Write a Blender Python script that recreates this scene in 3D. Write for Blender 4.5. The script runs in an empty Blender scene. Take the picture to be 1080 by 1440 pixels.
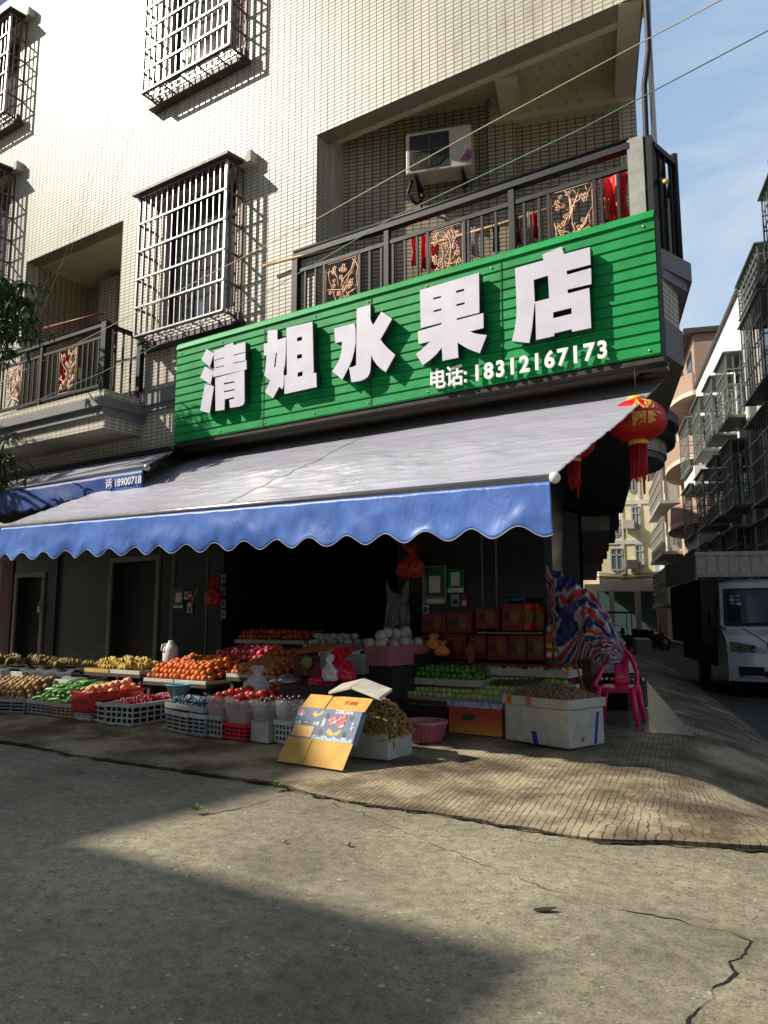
import bpy, math, random
from mathutils import Vector, Matrix, noise
R = math.radians
rnd = random.Random(7)
scene = bpy.context.scene
col = scene.collection
# ------------------------------------------------------------------ camera numbers
FPX, CXP, CYP, EYE = 1085.0, 540.0, 720.0, 1.5
PITCH = math.atan(151 / FPX); YAW = R(33.4)
_fw = Vector((-math.sin(YAW) * math.cos(PITCH), math.cos(YAW) * math.cos(PITCH), math.sin(PITCH)))
_rt = Vector((math.cos(YAW), math.sin(YAW), 0)); _up = _rt.cross(_fw)
AV = Vector((-.314, .949, 0)); AW = Vector((.949, .314, 0))       # along / across the alley
def ray(px, py): return _fw + _rt * ((px - CXP) / FPX) + _up * ((CYP - py) / FPX)
def onY(px, py, Y):
    r = ray(px, py); t = Y / r.y; return Vector((r.x * t, Y, EYE + r.z * t))
def onZ(px, py, Z):
    r = ray(px, py); t = (Z - EYE) / r.z; return Vector((r.x * t, r.y * t, Z))
def onW(px, py, c):
    r = ray(px, py); t = c / r.dot(AW); return Vector((r.x * t, r.y * t, EYE + r.z * t))
def onS(px, py, s):
    r = ray(px, py); t = s / r.dot(AV); return Vector((r.x * t, r.y * t, EYE + r.z * t))
def alley(s, c, z=0.0): return AV * s + AW * c + Vector((0, 0, z))
def ramp_z(y): return max(0.0, min(.18, .012 + (y - 5.2) * .04))
# ------------------------------------------------------------------ materials
MATS = {}
def new_mat(name):
    m = bpy.data.materials.new(name); m.use_nodes = True; m.node_tree.nodes.clear()
    nt = m.node_tree; out = nt.nodes.new('ShaderNodeOutputMaterial'); b = nt.nodes.new('ShaderNodeBsdfPrincipled')
    nt.links.new(b.outputs[0], out.inputs[0]); return m, nt, b
def N(nt, t, **kw):
    n = nt.nodes.new(t)
    for k, v in kw.items():
        if k in n.inputs.keys() if hasattr(n.inputs, 'keys') else False: n.inputs[k].default_value = v
        else: setattr(n, k, v)
    return n
def ramp(nt, fac, stops):
    r = nt.nodes.new('ShaderNodeValToRGB'); e = r.color_ramp.elements
    while len(e) < len(stops): e.new(.5)
    for i, (p, c) in enumerate(stops):
        e[i].position = p; e[i].color = (*c, 1) if len(c) == 3 else c
    nt.links.new(fac, r.inputs[0]); return r.outputs[0]
def mixc(nt, fac, a, b, mode='MIX'):
    m = nt.nodes.new('ShaderNodeMix'); m.data_type = 'RGBA'; m.blend_type = mode
    for sock, v in ((m.inputs[0], fac), (m.inputs[6], a), (m.inputs[7], b)):
        if isinstance(v, (int, float)): sock.default_value = v
        elif isinstance(v, (tuple, list)): sock.default_value = (*v, 1)
        else: nt.links.new(v, sock)
    return m.outputs[2]
def math_n(nt, op, a, b=0.0, c=0.0):
    m = nt.nodes.new('ShaderNodeMath'); m.operation = op
    for s, v in zip(m.inputs, (a, b, c)):
        if isinstance(v, (int, float)): s.default_value = v
        else: nt.links.new(v, s)
    return m.outputs[0]
def noise_n(nt, vec, scale, detail=4, rough=.55, dist=0):
    n = nt.nodes.new('ShaderNodeTexNoise'); n.inputs['Scale'].default_value = scale; n.inputs['Detail'].default_value = detail
    n.inputs['Roughness'].default_value = rough; n.inputs['Distortion'].default_value = dist
    nt.links.new(vec, n.inputs['Vector']); return n.outputs[0]
def coords(nt, world=False):
    if world: return nt.nodes.new('ShaderNodeNewGeometry').outputs['Position']
    return nt.nodes.new('ShaderNodeTexCoord').outputs['Object']
def bump(nt, b, h, strength=.3, dist=.01):
    n = nt.nodes.new('ShaderNodeBump'); n.inputs['Strength'].default_value = strength; n.inputs['Distance'].default_value = dist
    nt.links.new(h, n.inputs['Height']); nt.links.new(n.outputs[0], b.inputs['Normal'])
def mat(name, c, rough=.6, var=.15, scale=6, metal=0.0, bmp=0.0, bscale=30, c2=None, rnd_amt=0.0, trans=0.0, spec=None, alpha=None, sheen=0, world=False, coat=0):
    if name in MATS: return MATS[name]
    m, nt, b = new_mat(name)
    v = coords(nt, world)
    f = noise_n(nt, v, scale)
    dark = tuple(x * (1 - var) for x in c) if c2 is None else c2
    lite = tuple(min(1, x * (1 + var)) for x in c) if c2 is None else c
    o = ramp(nt, f, [(.3, dark), (.7, lite)])
    if rnd_amt:
        oi = nt.nodes.new('ShaderNodeObjectInfo')
        hs = nt.nodes.new('ShaderNodeHueSaturation'); nt.links.new(o, hs.inputs['Color'])
        nt.links.new(math_n(nt, 'MULTIPLY_ADD', oi.outputs['Random'], rnd_amt, 1 - rnd_amt / 2), hs.inputs['Value'])
        nt.links.new(math_n(nt, 'MULTIPLY_ADD', math_n(nt, 'FRACT', math_n(nt, 'MULTIPLY', oi.outputs['Random'], 7.31)), rnd_amt * .1, .5 - rnd_amt * .05), hs.inputs['Hue'])
        o = hs.outputs[0]
    nt.links.new(o, b.inputs['Base Color'])
    b.inputs['Metallic'].default_value = metal
    rr = math_n(nt, 'MULTIPLY_ADD', f, .2, rough - .1); nt.links.new(rr, b.inputs['Roughness'])
    if spec is not None: b.inputs['Specular IOR Level'].default_value = spec
    if trans: b.inputs['Transmission Weight'].default_value = trans
    if alpha is not None: b.inputs['Alpha'].default_value = alpha
    if coat: b.inputs['Coat Weight'].default_value = coat
    if bmp: bump(nt, b, noise_n(nt, v, bscale), bmp)
    MATS[name] = m; return m
def tile_mat(name, c, grout, tw=.135, th=.066, mort=.0065, rough=.3, var=.05, stain=.15, spec=.5, runs=()):
    if name in MATS: return MATS[name]
    m, nt, b = new_mat(name)
    g = nt.nodes.new('ShaderNodeNewGeometry')
    cr = nt.nodes.new('ShaderNodeVectorMath'); cr.operation = 'CROSS_PRODUCT'; cr.inputs[0].default_value = (0, 0, 1)
    nt.links.new(g.outputs['True Normal'], cr.inputs[1])
    dt = nt.nodes.new('ShaderNodeVectorMath'); dt.operation = 'DOT_PRODUCT'
    nt.links.new(cr.outputs[0], dt.inputs[0]); nt.links.new(g.outputs['Position'], dt.inputs[1])
    sx = nt.nodes.new('ShaderNodeSeparateXYZ'); nt.links.new(g.outputs['Position'], sx.inputs[0])
    cb = nt.nodes.new('ShaderNodeCombineXYZ'); nt.links.new(dt.outputs['Value'], cb.inputs[0]); nt.links.new(sx.outputs[2], cb.inputs[1])
    bt = nt.nodes.new('ShaderNodeTexBrick'); bt.offset = 0.0; bt.squash = 1.0
    bt.inputs['Scale'].default_value = 1.0; bt.inputs['Brick Width'].default_value = tw; bt.inputs['Row Height'].default_value = th
    bt.inputs['Mortar Size'].default_value = mort; bt.inputs['Mortar Smooth'].default_value = .15
    bt.inputs['Color1'].default_value = (*[x * (1 - var) for x in c], 1); bt.inputs['Color2'].default_value = (*[min(1, x * (1 + var)) for x in c], 1)
    bt.inputs['Mortar'].default_value = (*grout, 1); nt.links.new(cb.outputs[0], bt.inputs['Vector'])
    st = nt.nodes.new('ShaderNodeMapping'); st.inputs['Scale'].default_value = (3.2, 3.2, .3); nt.links.new(g.outputs['Position'], st.inputs[0])
    f = math_n(nt, 'MULTIPLY_ADD', noise_n(nt, g.outputs['Position'], .7, 5, .6), .5, math_n(nt, 'MULTIPLY', noise_n(nt, st.outputs[0], 1.3, 6, .65), .5))
    s = ramp(nt, f, [(.35, (1 - stain,) * 3), (.62, (1, 1, 1))])
    colr = mixc(nt, 1.0, bt.outputs['Color'], s, 'MULTIPLY')
    if runs:      # rain and rust runs below the window ledges
        m2 = nt.nodes.new('ShaderNodeMapping'); m2.inputs['Scale'].default_value = (9, 9, .55); nt.links.new(g.outputs['Position'], m2.inputs[0])
        rn = ramp(nt, noise_n(nt, m2.outputs[0], 1.0, 4, .6), [(.48, (0,0,0)), (.66, (1,1,1))]); tot = 0.0
        for x0, x1, zt, L in runs:
            inx = math_n(nt, 'MULTIPLY', math_n(nt, 'GREATER_THAN', sx.outputs[0], x0), math_n(nt, 'LESS_THAN', sx.outputs[0], x1))
            dz = math_n(nt, 'DIVIDE', math_n(nt, 'SUBTRACT', zt, sx.outputs[2]), L)
            fz = math_n(nt, 'MULTIPLY', math_n(nt, 'GREATER_THAN', dz, 0.0), math_n(nt, 'MAXIMUM', math_n(nt, 'SUBTRACT', 1.0, dz), 0.0))
            tot = math_n(nt, 'ADD', math_n(nt, 'MULTIPLY', inx, fz), tot)
        colr = mixc(nt, math_n(nt, 'MULTIPLY', math_n(nt, 'MULTIPLY', rn, tot), .62), colr, (.20, .14, .08))
    nt.links.new(colr, b.inputs['Base Color'])
    nt.links.new(math_n(nt, 'MULTIPLY_ADD', bt.outputs['Fac'], .4, rough), b.inputs['Roughness']); b.inputs['Specular IOR Level'].default_value = spec
    inv = math_n(nt, 'SUBTRACT', 1.0, bt.outputs['Fac']); bump(nt, b, inv, .35, .004)
    MATS[name] = m; return m
# ------------------------------------------------------------------ mesh builder
ORG = {}
class MB:
    def __init__(s): s.v = []; s.f = []; s.sm = []
    def add(s, vs, fs, smooth=False):
        k = len(s.v); s.v += [Vector(p) for p in vs]
        for f in fs: s.f.append(tuple(i + k for i in f)); s.sm.append(smooth)
        return s
    def box(s, a, b):
        x0, y0, z0 = a; x1, y1, z1 = b
        if x0 > x1: x0, x1 = x1, x0
        if y0 > y1: y0, y1 = y1, y0
        if z0 > z1: z0, z1 = z1, z0
        return s.add([(x0,y0,z0),(x1,y0,z0),(x1,y1,z0),(x0,y1,z0),(x0,y0,z1),(x1,y0,z1),(x1,y1,z1),(x0,y1,z1)],
              [(0,3,2,1),(4,5,6,7),(0,1,5,4),(1,2,6,5),(2,3,7,6),(3,0,4,7)])
    def obox(s, o, u, v, w):
        o, u, v, w = map(Vector, (o, u, v, w))
        p = [o, o+u, o+u+v, o+v, o+w, o+u+w, o+u+v+w, o+v+w]
        fs = [(0,3,2,1),(4,5,6,7),(0,1,5,4),(1,2,6,5),(2,3,7,6),(3,0,4,7)]
        if u.cross(v).dot(w) < 0: fs = [f[::-1] for f in fs]
        return s.add(p, fs)
    def bar(s, a, b, t, t2=None):
        a, b = Vector(a), Vector(b); d = (b - a)
        if d.length < 1e-6: return s
        n = d.normalized(); h = Vector((0,0,1)) if abs(n.z) < .9 else Vector((0,1,0))
        x = n.cross(h).normalized(); y = x.cross(n).normalized(); t2 = t2 or t
        return s.obox(a - x*t/2 - y*t2/2, x*t, y*t2, d)
    def quad(s, a, b, c, d): return s.add([a,b,c,d], [(0,1,2,3)])
    def prism(s, poly, z0, z1):
        n = len(poly); A = sum(poly[i][0]*poly[(i+1)%n][1]-poly[(i+1)%n][0]*poly[i][1] for i in range(n))
        if A < 0: poly = poly[::-1]
        vs = [(p[0],p[1],z0) for p in poly] + [(p[0],p[1],z1) for p in poly]
        return s.add(vs, [tuple(range(n))[::-1], tuple(range(n,2*n))] + [(i,(i+1)%n,n+(i+1)%n,n+i) for i in range(n)])
    def tube(s, pts, r, n=8, cap=True):
        pts = [Vector(p) for p in pts]; rs = r if isinstance(r, (list, tuple)) else [r]*len(pts)
        vs = []; prev = None
        for i, p in enumerate(pts):
            d = (pts[min(i+1,len(pts)-1)] - pts[max(i-1,0)]).normalized()
            if prev is None:
                h = Vector((0,0,1)) if abs(d.z) < .9 else Vector((1,0,0)); x = d.cross(h).normalized()
            else: x = (prev - d*prev.dot(d)).normalized()
            prev = x; y = d.cross(x)
            for k in range(n):
                a = 2*math.pi*k/n; vs.append(p + (x*math.cos(a) + y*math.sin(a))*rs[i])
        fs = []
        for i in range(len(pts)-1):
            for k in range(n):
                a = i*n+k; b = i*n+(k+1)%n; fs.append((a,b,b+n,a+n))
        if cap: fs += [tuple(range(n))[::-1], tuple(range((len(pts)-1)*n, len(pts)*n))]
        return s.add(vs, fs, True)
    def lathe(s, prof, c, n=20, sx=1, sy=1):
        c = Vector(c); vs = []
        for r, z in prof:
            for k in range(n):
                a = 2*math.pi*k/n; vs.append(c + Vector((r*math.cos(a)*sx, r*math.sin(a)*sy, z)))
        fs = []
        for i in range(len(prof)-1):
            for k in range(n):
                a = i*n+k; b = i*n+(k+1)%n; fs.append((a,b,b+n,a+n))
        return s.add(vs, fs, True)
    def ball(s, c, r, n=10, m=7, sz=1.0, jit=0.0, sx=1, sy=1):
        c = Vector(c); vs = [c+Vector((0,0,r*sz))]
        for j in range(1, m):
            t = math.pi*j/m
            for k in range(n):
                a = 2*math.pi*k/n; q = 1 + (rnd.random()-.5)*jit
                vs.append(c + Vector((r*math.sin(t)*math.cos(a)*q*sx, r*math.sin(t)*math.sin(a)*q*sy, r*math.cos(t)*sz*q)))
        vs.append(c-Vector((0,0,r*sz))); fs = []
        for k in range(n): fs.append((0, 1+k, 1+(k+1)%n))
        for j in range(m-2):
            for k in range(n):
                a = 1+j*n+k; b = 1+j*n+(k+1)%n; fs.append((a, a+n, b+n, b))
        L = len(vs)-1; o = 1+(m-2)*n
        for k in range(n): fs.append((L, o+(k+1)%n, o+k))
        return s.add(vs, fs, True)
    def grid(s, fn, nu, nv, smooth=True):
        vs = [fn(i/nu, j/nv) for j in range(nv+1) for i in range(nu+1)]
        return s.add(vs, [(j*(nu+1)+i, j*(nu+1)+i+1, (j+1)*(nu+1)+i+1, (j+1)*(nu+1)+i) for j in range(nv) for i in range(nu)], smooth)
    def xf(s, M, start=0):
        for i in range(start, len(s.v)): s.v[i] = M @ s.v[i]
        return s
    def build(s, name, m, parent=None, origin=None, auto=False):
        me = bpy.data.meshes.new(name)
        if parent is not None: o0 = ORG[parent]
        elif origin is not None: o0 = Vector(origin)
        else:
            xs = [p.x for p in s.v]; ys = [p.y for p in s.v]; zs = [p.z for p in s.v]
            o0 = Vector(((min(xs)+max(xs))/2, (min(ys)+max(ys))/2, min(zs)))
        me.from_pydata([tuple(p - o0) for p in s.v], [], s.f)
        me.polygons.foreach_set('use_smooth', s.sm)
        ms = m if isinstance(m, (list, tuple)) else [m]
        for q in ms: me.materials.append(q)
        me.update()
        o = bpy.data.objects.new(name, me); col.objects.link(o)
        if parent is not None: o.parent = parent
        else: o.location = o0
        ORG[o] = o0
        return o
def solid(o, t, off=0):
    md = o.modifiers.new('thickness', 'SOLIDIFY'); md.thickness = t; md.offset = off; return o
def bevel(o, w=.008, seg=2):
    md = o.modifiers.new('edge', 'BEVEL'); md.width = w; md.segments = seg; md.limit_method = 'ANGLE'; return o
def tag(o, label=None, cat=None, group=None, kind=None):
    if label: o['label'] = label
    if cat: o['category'] = cat
    if group: o['group'] = group
    if kind: o['kind'] = kind
    return o
def thing(name, label, cat, loc=(0,0,0), group=None):
    o = bpy.data.objects.new(name, None); o.empty_display_size = .1; col.objects.link(o)
    o.location = loc; ORG[o] = Vector(loc); return tag(o, label, cat, group)
def copy_tree(o, parent=None):
    c = o.copy(); col.objects.link(c)
    if parent is not None: c.parent = parent
    for ch in list(o.children): copy_tree(ch, c)
    return c
def holes_wall(mb, x0, x1, z0, z1, holes, y0, y1):
    """wall in the XZ plane from y0 (front) to y1 with rectangular holes (xa, xb, za, zb) and their reveals"""
    xs = sorted(set([x0, x1] + [h[i] for h in holes for i in (0,1) if x0 < h[i] < x1]))
    zs = sorted(set([z0, z1] + [h[i] for h in holes for i in (2,3) if z0 < h[i] < z1]))
    ins = lambda x, z: any(h[0] < x < h[1] and h[2] < z < h[3] for h in holes)
    for i in range(len(xs)-1):
        for j in range(len(zs)-1):
            a, b, c, d = xs[i], xs[i+1], zs[j], zs[j+1]
            if ins((a+b)/2, (c+d)/2): continue
            mb.quad((a,y0,c),(b,y0,c),(b,y0,d),(a,y0,d)); mb.quad((b,y1,c),(a,y1,c),(a,y1,d),(b,y1,d))
    for a, b, c, d in holes:
        mb.quad((a,y0,c),(a,y1,c),(a,y1,d),(a,y0,d)); mb.quad((b,y0,d),(b,y1,d),(b,y1,c),(b,y0,c))
        mb.quad((a,y0,d),(a,y1,d),(b,y1,d),(b,y0,d)); mb.quad((a,y1,c),(a,y0,c),(b,y0,c),(b,y1,c))
    mb.quad((x0,y0,z0),(x0,y1,z0),(x1,y1,z0),(x1,y0,z0)); mb.quad((x0,y0,z1),(x1,y0,z1),(x1,y1,z1),(x0,y1,z1))
    mb.quad((x0,y1,z0),(x0,y0,z0),(x0,y0,z1),(x0,y1,z1)); mb.quad((x1,y0,z0),(x1,y1,z0),(x1,y1,z1),(x1,y0,z1))
def poly_mesh(name, loops, M, depth, m, parent=None, bev=0.0):
    """flat outline(s) with holes, in local xy, extruded by depth along local z, placed by matrix M"""
    cu = bpy.data.curves.new(name, 'CURVE'); cu.dimensions = '2D'; cu.fill_mode = 'BOTH'; cu.extrude = depth/2; cu.bevel_depth = bev
    for lp in loops:
        sp = cu.splines.new('POLY'); sp.points.add(len(lp)-1); sp.use_cyclic_u = True
        for p, q in zip(sp.points, lp): p.co = (q[0], q[1], 0, 1)
    return curve_to_mesh(name, cu, M, m, parent)
def curve_to_mesh(name, cu, M, m, parent=None):
    t = bpy.data.objects.new('tmp', cu); col.objects.link(t)
    dg = bpy.context.evaluated_depsgraph_get(); dg.update()
    me = bpy.data.meshes.new_from_object(t.evaluated_get(dg)); bpy.data.objects.remove(t)
    me.transform(M); bpy.data.curves.remove(cu)
    mb = MB(); mb.v = [v.co.copy() for v in me.vertices]; mb.f = [tuple(p.vertices) for p in me.polygons]; mb.sm = [False]*len(mb.f)
    bpy.data.meshes.remove(me)
    return mb.build(name, m, parent)
def text_mesh(name, s, size, M, depth, m, parent=None, bold=0.0, sx=1.0, space=1.0, align='LEFT'):
    cu = bpy.data.curves.new(name, 'FONT'); cu.body = s; cu.size = size; cu.extrude = depth/2; cu.offset = bold; cu.space_character = space; cu.align_x = align
    cu.resolution_u = 4
    return curve_to_mesh(name, cu, M @ Matrix.Diagonal((sx,1,1,1)), m, parent)
def plane_M(o, u, v):
    u, v = Vector(u).normalized(), Vector(v).normalized(); w = u.cross(v)
    M = Matrix((u, v, w)).transposed().to_4x4(); M.translation = Vector(o); return M
T_TILE = tile_mat('cream_facade_tile', (.62,.59,.485), (.26,.225,.165), stain=.3, mort=.0085, rough=.40, spec=.45, runs=((-11.2, -8.5, 11.15, 1.5), (-11.2, -8.4, 6.4, 1.2), (-18.7, -15.7, 8.7, 1.3), (-18.7, -15.7, 12.6, 1.4), (-11.7, -10.0, 5.2, .8), (-7.3, -2.0, 9.75, .45), (-15.3, -12.0, 9.6, .4)))
T_TILE2 = tile_mat('shaded_balcony_tile', (.44,.37,.26), (.10,.08,.055), stain=.3, mort=.009, rough=.45)  # cream facade tile again, recess shade put into a darker colour
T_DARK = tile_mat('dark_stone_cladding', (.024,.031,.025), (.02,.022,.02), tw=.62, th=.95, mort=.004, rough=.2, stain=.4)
M_PLAST = mat('painted_plaster', (.42,.38,.31), .8, .12, 3, bmp=.1)
def ceil_mat():
    m, nt, b = new_mat('patterned_ceiling'); v = coords(nt, True); f = noise_n(nt, v, 1.2, 5)
    base = ramp(nt, f, [(.3, (.46,.40,.29)), (.7, (.60,.53,.40))])
    vo = nt.nodes.new('ShaderNodeTexVoronoi'); vo.inputs['Scale'].default_value = 5.5; vo.inputs['Randomness'].default_value = .25; nt.links.new(v, vo.inputs['Vector'])
    pf = math_n(nt, 'LESS_THAN', math_n(nt, 'ADD', vo.outputs['Distance'], math_n(nt, 'MULTIPLY', noise_n(nt, v, 22, 3), .5)), .52)
    nt.links.new(mixc(nt, math_n(nt, 'MULTIPLY', pf, .5), base, (.24,.26,.15)), b.inputs['Base Color']); b.inputs['Roughness'].default_value = .8; return m
M_CEIL = ceil_mat()
M_GREYM = mat('grey_moulding', (.17,.17,.175), .6, .12, 5, bmp=.1)
M_BLACKM = mat('black_iron', (.008,.009,.010), .5, .3, 20, spec=.3)
M_STEEL = mat('galvanised_bar', (.33,.33,.34), .35, .2, 30, metal=.7)
M_RUST = mat('rusty_bar', (.16,.11,.08), .6, .4, 25, metal=.3)
M_COPPER = mat('copper_scroll', (.36,.2,.13), .45, .35, 25, metal=.35)
M_BROWN = mat('brown_eave_metal', (.06,.05,.045), .55, .3, 10)
M_WOOD = mat('bamboo', (.5,.33,.16), .5, .25, 15)
M_DKWOOD = mat('dark_wood', (.05,.035,.025), .6, .4, 12)
M_BLACK = mat('dark_paint', (.012,.012,.012), .6, .3, 5)
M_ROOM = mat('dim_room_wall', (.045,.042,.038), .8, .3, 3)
M_WHITEP = mat('white_plastic', (.72,.72,.68), .4, .08, 8)
M_FOAM = mat('white_foam', (.52,.51,.46), .75, .12, 6, bmp=.25, bscale=90, c2=(.38,.36,.30))
M_CARD = mat('brown_cardboard', (.45,.29,.15), .8, .12, 12)
M_RED = mat('red_cloth', (.6,.02,.025), .6, .25, 10)
M_LETTER = mat('white_acrylic_face', (.56,.54,.62), .35, .03, 4)
M_LSIDE = mat('letter_side_metal', (.05,.06,.06), .3, .2, 10, metal=.5)
M_PAPER = mat('white_paper', (.6,.6,.58), .7, .06, 9)
M_GREEN = mat('green_poster', (.01,.12,.05), .5, .1, 9)
M_BLUEP = mat('blue_poster', (.03,.06,.2), .5, .1, 9)
M_DKCLOTH = mat('dark_cloth', (.03,.035,.045), .85, .35, 10, bmp=.3)
M_YCLOTH = mat('yellow_cloth', (.7,.6,.12), .7, .15, 10)
M_WCLOTH = mat('white_cloth', (.6,.58,.6), .7, .15, 10)
M_GLASS = mat('window_glass', (.03,.04,.045), .06, .2, 2, spec=.8, alpha=.45)
M_GLASSD = mat('dark_glass', (.025,.035,.04), .06, .3, 2, spec=.8)
M_CURT = mat('curtain_beige', (.42,.36,.28), .85, .25, 5)
M_LEAF = mat('leaf_green', (.05,.11,.025), .5, .4, 20, c2=(.02,.05,.015), rnd_amt=.3)
M_BARK = mat('tree_bark', (.10,.075,.05), .85, .3, 18, bmp=.5)
M_TYRE = mat('black_rubber', (.012,.012,.012), .8, .2, 20)
# the green corrugated sign panel
def green_mat():
    m, nt, b = new_mat('green_sign_metal'); v = coords(nt, True)
    f = noise_n(nt, v, 2.2, 5); c = ramp(nt, f, [(.3, (.001,.21,.045)), (.7, (.004,.31,.075))])
    nt.links.new(c, b.inputs['Base Color']); b.inputs['Roughness'].default_value = .5; b.inputs['Specular IOR Level'].default_value = .22; bump(nt, b, noise_n(nt, v, 2.0, 3), .35, .02); return m
M_SIGN = green_mat()
def fabric(name, c, c2, rough, tr=.0, bs=.25, sc=(1, 1, .6)):
    m, nt, b = new_mat(name); v = coords(nt, True)
    mp = nt.nodes.new('ShaderNodeMapping'); mp.inputs['Scale'].default_value = sc; nt.links.new(v, mp.inputs[0])
    f = noise_n(nt, mp.outputs[0], 1.6, 9, .7); nt.links.new(ramp(nt, f, [(.3, c2), (.68, c)]), b.inputs['Base Color'])
    b.inputs['Roughness'].default_value = rough
    w = noise_n(nt, mp.outputs[0], 5.5, 5, .55, 1.2); bump(nt, b, w, bs, .035)
    if tr:
        t = nt.nodes.new('ShaderNodeBsdfTranslucent'); t.inputs[0].default_value = (*c, 1)
        mx = nt.nodes.new('ShaderNodeMixShader'); mx.inputs[0].default_value = tr
        nt.links.new(b.outputs[0], mx.inputs[1]); nt.links.new(t.outputs[0], mx.inputs[2])
        nt.links.new(mx.outputs[0], [n for n in nt.nodes if n.type == 'OUTPUT_MATERIAL'][0].inputs[0])
    return m
M_AWN = fabric('awning_grey_vinyl', (.45,.45,.54), (.35,.345,.40), .27, 0, .55, (.35, 1.1, .6))
M_VAL = fabric('awning_blue_vinyl', (.085,.19,.56), (.045,.11,.38), .42)
M_VAL2 = fabric('awning_blue_vinyl_in_shade', (.02,.07,.30), (.01,.04,.18), .5)  # side awning valance: its shade is put into a darker blue
# ground
def ground_mats():
    # road concrete with exposed pebbles
    m, nt, b = new_mat('road_concrete'); v = coords(nt, True)
    big = noise_n(nt, v, .55, 8, .62); fine = math_n(nt, 'MULTIPLY_ADD', noise_n(nt, v, 75, 5, .7), .6, math_n(nt, 'MULTIPLY', noise_n(nt, v, 11, 6, .65), .4))
    base = ramp(nt, big, [(.36, (.175,.150,.098)), (.5, (.28,.248,.168)), (.64, (.38,.34,.235))])
    base = mixc(nt, .75, base, ramp(nt, fine, [(.38, (.25,.25,.25)), (.60, (1.3,1.3,1.3))]), 'MULTIPLY')
    vo = nt.nodes.new('ShaderNodeTexVoronoi'); vo.inputs['Scale'].default_value = 27; vo.inputs['Randomness'].default_value = 1.0; nt.links.new(v, vo.inputs['Vector'])
    sp = nt.nodes.new('ShaderNodeSeparateColor'); nt.links.new(vo.outputs['Color'], sp.inputs[0])
    pick = math_n(nt, 'GREATER_THAN', sp.outputs[0], .6)
    near = math_n(nt, 'LESS_THAN', vo.outputs['Distance'], math_n(nt, 'MULTIPLY_ADD', sp.outputs[1], .28, .12))
    pf = math_n(nt, 'MULTIPLY', math_n(nt, 'MULTIPLY', pick, near), math_n(nt, 'GREATER_THAN', noise_n(nt, v, 1.1, 3), .47))
    base = mixc(nt, math_n(nt, 'MULTIPLY', pf, .8), base, ramp(nt, sp.outputs[2], [(.0, (.09,.07,.045)), (.55, (.27,.24,.17)), (1, (.50,.46,.36))]))
    nt.links.new(base, b.inputs['Base Color']); b.inputs['Roughness'].default_value = .85
    h = math_n(nt, 'ADD', math_n(nt, 'MULTIPLY', fine, 1.0), math_n(nt, 'MULTIPLY', pf, .25)); bump(nt, b, h, .7, .012)
    road = m
    # ramp concrete with raked grooves that fan round the corner
    m, nt, b = new_mat('ramp_concrete'); v = coords(nt, True)
    s = nt.nodes.new('ShaderNodeSeparateXYZ'); nt.links.new(v, s.inputs[0]); x, y = s.outputs[0], s.outputs[1]
    wob = math_n(nt, 'MULTIPLY_ADD', noise_n(nt, v, 4.5, 3), .035, math_n(nt, 'MULTIPLY', noise_n(nt, v, .6, 2), .08))
    u1 = math_n(nt, 'ADD', math_n(nt, 'ADD', math_n(nt, 'MULTIPLY', x, 1.0), math_n(nt, 'MULTIPLY', y, .2)), wob)
    # angle about the platform corner, times a radius, for the fan
    ang = math_n(nt, 'ARCTAN2', math_n(nt, 'SUBTRACT', x, -2.35), math_n(nt, 'SUBTRACT', 9.6, y))
    u2 = math_n(nt, 'MULTIPLY', math_n(nt, 'ADD', ang, math_n(nt, 'MULTIPLY', wob, .8)), 3.1)
    sel = math_n(nt, 'GREATER_THAN', math_n(nt, 'ADD', x, math_n(nt, 'MULTIPLY', math_n(nt, 'SUBTRACT', 9.4, y), .0)), -1.95)
    mxn = nt.nodes.new('ShaderNodeMix'); nt.links.new(sel, mxn.inputs[0]); nt.links.new(u1, mxn.inputs[2]); nt.links.new(u2, mxn.inputs[3])
    g = math_n(nt, 'FRACT', math_n(nt, 'MULTIPLY', mxn.outputs[0], 19.0))
    tri = math_n(nt, 'ABSOLUTE', math_n(nt, 'SUBTRACT', g, .5))
    groove = math_n(nt, 'LESS_THAN', tri, math_n(nt, 'MULTIPLY_ADD', noise_n(nt, v, 9, 3), .15, .005))
    patch = ramp(nt, noise_n(nt, v, 1.2, 5, .6), [(.3, (.3,.3,.3)), (.5, (1,1,1))])
    worn = ramp(nt, noise_n(nt, v, 5, 4, .6), [(.34, (0,0,0)), (.46, (1,1,1))])
    gf = math_n(nt, 'MULTIPLY', math_n(nt, 'MULTIPLY', math_n(nt, 'MULTIPLY', groove, patch), worn), ramp(nt, math_n(nt, 'MULTIPLY_ADD', x, .1, 1.0), [(.34, (.12,.12,.12)), (.58, (1,1,1))]))
    big = noise_n(nt, v, 1.1, 7, .65); base = ramp(nt, big, [(.40, (.10,.074,.042)), (.5, (.24,.19,.112)), (.60, (.45,.38,.245))])
    fine = noise_n(nt, v, 22, 8, .75)
    base = mixc(nt, .8, base, ramp(nt, fine, [(.3, (.45,.45,.45)), (.7, (1.2,1.2,1.2))]), 'MULTIPLY')
    base = mixc(nt, math_n(nt, 'MULTIPLY', gf, .82), base, (.022,.016,.009))
    nt.links.new(base, b.inputs['Base Color']); b.inputs['Roughness'].default_value = .85
    h = math_n(nt, 'SUBTRACT', math_n(nt, 'MULTIPLY', fine, .5), gf); bump(nt, b, h, .45, .008)
    rampm = m
    # platform tiles
    m, nt, b = new_mat('platform_tile'); v = coords(nt, True)
    mp = nt.nodes.new('ShaderNodeMapping'); mp.inputs['Rotation'].default_value = (0, 0, R(-18.3)); nt.links.new(v, mp.inputs[0])
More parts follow.
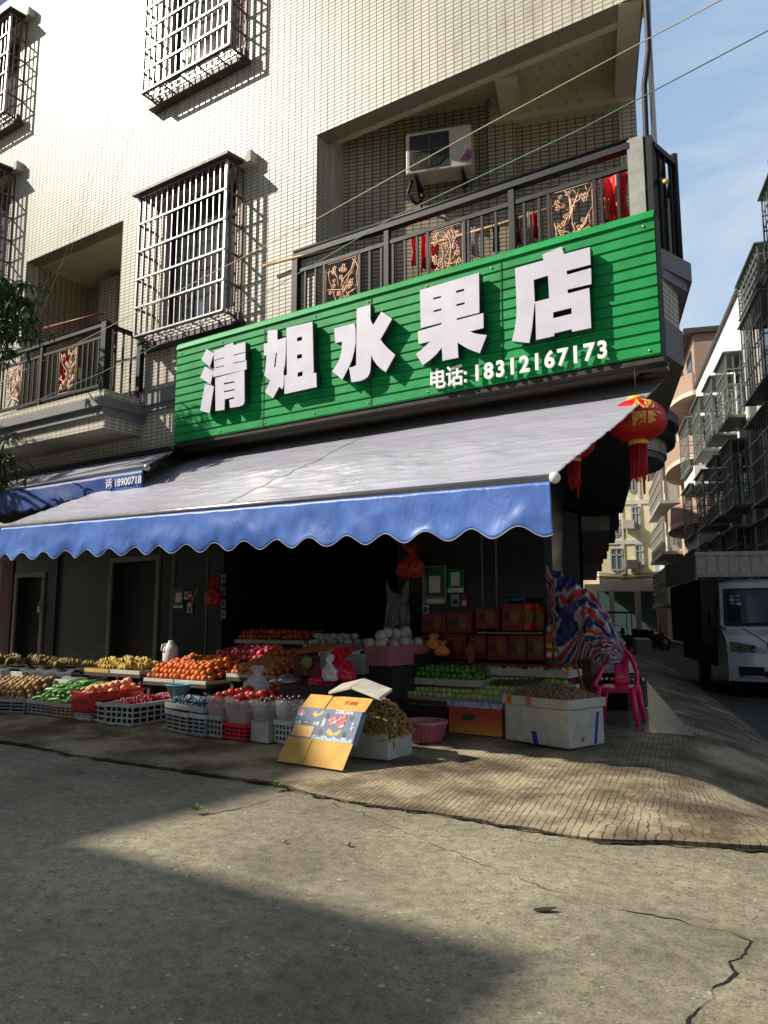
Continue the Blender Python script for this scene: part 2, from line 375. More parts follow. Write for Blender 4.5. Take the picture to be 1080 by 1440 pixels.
    bt = nt.nodes.new('ShaderNodeTexBrick'); bt.offset = 0; bt.inputs['Scale'].default_value = 1; bt.inputs['Brick Width'].default_value = .7; bt.inputs['Row Height'].default_value = .7
    bt.inputs['Mortar Size'].default_value = .006; bt.inputs['Color1'].default_value = (.20,.175,.13,1); bt.inputs['Color2'].default_value = (.25,.22,.165,1); bt.inputs['Mortar'].default_value = (.04,.035,.03,1)
    nt.links.new(mp.outputs[0], bt.inputs['Vector'])
    nt.links.new(mixc(nt, .7, bt.outputs[0], ramp(nt, noise_n(nt, v, 4, 6), [(.3, (.45,.45,.45)), (.7, (1.1,1.1,1.1))]), 'MULTIPLY'), b.inputs['Base Color'])
    b.inputs['Roughness'].default_value = .16
    return road, rampm, m
M_ROAD, M_RAMP, M_PTILE = ground_mats()
M_KERB = mat('grey_stone_border', (.13,.14,.13), .3, .25, 6, world=True)
M_ASPH = mat('alley_surface', (.075,.07,.058), .85, .4, 3, bmp=.5, bscale=40, world=True)
M_CRACK = mat('crack_dark', (.006,.005,.004), .95, .3, 10)
# ------------------------------------------------------------------ camera, sun, sky
cd = bpy.data.cameras.new('camera'); cam = bpy.data.objects.new('camera', cd); col.objects.link(cam)
cam.location = (0, 0, EYE); cam.rotation_euler = (math.pi/2 + PITCH, 0, YAW)
cd.sensor_fit = 'VERTICAL'; cd.sensor_height = 36; cd.lens = 36 * FPX / 1440; cd.clip_end = 3000; cd.clip_start = .05
scene.camera = cam
SUN = Vector((1.3, 1.0, -1.25)).normalized()
sd = bpy.data.lights.new('sun', 'SUN'); sd.energy = 5.0; sd.angle = R(.9); sd.color = (1, .93, .80)
so = bpy.data.objects.new('sun', sd); col.objects.link(so); so.rotation_euler = SUN.to_track_quat('-Z', 'Y').to_euler(); so.location = (-20, -15, 25)
w = bpy.data.worlds.new('World'); scene.world = w; w.use_nodes = True; nt = w.node_tree
bg = nt.nodes['Background']; sk = nt.nodes.new('ShaderNodeTexSky'); sk.sky_type = 'NISHITA'; sk.sun_disc = False
elev = math.asin(-SUN.z); az = math.atan2(-SUN.x, -SUN.y)
sk.sun_elevation = elev; sk.sun_rotation = az; sk.air_density = 1.1; sk.dust_density = 1.6; sk.ozone_density = 1.4
# faint streaks of cirrus in the sky
tc = nt.nodes.new('ShaderNodeTexCoord'); mp = nt.nodes.new('ShaderNodeMapping'); mp.inputs['Scale'].default_value = (1.2, 1.2, 5); mp.inputs['Rotation'].default_value = (.3, .2, .4)
nt.links.new(tc.outputs['Generated'], mp.inputs[0]); cn = noise_n(nt, mp.outputs[0], 1.6, 7, .6, .6)
cl = ramp(nt, cn, [(.42, (0,0,0)), (.75, (.4,.4,.4))])
# sky colour painted brighter on the side in view, away from the sun
dp = nt.nodes.new('ShaderNodeVectorMath'); dp.operation = 'DOT_PRODUCT'; dp.inputs[1].default_value = (.40, .88, .25); nt.links.new(tc.outputs['Generated'], dp.inputs[0])
view_fac = ramp(nt, dp.outputs['Value'], [(.15, (0, 0, 0)), (.8, (1, 1, 1))])
base_ = mixc(nt, cl, sk.outputs[0], (7.5, 7.8, 8.2))
sz_ = nt.nodes.new('ShaderNodeSeparateXYZ'); nt.links.new(tc.outputs['Generated'], sz_.inputs[0])
view_col = ramp(nt, sz_.outputs[2], [(.0, (.85, .90, .95)), (.22, (.50, .66, .84)), (.7, (.20, .38, .66))])
view_col = mixc(nt, ramp(nt, cn, [(.42, (.12,.12,.12)), (.68, (.8,.8,.8))]), view_col, (.72, .78, .84))
big_ = nt.nodes.new('ShaderNodeVectorMath'); big_.operation = 'SCALE'; big_.inputs['Scale'].default_value = 13.5; nt.links.new(view_col, big_.inputs[0])
nt.links.new(mixc(nt, view_fac, base_, big_.outputs[0]), bg.inputs[0]); bg.inputs[1].default_value = .06
vs = scene.view_settings; vs.view_transform = 'Standard'; vs.look = 'None'; vs.exposure = .35; vs.gamma = 1
scene.cycles.max_bounces = 7; scene.cycles.diffuse_bounces = 3; scene.cycles.use_denoising = True
scene.cycles.sample_clamp_indirect = 6
# ------------------------------------------------------------------ ground
def wob(x, y, k=0): return noise.noise(Vector((x*.9, y*.9, k)))
g = MB(); g.grid(lambda u, v: Vector((-170+340*u, -120+340*v, -.2)), 40, 40)
tag(g.build('ground', M_ASPH), kind='structure')
g = MB()
def roadf(u, v):
    x = -30 + 42*u; y = -9 + (14.5 + .5*max(0, min(1, (x+4)/2.5)))*v
    return Vector((x, y + (.05*wob(x*2, 3) if v > .99 else 0), .004 + .012*wob(x*.5, y*.5) if v < .99 else .004))
g.grid(lambda u, v: roadf(u, v), 160, 60)
tag(g.build('road', M_ROAD), kind='structure')
# ramp: rises from the crack to the platform; its lower edge is broken
CR = [(0,1045),(45,1052),(100,1064),(180,1076),(250,1086),(330,1098),(390,1106),(430,1118),(490,1130),(560,1141),(640,1152),(700,1163),(760,1172),(810,1182),(862,1188),(930,1189),(1000,1194),(1080,1199)]
CRW = [onZ(px, py, 0.0) for px, py in CR]
def crack_y(x):
    for a, b in zip(CRW, CRW[1:]):
        if a.x <= x <= b.x: return a.y + (b.y-a.y)*(x-a.x)/(b.x-a.x)
    return CRW[0].y if x < CRW[0].x else CRW[-1].y
VA = Vector((-2.02, 9.42, .18))                       # platform corner on the alley side
def rampf(u, v):
    x = -30 + 42*u; y0 = crack_y(x) + .03*noise.noise(Vector((x*5, 0, 0))) + .015*noise.noise(Vector((x*17, 2, 0)))
    y = y0 + (9.45 - y0)*v
    z = ramp_z(y) + .006*wob(x, y, 3) + .010
    lim = VA.x + .35 + (9.45-y)*.75                  # falls away towards the alley
    sm = lambda t: max(0, min(1, t))**2*(3-2*max(0, min(1, t)))
    z -= .40*sm((x+2.05)/1.5)*sm((y-6.05)/2.0)
    if x > lim: z -= min(.12, (x-lim)*.08)*sm((y-6.05)/2)
    return Vector((x, y, z))
g = MB(); g.grid(rampf, 540, 40)
# lip of the ramp
n0 = len(g.v); 
low = [rampf(i/540, 0) for i in range(541)]
g.add([p for p in low] + [p + Vector((0,.03,-.05)) for p in low], [(i, 541+i, 541+i+1, i+1) for i in range(540)])
tag(g.build('ramp', M_RAMP), kind='structure')
# strip of ramp along the alley side of the platform
g = MB()
def sidef(u, v):
    s = 8.3 + 40*v; c0 = VA.dot(AW); wd = 1.15 + .35*math.sin(v*3)
    p = alley(s, c0 + .0 + wd*u, 0); p.z = .178 - .37*u**1.3 + .006 + .012*wob(p.x*2, p.y*2) - .30*(1-min(1, (s-8.3)/1.6))**1.5; return p
g.grid(sidef, 10, 120); tag(g.build('path', M_RAMP), kind='structure')
# tiled platform of the shop with a darker border
g = MB(); g.prism([(-30, 9.43), (-2.42, 9.43), (-2.42-.331*40, 49.4), (-40, 49.4)], -.1, .196)
tag(g.build('platform', M_PTILE), kind='structure')
g = MB(); g.prism([(-2.42, 9.43), (-2.02, 9.43), (-2.02-.331*40, 49.4), (-2.42-.331*40, 49.4)], -.1, .199)
tag(g.build('platform_border', M_KERB), kind='structure')
# cracks: broken dark gaps
def road_z(x, y): return .004 + .012*wob(x*.5, y*.5)
def crack(name, pts, w0, seed, z=None, step=.05):
    r_ = random.Random(seed); mb = MB(); P = []
    for a, b in zip(pts, pts[1:]):
        L = (b-a).length; n = max(1, int(L/step))
        for i in range(n): P.append(a.lerp(b, i/n))
    P.append(pts[-1]); vs = []
    for i, p in enumerate(P):
        d = (P[min(i+1, len(P)-1)] - P[max(i-1, 0)]).normalized(); nn = Vector((-d.y, d.x, 0))
        q = p + nn*noise.noise(Vector((i*.23, seed, 0)))*.05 + nn*(r_.random()-.5)*.012
        wd = w0*max(.12, .55 + 1.3*noise.noise(Vector((i*.11, seed+5, 1))) + .4*r_.random()-.2)
        zq = (road_z(q.x, q.y)+.003) if z is None else z; vs += [Vector((q.x, q.y, zq)) - nn*wd/2, Vector((q.x, q.y, zq)) + nn*wd/2]
    mb.add(vs, [(2*i, 2*i+2, 2*i+3, 2*i+1) for i in range(len(P)-1)])
    tag(mb.build(name, M_CRACK), kind='structure')
crack('crack', [p - Vector((0, .012, 0)) for p in CRW], .05, 3, .017, .03)
crack('crack', [onZ(*p, 0) for p in [(880,1283),(935,1292),(1000,1308),(1058,1326),(1040,1350),(1030,1375),(995,1410),(965,1445)]], .016, 11, None, .03)
crack('crack', [onZ(*p, 0) for p in [(390,1106),(440,1122),(520,1150),(600,1185),(700,1225),(790,1258),(880,1283)]], .006, 17, None, .03)
crack('crack', [onZ(*p, 0) for p in [(300,1145),(345,1136),(400,1120)]], .012, 23, None, .03)
crack('crack', [onZ(*p, 0) for p in [(0,1062),(60,1072),(150,1098),(240,1118)]], .006, 29, None, .03)
crack('crack', [onZ(*p, .05) for p in [(960,975),(1000,1003),(1050,1040),(1085,1062)]], .02, 31, .09, .04)
# small things lying on the road
def pebble(px, py, r, label, m):
    b = MB(); p = onZ(px, py, .02); b.ball((0,0,0), r, 8, 5, .6, .5)
    tag(b.build('pebble', m, origin=(0,0,-r*.3)), label, 'pebble', 'loose bits on the road').location = p
M_STONE = mat('pebble_stone', (.22,.19,.13), .9, .3, 30)
for i in range(30):
    px, py = rnd.uniform(330, 1040), rnd.uniform(1095, 1260)
    if py < 1085 + (px-330)*.12: continue
    pebble(px, py, rnd.uniform(.003, .008), 'tiny grit pebble lying on the sunlit road below the crack', M_STONE)
pebble(490, 1188, .02, 'largest pale stone chip on the road below the crack', M_STONE)
pebble(400, 1184, .016, 'small brown stone on the road left of the pale chip', M_STONE)
b = MB(); r9 = random.Random(91)
for i in range(420):
    c_ = CRW[r9.randrange(len(CRW)-1)].lerp(CRW[-1], 0) if False else None
    k = r9.randrange(len(CRW)-1); q = CRW[k].lerp(CRW[k+1], r9.random()); q = q + Vector((0, -abs(r9.gauss(0, .22)) - .02, 0)); b.ball((q.x, q.y, road_z(q.x, q.y)+.002), r9.uniform(.002, .0065), 5, 4, .7, .5)
for i in range(260):
    q = onZ(r9.uniform(250, 1080), r9.uniform(1190, 1430), 0); b.ball((q.x, q.y, road_z(q.x, q.y)+.001), r9.uniform(.0015, .004), 5, 4, .7, .5)
tag(b.build('grit', M_STONE), 'fine grit gathered on the road along the crack', 'grit', kind='stuff')
def leaf_shape(L, wd, seg=4, curl=.2):
    vs = []; fs = []
    for i in range(seg+1):
        t = i/seg; hw = wd*math.sin(math.pi*min(.97, t*.9+.06))*.5; z = curl*L*t*t
        vs += [Vector((-hw, L*t, z)), Vector((0, L*t, z-hw*.3)), Vector((hw, L*t, z))]
    for i in range(seg):
        a = 3*i; fs += [(a, a+1, a+4, a+3), (a+1, a+2, a+5, a+4)]
    return vs, fs
def weed(px, py, s, n, label, z=.03):
    b = MB(); c = onZ(px, py, z)
    for i in range(n):
        vs, fs = leaf_shape(s*rnd.uniform(.6, 1.2), s*.3, 4, -.25)
        M = Matrix.Translation(c) @ Matrix.Rotation(rnd.uniform(0, 6.28), 4, 'Z') @ Matrix.Rotation(R(rnd.uniform(20, 75)), 4, 'X')
        b.add([M @ p for p in vs], fs)
    tag(b.build('weed', mat('weed_green', (.10,.22,.03), .5, .3, 20)), label, 'plant')
weed(388, 1108, .075, 22, 'small bright green weed growing in the crack before the cardboard box')
weed(277, 1140, .075, 16, 'small flat dark weed growing in the road left of the bright weed')
b = MB(); vs, fs = leaf_shape(.12, .05, 5, .12)
M = Matrix.Translation(onZ(750, 1279, .015)) @ Matrix.Rotation(R(-60), 4, 'Z'); b.add([M @ p for p in vs], fs)
solid(tag(b.build('fallen_leaf', mat('dead_leaf', (.03,.02,.012), .7)), 'curled dark dead leaf lying alone on the sunlit road', 'leaf'), .004)
# ------------------------------------------------------------------ the tiled corner building
CB = thing('tiled_corner_building', 'cream tiled corner building with caged windows and balconies above a fruit shop', 'building', (-8, 9.2, 0))
def part(mb, name, m, parent=CB): return mb.build(name, m, parent)
XR, ZB, ZT = -2.05, 4.44, 16.2
RB = (-7.23, XR+.01, 5.3, 9.25)     # right balcony opening
LB = (-15.28, -12.03, 5.4, 9.22)
WIN = [(-10.75, -8.95, 6.75, 9.1), (-10.9, -8.95, 11.6, 14.2), (-18.6, -16.1, 9.0, 11.4), (-18.6, -16.1, 12.9, 15.1)]
mb = MB(); holes_wall(mb, -26, XR, ZB, ZT, [(RB[0], XR-.001, RB[2], RB[3]), LB] + WIN, 9.0, 9.3)
part(mb, 'facade_wall', T_TILE)
# alley side wall: below and above the balcony, and behind it
C0 = Vector((XR, 9.0, 0))
def side(s, z): p = C0 + AV*s; return Vector((p.x, p.y, z))
mb = MB()
BWS = 2.05
for a, b, z0, z1 in ((.3, 13, ZB, 5.3), (BWS, 13, 5.3, 9.25), (.3, 13, 9.25, ZT)):
    mb.obox(side(a, z0), AV*(b-a), -AW*.25, Vector((0,0,z1-z0)))
part(mb, 'side_wall', T_TILE)
mb = MB(); mb.prism([(-26, 9.1), (XR, 9.1), tuple((C0+AV*13)[:2]), (-26, 24)], ZT, ZT+.3); part(mb, 'roof', M_GREYM)
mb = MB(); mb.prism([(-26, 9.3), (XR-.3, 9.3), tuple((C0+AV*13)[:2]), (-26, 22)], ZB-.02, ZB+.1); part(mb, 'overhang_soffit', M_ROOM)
# right balcony inside: floor, back wall, ceiling, beams
P0 = Vector((-7.23, 9.5, 0)); P1 = P0 + AW*5.05
mb = MB(); mb.prism([(-7.5, 9.3), (XR, 9.25), tuple((C0+AV*BWS)[:2]), tuple(P1[:2]), tuple(P0[:2])], 5.2, 5.34); part(mb, 'balcony_floor', M_GREYM)
mb = MB(); mb.obox(P0 + Vector((-.3,-.1,5.3)), AW*5.02, AV*.2, Vector((0,0,4.4)))
pr = P0 + AW*2.55; mb.obox(Vector((pr.x, pr.y, 5.3)) - AV*.12, AW*.42, AV*.2, Vector((0,0,4.35)))
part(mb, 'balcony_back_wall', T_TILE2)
mb = MB(); mb.box((-7.3, 9.3, 5.3), (-7.1, 9.62, 9.62)); part(mb, 'pilaster', M_PLAST)
mb = MB(); mb.prism([(-7.4, 9.28), (XR-.02, 9.28), tuple((C0+AV*2.6)[:2]), tuple((P0+AV*.6)[:2])], 9.62, 9.72); part(mb, 'balcony_ceiling', M_CEIL)
mb = MB()
mb.box((-7.2, 9.01, 9.252), (XR-.03, 9.42, 9.63))
mb.obox(side(.1, 9.23)-AW*.3, AV*2.3, AW*.28, Vector((0,0,.4)))
q = Vector((-4.28, 9.4, 9.235)); mb.obox(q, AV*1.6, AW*.32, Vector((0,0,.4)))
q = P0 + AW*2.6 - AV*.16; mb.obox(Vector((q.x,q.y,9.15)), AW*2.12, AV*.3, Vector((0,0,.5)))
part(mb, 'ceiling_beam', M_CEIL)
# grey string course and the bay ledge at the corner
mb = MB(); mb.box((-11.7, 8.86, 5.3), (-10.0, 9.0, 5.56)); mb.box((-11.7, 8.92, 5.2), (-10.0, 9.0, 5.3)); part(mb, 'string_course', M_GREYM)
E1 = Vector((-1.84, 9.75, 0)); bd = (E1 - Vector((-2.02, 8.92, 0)))
def bay(mb, z0, z1, ex=0.0):
    a = Vector((-2.03, 8.93, 0)); b_ = Vector((-1.84, 9.62, 0)) + Vector((ex, ex*.2, 0))
    c_ = b_ + AV*3.2; d_ = c_ - AW*.9; e_ = a - Vector((.2, -.3, 0))
    mb.prism([tuple(a[:2]), tuple(b_[:2]), tuple(c_[:2]), tuple(d_[:2]), tuple(e_[:2])], z0, z1)
mb = MB(); bay(mb, 5.62, 5.86, .04); bay(mb, 5.5, 5.62, -.02); part(mb, 'bay_cornice', M_GREYM)
mb = MB(); bay(mb, 5.0, 5.5, -.13); part(mb, 'bay_tile_band', T_TILE)
mb = MB(); bay(mb, 4.55, 5.0, -.1); part(mb, 'bay_soffit', M_GREYM)
# right balcony railing
def railing(mb, scroll, pts, z0, z1, zr, n, skip, post=.07):
    pass
def scroll_panel(name, x0, x1, z0, z1, y, seed, parent):
    r_ = random.Random(seed); b = MB(); wd, ht = x1-x0, z1-z0
    b.tube([(x0,y,z0),(x1,y,z0),(x1,y,z1),(x0,y,z1),(x0,y,z0)], .012, 5, False)
    for k in range(13):
        x, z = x0 + wd*r_.random(), z0 + (ht*r_.random()*.5 if k % 2 else ht*.5*r_.random()); a = R(r_.uniform(40, 140)); pts = []
        for i in range(9):
            if x0 < x < x1 and z0 < z < z1: pts.append((x, y + .006*r_.uniform(-1,1), z))
            else: break
            a += r_.uniform(-.65, .65); x += math.cos(a)*.085*wd/.55; z += math.sin(a)*.1
            if r_.random() < .4 and x0+.05 < x < x1-.05 and z0+.05 < z < z1-.05:
                dx, dz = r_.uniform(-.1, .1), r_.uniform(-.08, .12)
                X = min(x1, max(x0, x+dx)); Z = min(z1, max(z0, z+dz)); b.tube([(x,y,z),((x+X)/2, y, (z+Z)/2+.01),(X,y,Z)], .008, 5)
        if len(pts) > 1: b.tube(pts, .013, 5)
    for k in range(int(38*ht)):
        cx, cz = r_.uniform(x0+.05, x1-.05), r_.uniform(z0+.05, z1-.05); rr = r_.uniform(.028, .045)
        for q in range(5):
            a = q*1.2566 + cx*9; b.ball((cx+math.cos(a)*rr*.62, y-.006, cz+math.sin(a)*rr*.62), rr*.45, 6, 4, 1, 0, 1, .3)
        b.ball((cx, y-.012, cz), rr*.3, 6, 4, 1, 0, 1, .5)
    return b.build(name, M_COPPER, parent)
YR = 8.95
RL = bpy.data.objects.new('balcony_railing', None); col.objects.link(RL); RL.parent = CB; ORG[RL] = Vector((-5, YR, 5.4)); RL.location = ORG[RL] - ORG[CB]
for x, wd in ((-7.57, .11), (-5.84, .08), (-3.86, .08)): mb = MB(); mb.box((x-wd/2, YR-wd/2, 5.4), (x+wd/2, YR+wd/2, 7.25)); part(mb, 'rail_post', M_BLACKM, RL)
mb = MB(); mb.box((-2.32, YR-.05, 5.4), (-2.13, YR+.1, 7.3)); part(mb, 'corner_post', mat('weathered_post', (.30,.31,.28), .6, .2, 8), RL)
mb = MB(); mb.box((-2.13, YR-.03, 5.4), (-2.04, YR+.55, 7.28)); part(mb, 'corner_post_flank', M_BLACKM, RL)
mb = MB(); mb.box((-7.6, YR-.06, 7.18), (-2.3, YR+.06, 7.26)); mb.tube([(-7.6, YR-.02, 7.3), (-2.3, YR-.02, 7.3)], .035, 8); part(mb, 'top_rail', M_BLACKM, RL)
mb = MB(); mb.box((-7.5, YR-.025, 6.94), (-2.3, YR+.025, 7.0)); mb.box((-7.5, YR-.025, 5.5), (-2.3, YR+.025, 5.55)); part(mb, 'middle_rail', M_BLACKM, RL)
mb = MB(); pans = [(-6.97,-6.36), (-5.12,-4.6), (-3.32,-2.78)]
x = -7.38
while x < -2.4:
    if not any(a-.03 < x < b+.03 for a, b in pans): mb.box((x-.016, YR-.016, 5.55), (x+.016, YR+.016, 6.94))
    x += .205
for a, b in pans: mb.box((a-.05, YR-.025, 5.55), (a-.01, YR+.025, 6.95)); mb.box((b+.01, YR-.025, 5.55), (b+.05, YR+.025, 6.95))
part(mb, 'baluster', M_BLACKM, RL)['kind'] = 'stuff'
for i, (a, b) in enumerate(pans): scroll_panel('scroll_panel', a, b, 6.05, 6.93, YR, 40+i, RL)
# side railing over the bay
mb = MB(); A_ = Vector((-2.06, 9.05, 0)); B_ = Vector((-1.93, 9.62, 0)); C_ = B_ + AV*2.2
for k in range(14):
    p = A_.lerp(B_, k/4) if k < 5 else B_.lerp(C_, (k-4)/9); mb.box((p.x-.015, p.y-.015, 5.86), (p.x+.015, p.y+.015, 7.2))
mb.bar(A_+Vector((0,0,7.22)), B_+Vector((0,0,7.22)), .07); mb.bar(B_+Vector((0,0,7.22)), C_+Vector((0,0,7.22)), .07)
mb.tube([B_+Vector((.0,0,5.8)), B_+Vector((0,0,7.35))], .045, 8)
part(mb, 'side_railing', M_BLACKM)
# ------------------------------------------------------------------ window cages and windows
def window(x0, x1, z0, z1, y, nsash=3):
    W = bpy.data.objects.new('window', None); col.objects.link(W); W.parent = CB; ORG[W] = Vector(((x0+x1)/2, y, z0)); W.location = ORG[W]-ORG[CB]
    f = MB(); t = .05
    f.box((x0, y, z0), (x0+t, y+.07, z1)); f.box((x1-t, y, z0), (x1, y+.07, z1)); f.box((x0+t, y, z0), (x1-t, y+.07, z0+t)); f.box((x0+t, y, z1-t), (x1-t, y+.07, z1))
    zt = z0 + (z1-z0)*.74; f.box((x0+t, y+.005, zt), (x1-t, y+.065, zt+t))
    for k in range(1, nsash): xx = x0 + (x1-x0)*k/nsash; f.box((xx-t/2, y+.01, z0+t), (xx+t/2, y+.06, zt)); f.box((xx-t/2, y+.01, zt+t), (xx+t/2, y+.06, z1-t))
    f.build('window_frame', mat('dark_window_frame', (.03,.03,.03), .4, .2, 10), W)
    MB().box((x0+t, y+.03, z0+t), (x1-t, y+.036, z1-t)).build('pane', M_GLASS, W)
    def cf(xa, xb): return lambda u, v: Vector((xa+(xb-xa)*u, y+.16+.035*math.sin(u*(xb-xa)*34+v*.4)+.02*noise.noise(Vector((u*9, v*2, xa))), z0+(z1-z0)*v))
    c = MB(); c.grid(cf(x0+.42*(x1-x0), x0+.64*(x1-x0)), 40, 6); c.grid(cf(x1-.3*(x1-x0), x1), 50, 6); c.grid(cf(x0, x0+.1*(x1-x0)), 14, 6)
    solid(c.build('curtain', M_CURT, W), .004)
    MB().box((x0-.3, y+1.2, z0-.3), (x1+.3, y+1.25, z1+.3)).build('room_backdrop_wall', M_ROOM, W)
    return W
for h in WIN: window(h[0], h[1], h[2], h[3], 9.12)
def cage(x0, x1, z0, z1, yf, nb, nr, label=None, bottom=True, shade=True, ns=3, dbl=False):
    G = bpy.data.objects.new('window_cage', None); col.objects.link(G); G.parent = CB; ORG[G] = Vector(((x0+x1)/2, yf, z0)); G.location = ORG[G]-ORG[CB]
    b = MB(); yw = 8.99
    for k in range(nb+1):
        x = x0 + (x1-x0)*k/nb; t = .045 if k in (0, nb) else .018; b.box((x-t/2, yf-t/2, z0), (x+t/2, yf+t/2, z1))
    b.build('front_bar', M_STEEL, G)
    b = MB()
    for k in range(nr+1):
        z = z0 + (z1-z0)*k/nr; b.box((x0-.02, yf-.035, z-.014), (x1+.02, yf-.027+.02, z+.014))
    b.build('front_rail', M_STEEL, G)
    for x in (x0, x1):
        b = MB()
        for k in range(1, ns+1):
            y = yf + (yw-yf)*k/ns; b.box((x-.014, y-.014, z0), (x+.014, y+.014, z1))
        for k in range(nr+1):
            z = z0 + (z1-z0)*k/nr; b.box((x-.012, yf, z-.02), (x+.012, yw, z+.02))
        b.build('side_grid', M_RUST, G)
    if bottom:
        b = MB()
        for k in range(nb*1): x = x0 + (x1-x0)*(k+.5)/nb; (b.box((x-.012, yf, z0-.012), (x+.012, yw, z0+.012)) if k % 3 == 0 else None)
        for k in range(5): y = yf + (yw-yf)*k/4; b.box((x0, y-.014, z0-.03), (x1, y+.014, z0-.012))
        b.box((x0, yf-.02, z0-.03), (x1, yf+.02, z0+.02)); b.build('bottom_grid', M_STEEL, G)
    if shade:
        b = MB(); b.obox((x0-.12, yf-.12, z1+.02), (x1-x0+.24, 0, 0), (0, yw-yf+.12, .06), (0, 0, .05))
        b.build('rain_hood', M_BROWN, G)
        b = MB(); b.box((x0-.14, 8.86, z1+.07), (x1+.28, 9.0, z1+.12)); b.box((x1+.22, 8.82, z1+.0), (x1+.32, 9.0, z1+.2)); b.box((x1+.1, 8.9, z1+.12), (x1+.22, 9.0, z1+.2)); b.build('lintel_slab', mat('pale_concrete', (.5,.47,.4), .8), G)
    b = MB(); b.box((x0-.1, 8.82, z0-.16), (x1+.12, 9.0, z0-.06)); b.box((x1+.02, 8.8, z0-.14), (x1+.16, 8.9, z0+.02)); b.build('sill_ledge', M_BROWN, G)
    return G
cage(-11.02, -8.83, 6.5, 9.16, 8.6, 15, 5)
cage(-11.12, -8.86, 11.3, 14.3, 8.6, 15, 7)
cage(-18.6, -15.95, 8.85, 11.45, 8.6, 17, 5)
cage(-18.6, -15.9, 12.8, 15.25, 8.6, 17, 5)
# ------------------------------------------------------------------ left balcony
XE = -11.12
mb = MB(); mb.box((-22, 8.1, 5.3), (XE, 9.0, 5.44)); mb.box((-22, 8.18, 4.78), (XE-.06, 9.0, 5.0)); part(mb, 'balcony_tile_band', T_TILE)
mb = MB(); mb.box((-22, 8.02, 5.14), (XE+.06, 9.0, 5.298)); mb.box((-22, 8.1, 5.0), (XE+.0, 9.0, 5.138)); part(mb, 'balcony_cornice', M_GREYM)
LBP = Vector((-15.28, 9.3, 0))
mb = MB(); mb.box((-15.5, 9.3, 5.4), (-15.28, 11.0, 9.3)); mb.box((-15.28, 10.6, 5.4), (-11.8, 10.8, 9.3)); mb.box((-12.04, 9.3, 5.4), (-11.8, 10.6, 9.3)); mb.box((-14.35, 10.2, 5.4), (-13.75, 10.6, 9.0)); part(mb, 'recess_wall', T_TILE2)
mb = MB(); mb.box((-15.4, 9.25, 9.222), (-11.9, 10.9, 9.4)); part(mb, 'recess_ceiling', M_CEIL)
mb = MB(); mb.box((-15.4, 9.3, 5.3), (-11.9, 10.9, 5.42)); part(mb, 'recess_floor', M_GREYM)
mb = MB(); mb.box((-13.2, 10.56, 5.42), (-12.3, 10.6, 8.3)); part(mb, 'balcony_door', M_BLACK)
RL = bpy.data.objects.new('balcony_railing', None); col.objects.link(RL); RL.parent = CB; ORG[RL] = Vector((-14, 8.15, 5.44)); RL.location = ORG[RL]-ORG[CB]
YL = 8.16
for x, wd in ((XE-.1, .13), (-13.1, .07), (-14.6, .09), (-16.6, .07), (-18.6, .07)): mb = MB(); mb.box((x-wd/2, YL-wd/2, 5.44), (x+wd/2, YL+wd/2, 6.68)); part(mb, 'rail_post', M_BLACKM, RL)
mb = MB(); mb.box((XE-.14, 8.85, 5.44), (XE-.04, 8.95, 6.68)); part(mb, 'rail_post', M_BLACKM, RL)
mb = MB(); mb.box((-22, YL-.05, 6.6), (XE-.05, YL+.05, 6.66)); mb.tube([(-22, YL, 6.7), (XE-.1, YL, 6.7)], .03, 8); mb.box((XE-.14, YL, 6.6), (XE-.05, 8.98, 6.66)); part(mb, 'top_rail', M_BLACKM, RL)
mb = MB(); mb.box((-22, YL-.02, 6.4), (XE-.1, YL+.02, 6.45)); mb.box((-22, YL-.02, 5.52), (XE-.1, YL+.02, 5.57)); part(mb, 'middle_rail', M_BLACKM, RL)
mb = MB(); pans = [(-12.55,-12.05), (-14.28,-13.75), (-16.1,-15.55)]; x = -21.9
while x < XE-.15:
    if not any(a-.03 < x < b+.03 for a, b in pans): mb.box((x-.014, YL-.014, 5.57), (x+.014, YL+.014, 6.4))
    x += .15
for y in (8.35, 8.52, 8.7): mb.box((XE-.11, y-.014, 5.44), (XE-.08, y+.014, 6.6))
part(mb, 'baluster', M_BLACKM, RL)['kind'] = 'stuff'
for i, (a, b) in enumerate(pans): scroll_panel('scroll_panel', a, b, 5.58, 6.4, YL, 50+i, RL)
# ------------------------------------------------------------------ ground floor front (set back under the overhang)
YG = 10.0
def gx(px, py=880): return onY(px, py, YG).x
mb = MB()
for a, b in ((-40, 22), (57, 76), (150, 156), (218, 312), (560, 768)):
    xa = -26 if a < 0 else gx(a); xb = gx(b); 
    if a == 560: continue
    mb.box((xa, YG, .19), (xb, YG+.3, 3.4))
mb.box((-26, YG, 3.4), (gx(768), YG+.3, ZB-.02))
mb.box((gx(22), YG, onY(30,812,YG).z), (gx(57), YG+.3, 3.4)); mb.box((gx(156), YG, onY(190,790,YG).z), (gx(218), YG+.3, 3.4))
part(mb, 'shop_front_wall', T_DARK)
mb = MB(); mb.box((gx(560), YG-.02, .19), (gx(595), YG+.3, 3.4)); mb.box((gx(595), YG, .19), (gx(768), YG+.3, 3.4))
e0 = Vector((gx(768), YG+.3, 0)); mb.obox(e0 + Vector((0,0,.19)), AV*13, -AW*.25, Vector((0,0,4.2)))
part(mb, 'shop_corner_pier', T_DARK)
mb = MB(); mb.box((gx(76), YG+.06, .19), (gx(150), YG+.12, 3.4))
for k in range(22): mb.box((gx(76), YG+.045, .3+k*.14), (gx(150), YG+.06, .32+k*.14))
part(mb, 'roller_shutter', mat('dark_green_shutter', (.03,.04,.035), .35, .3, 6))
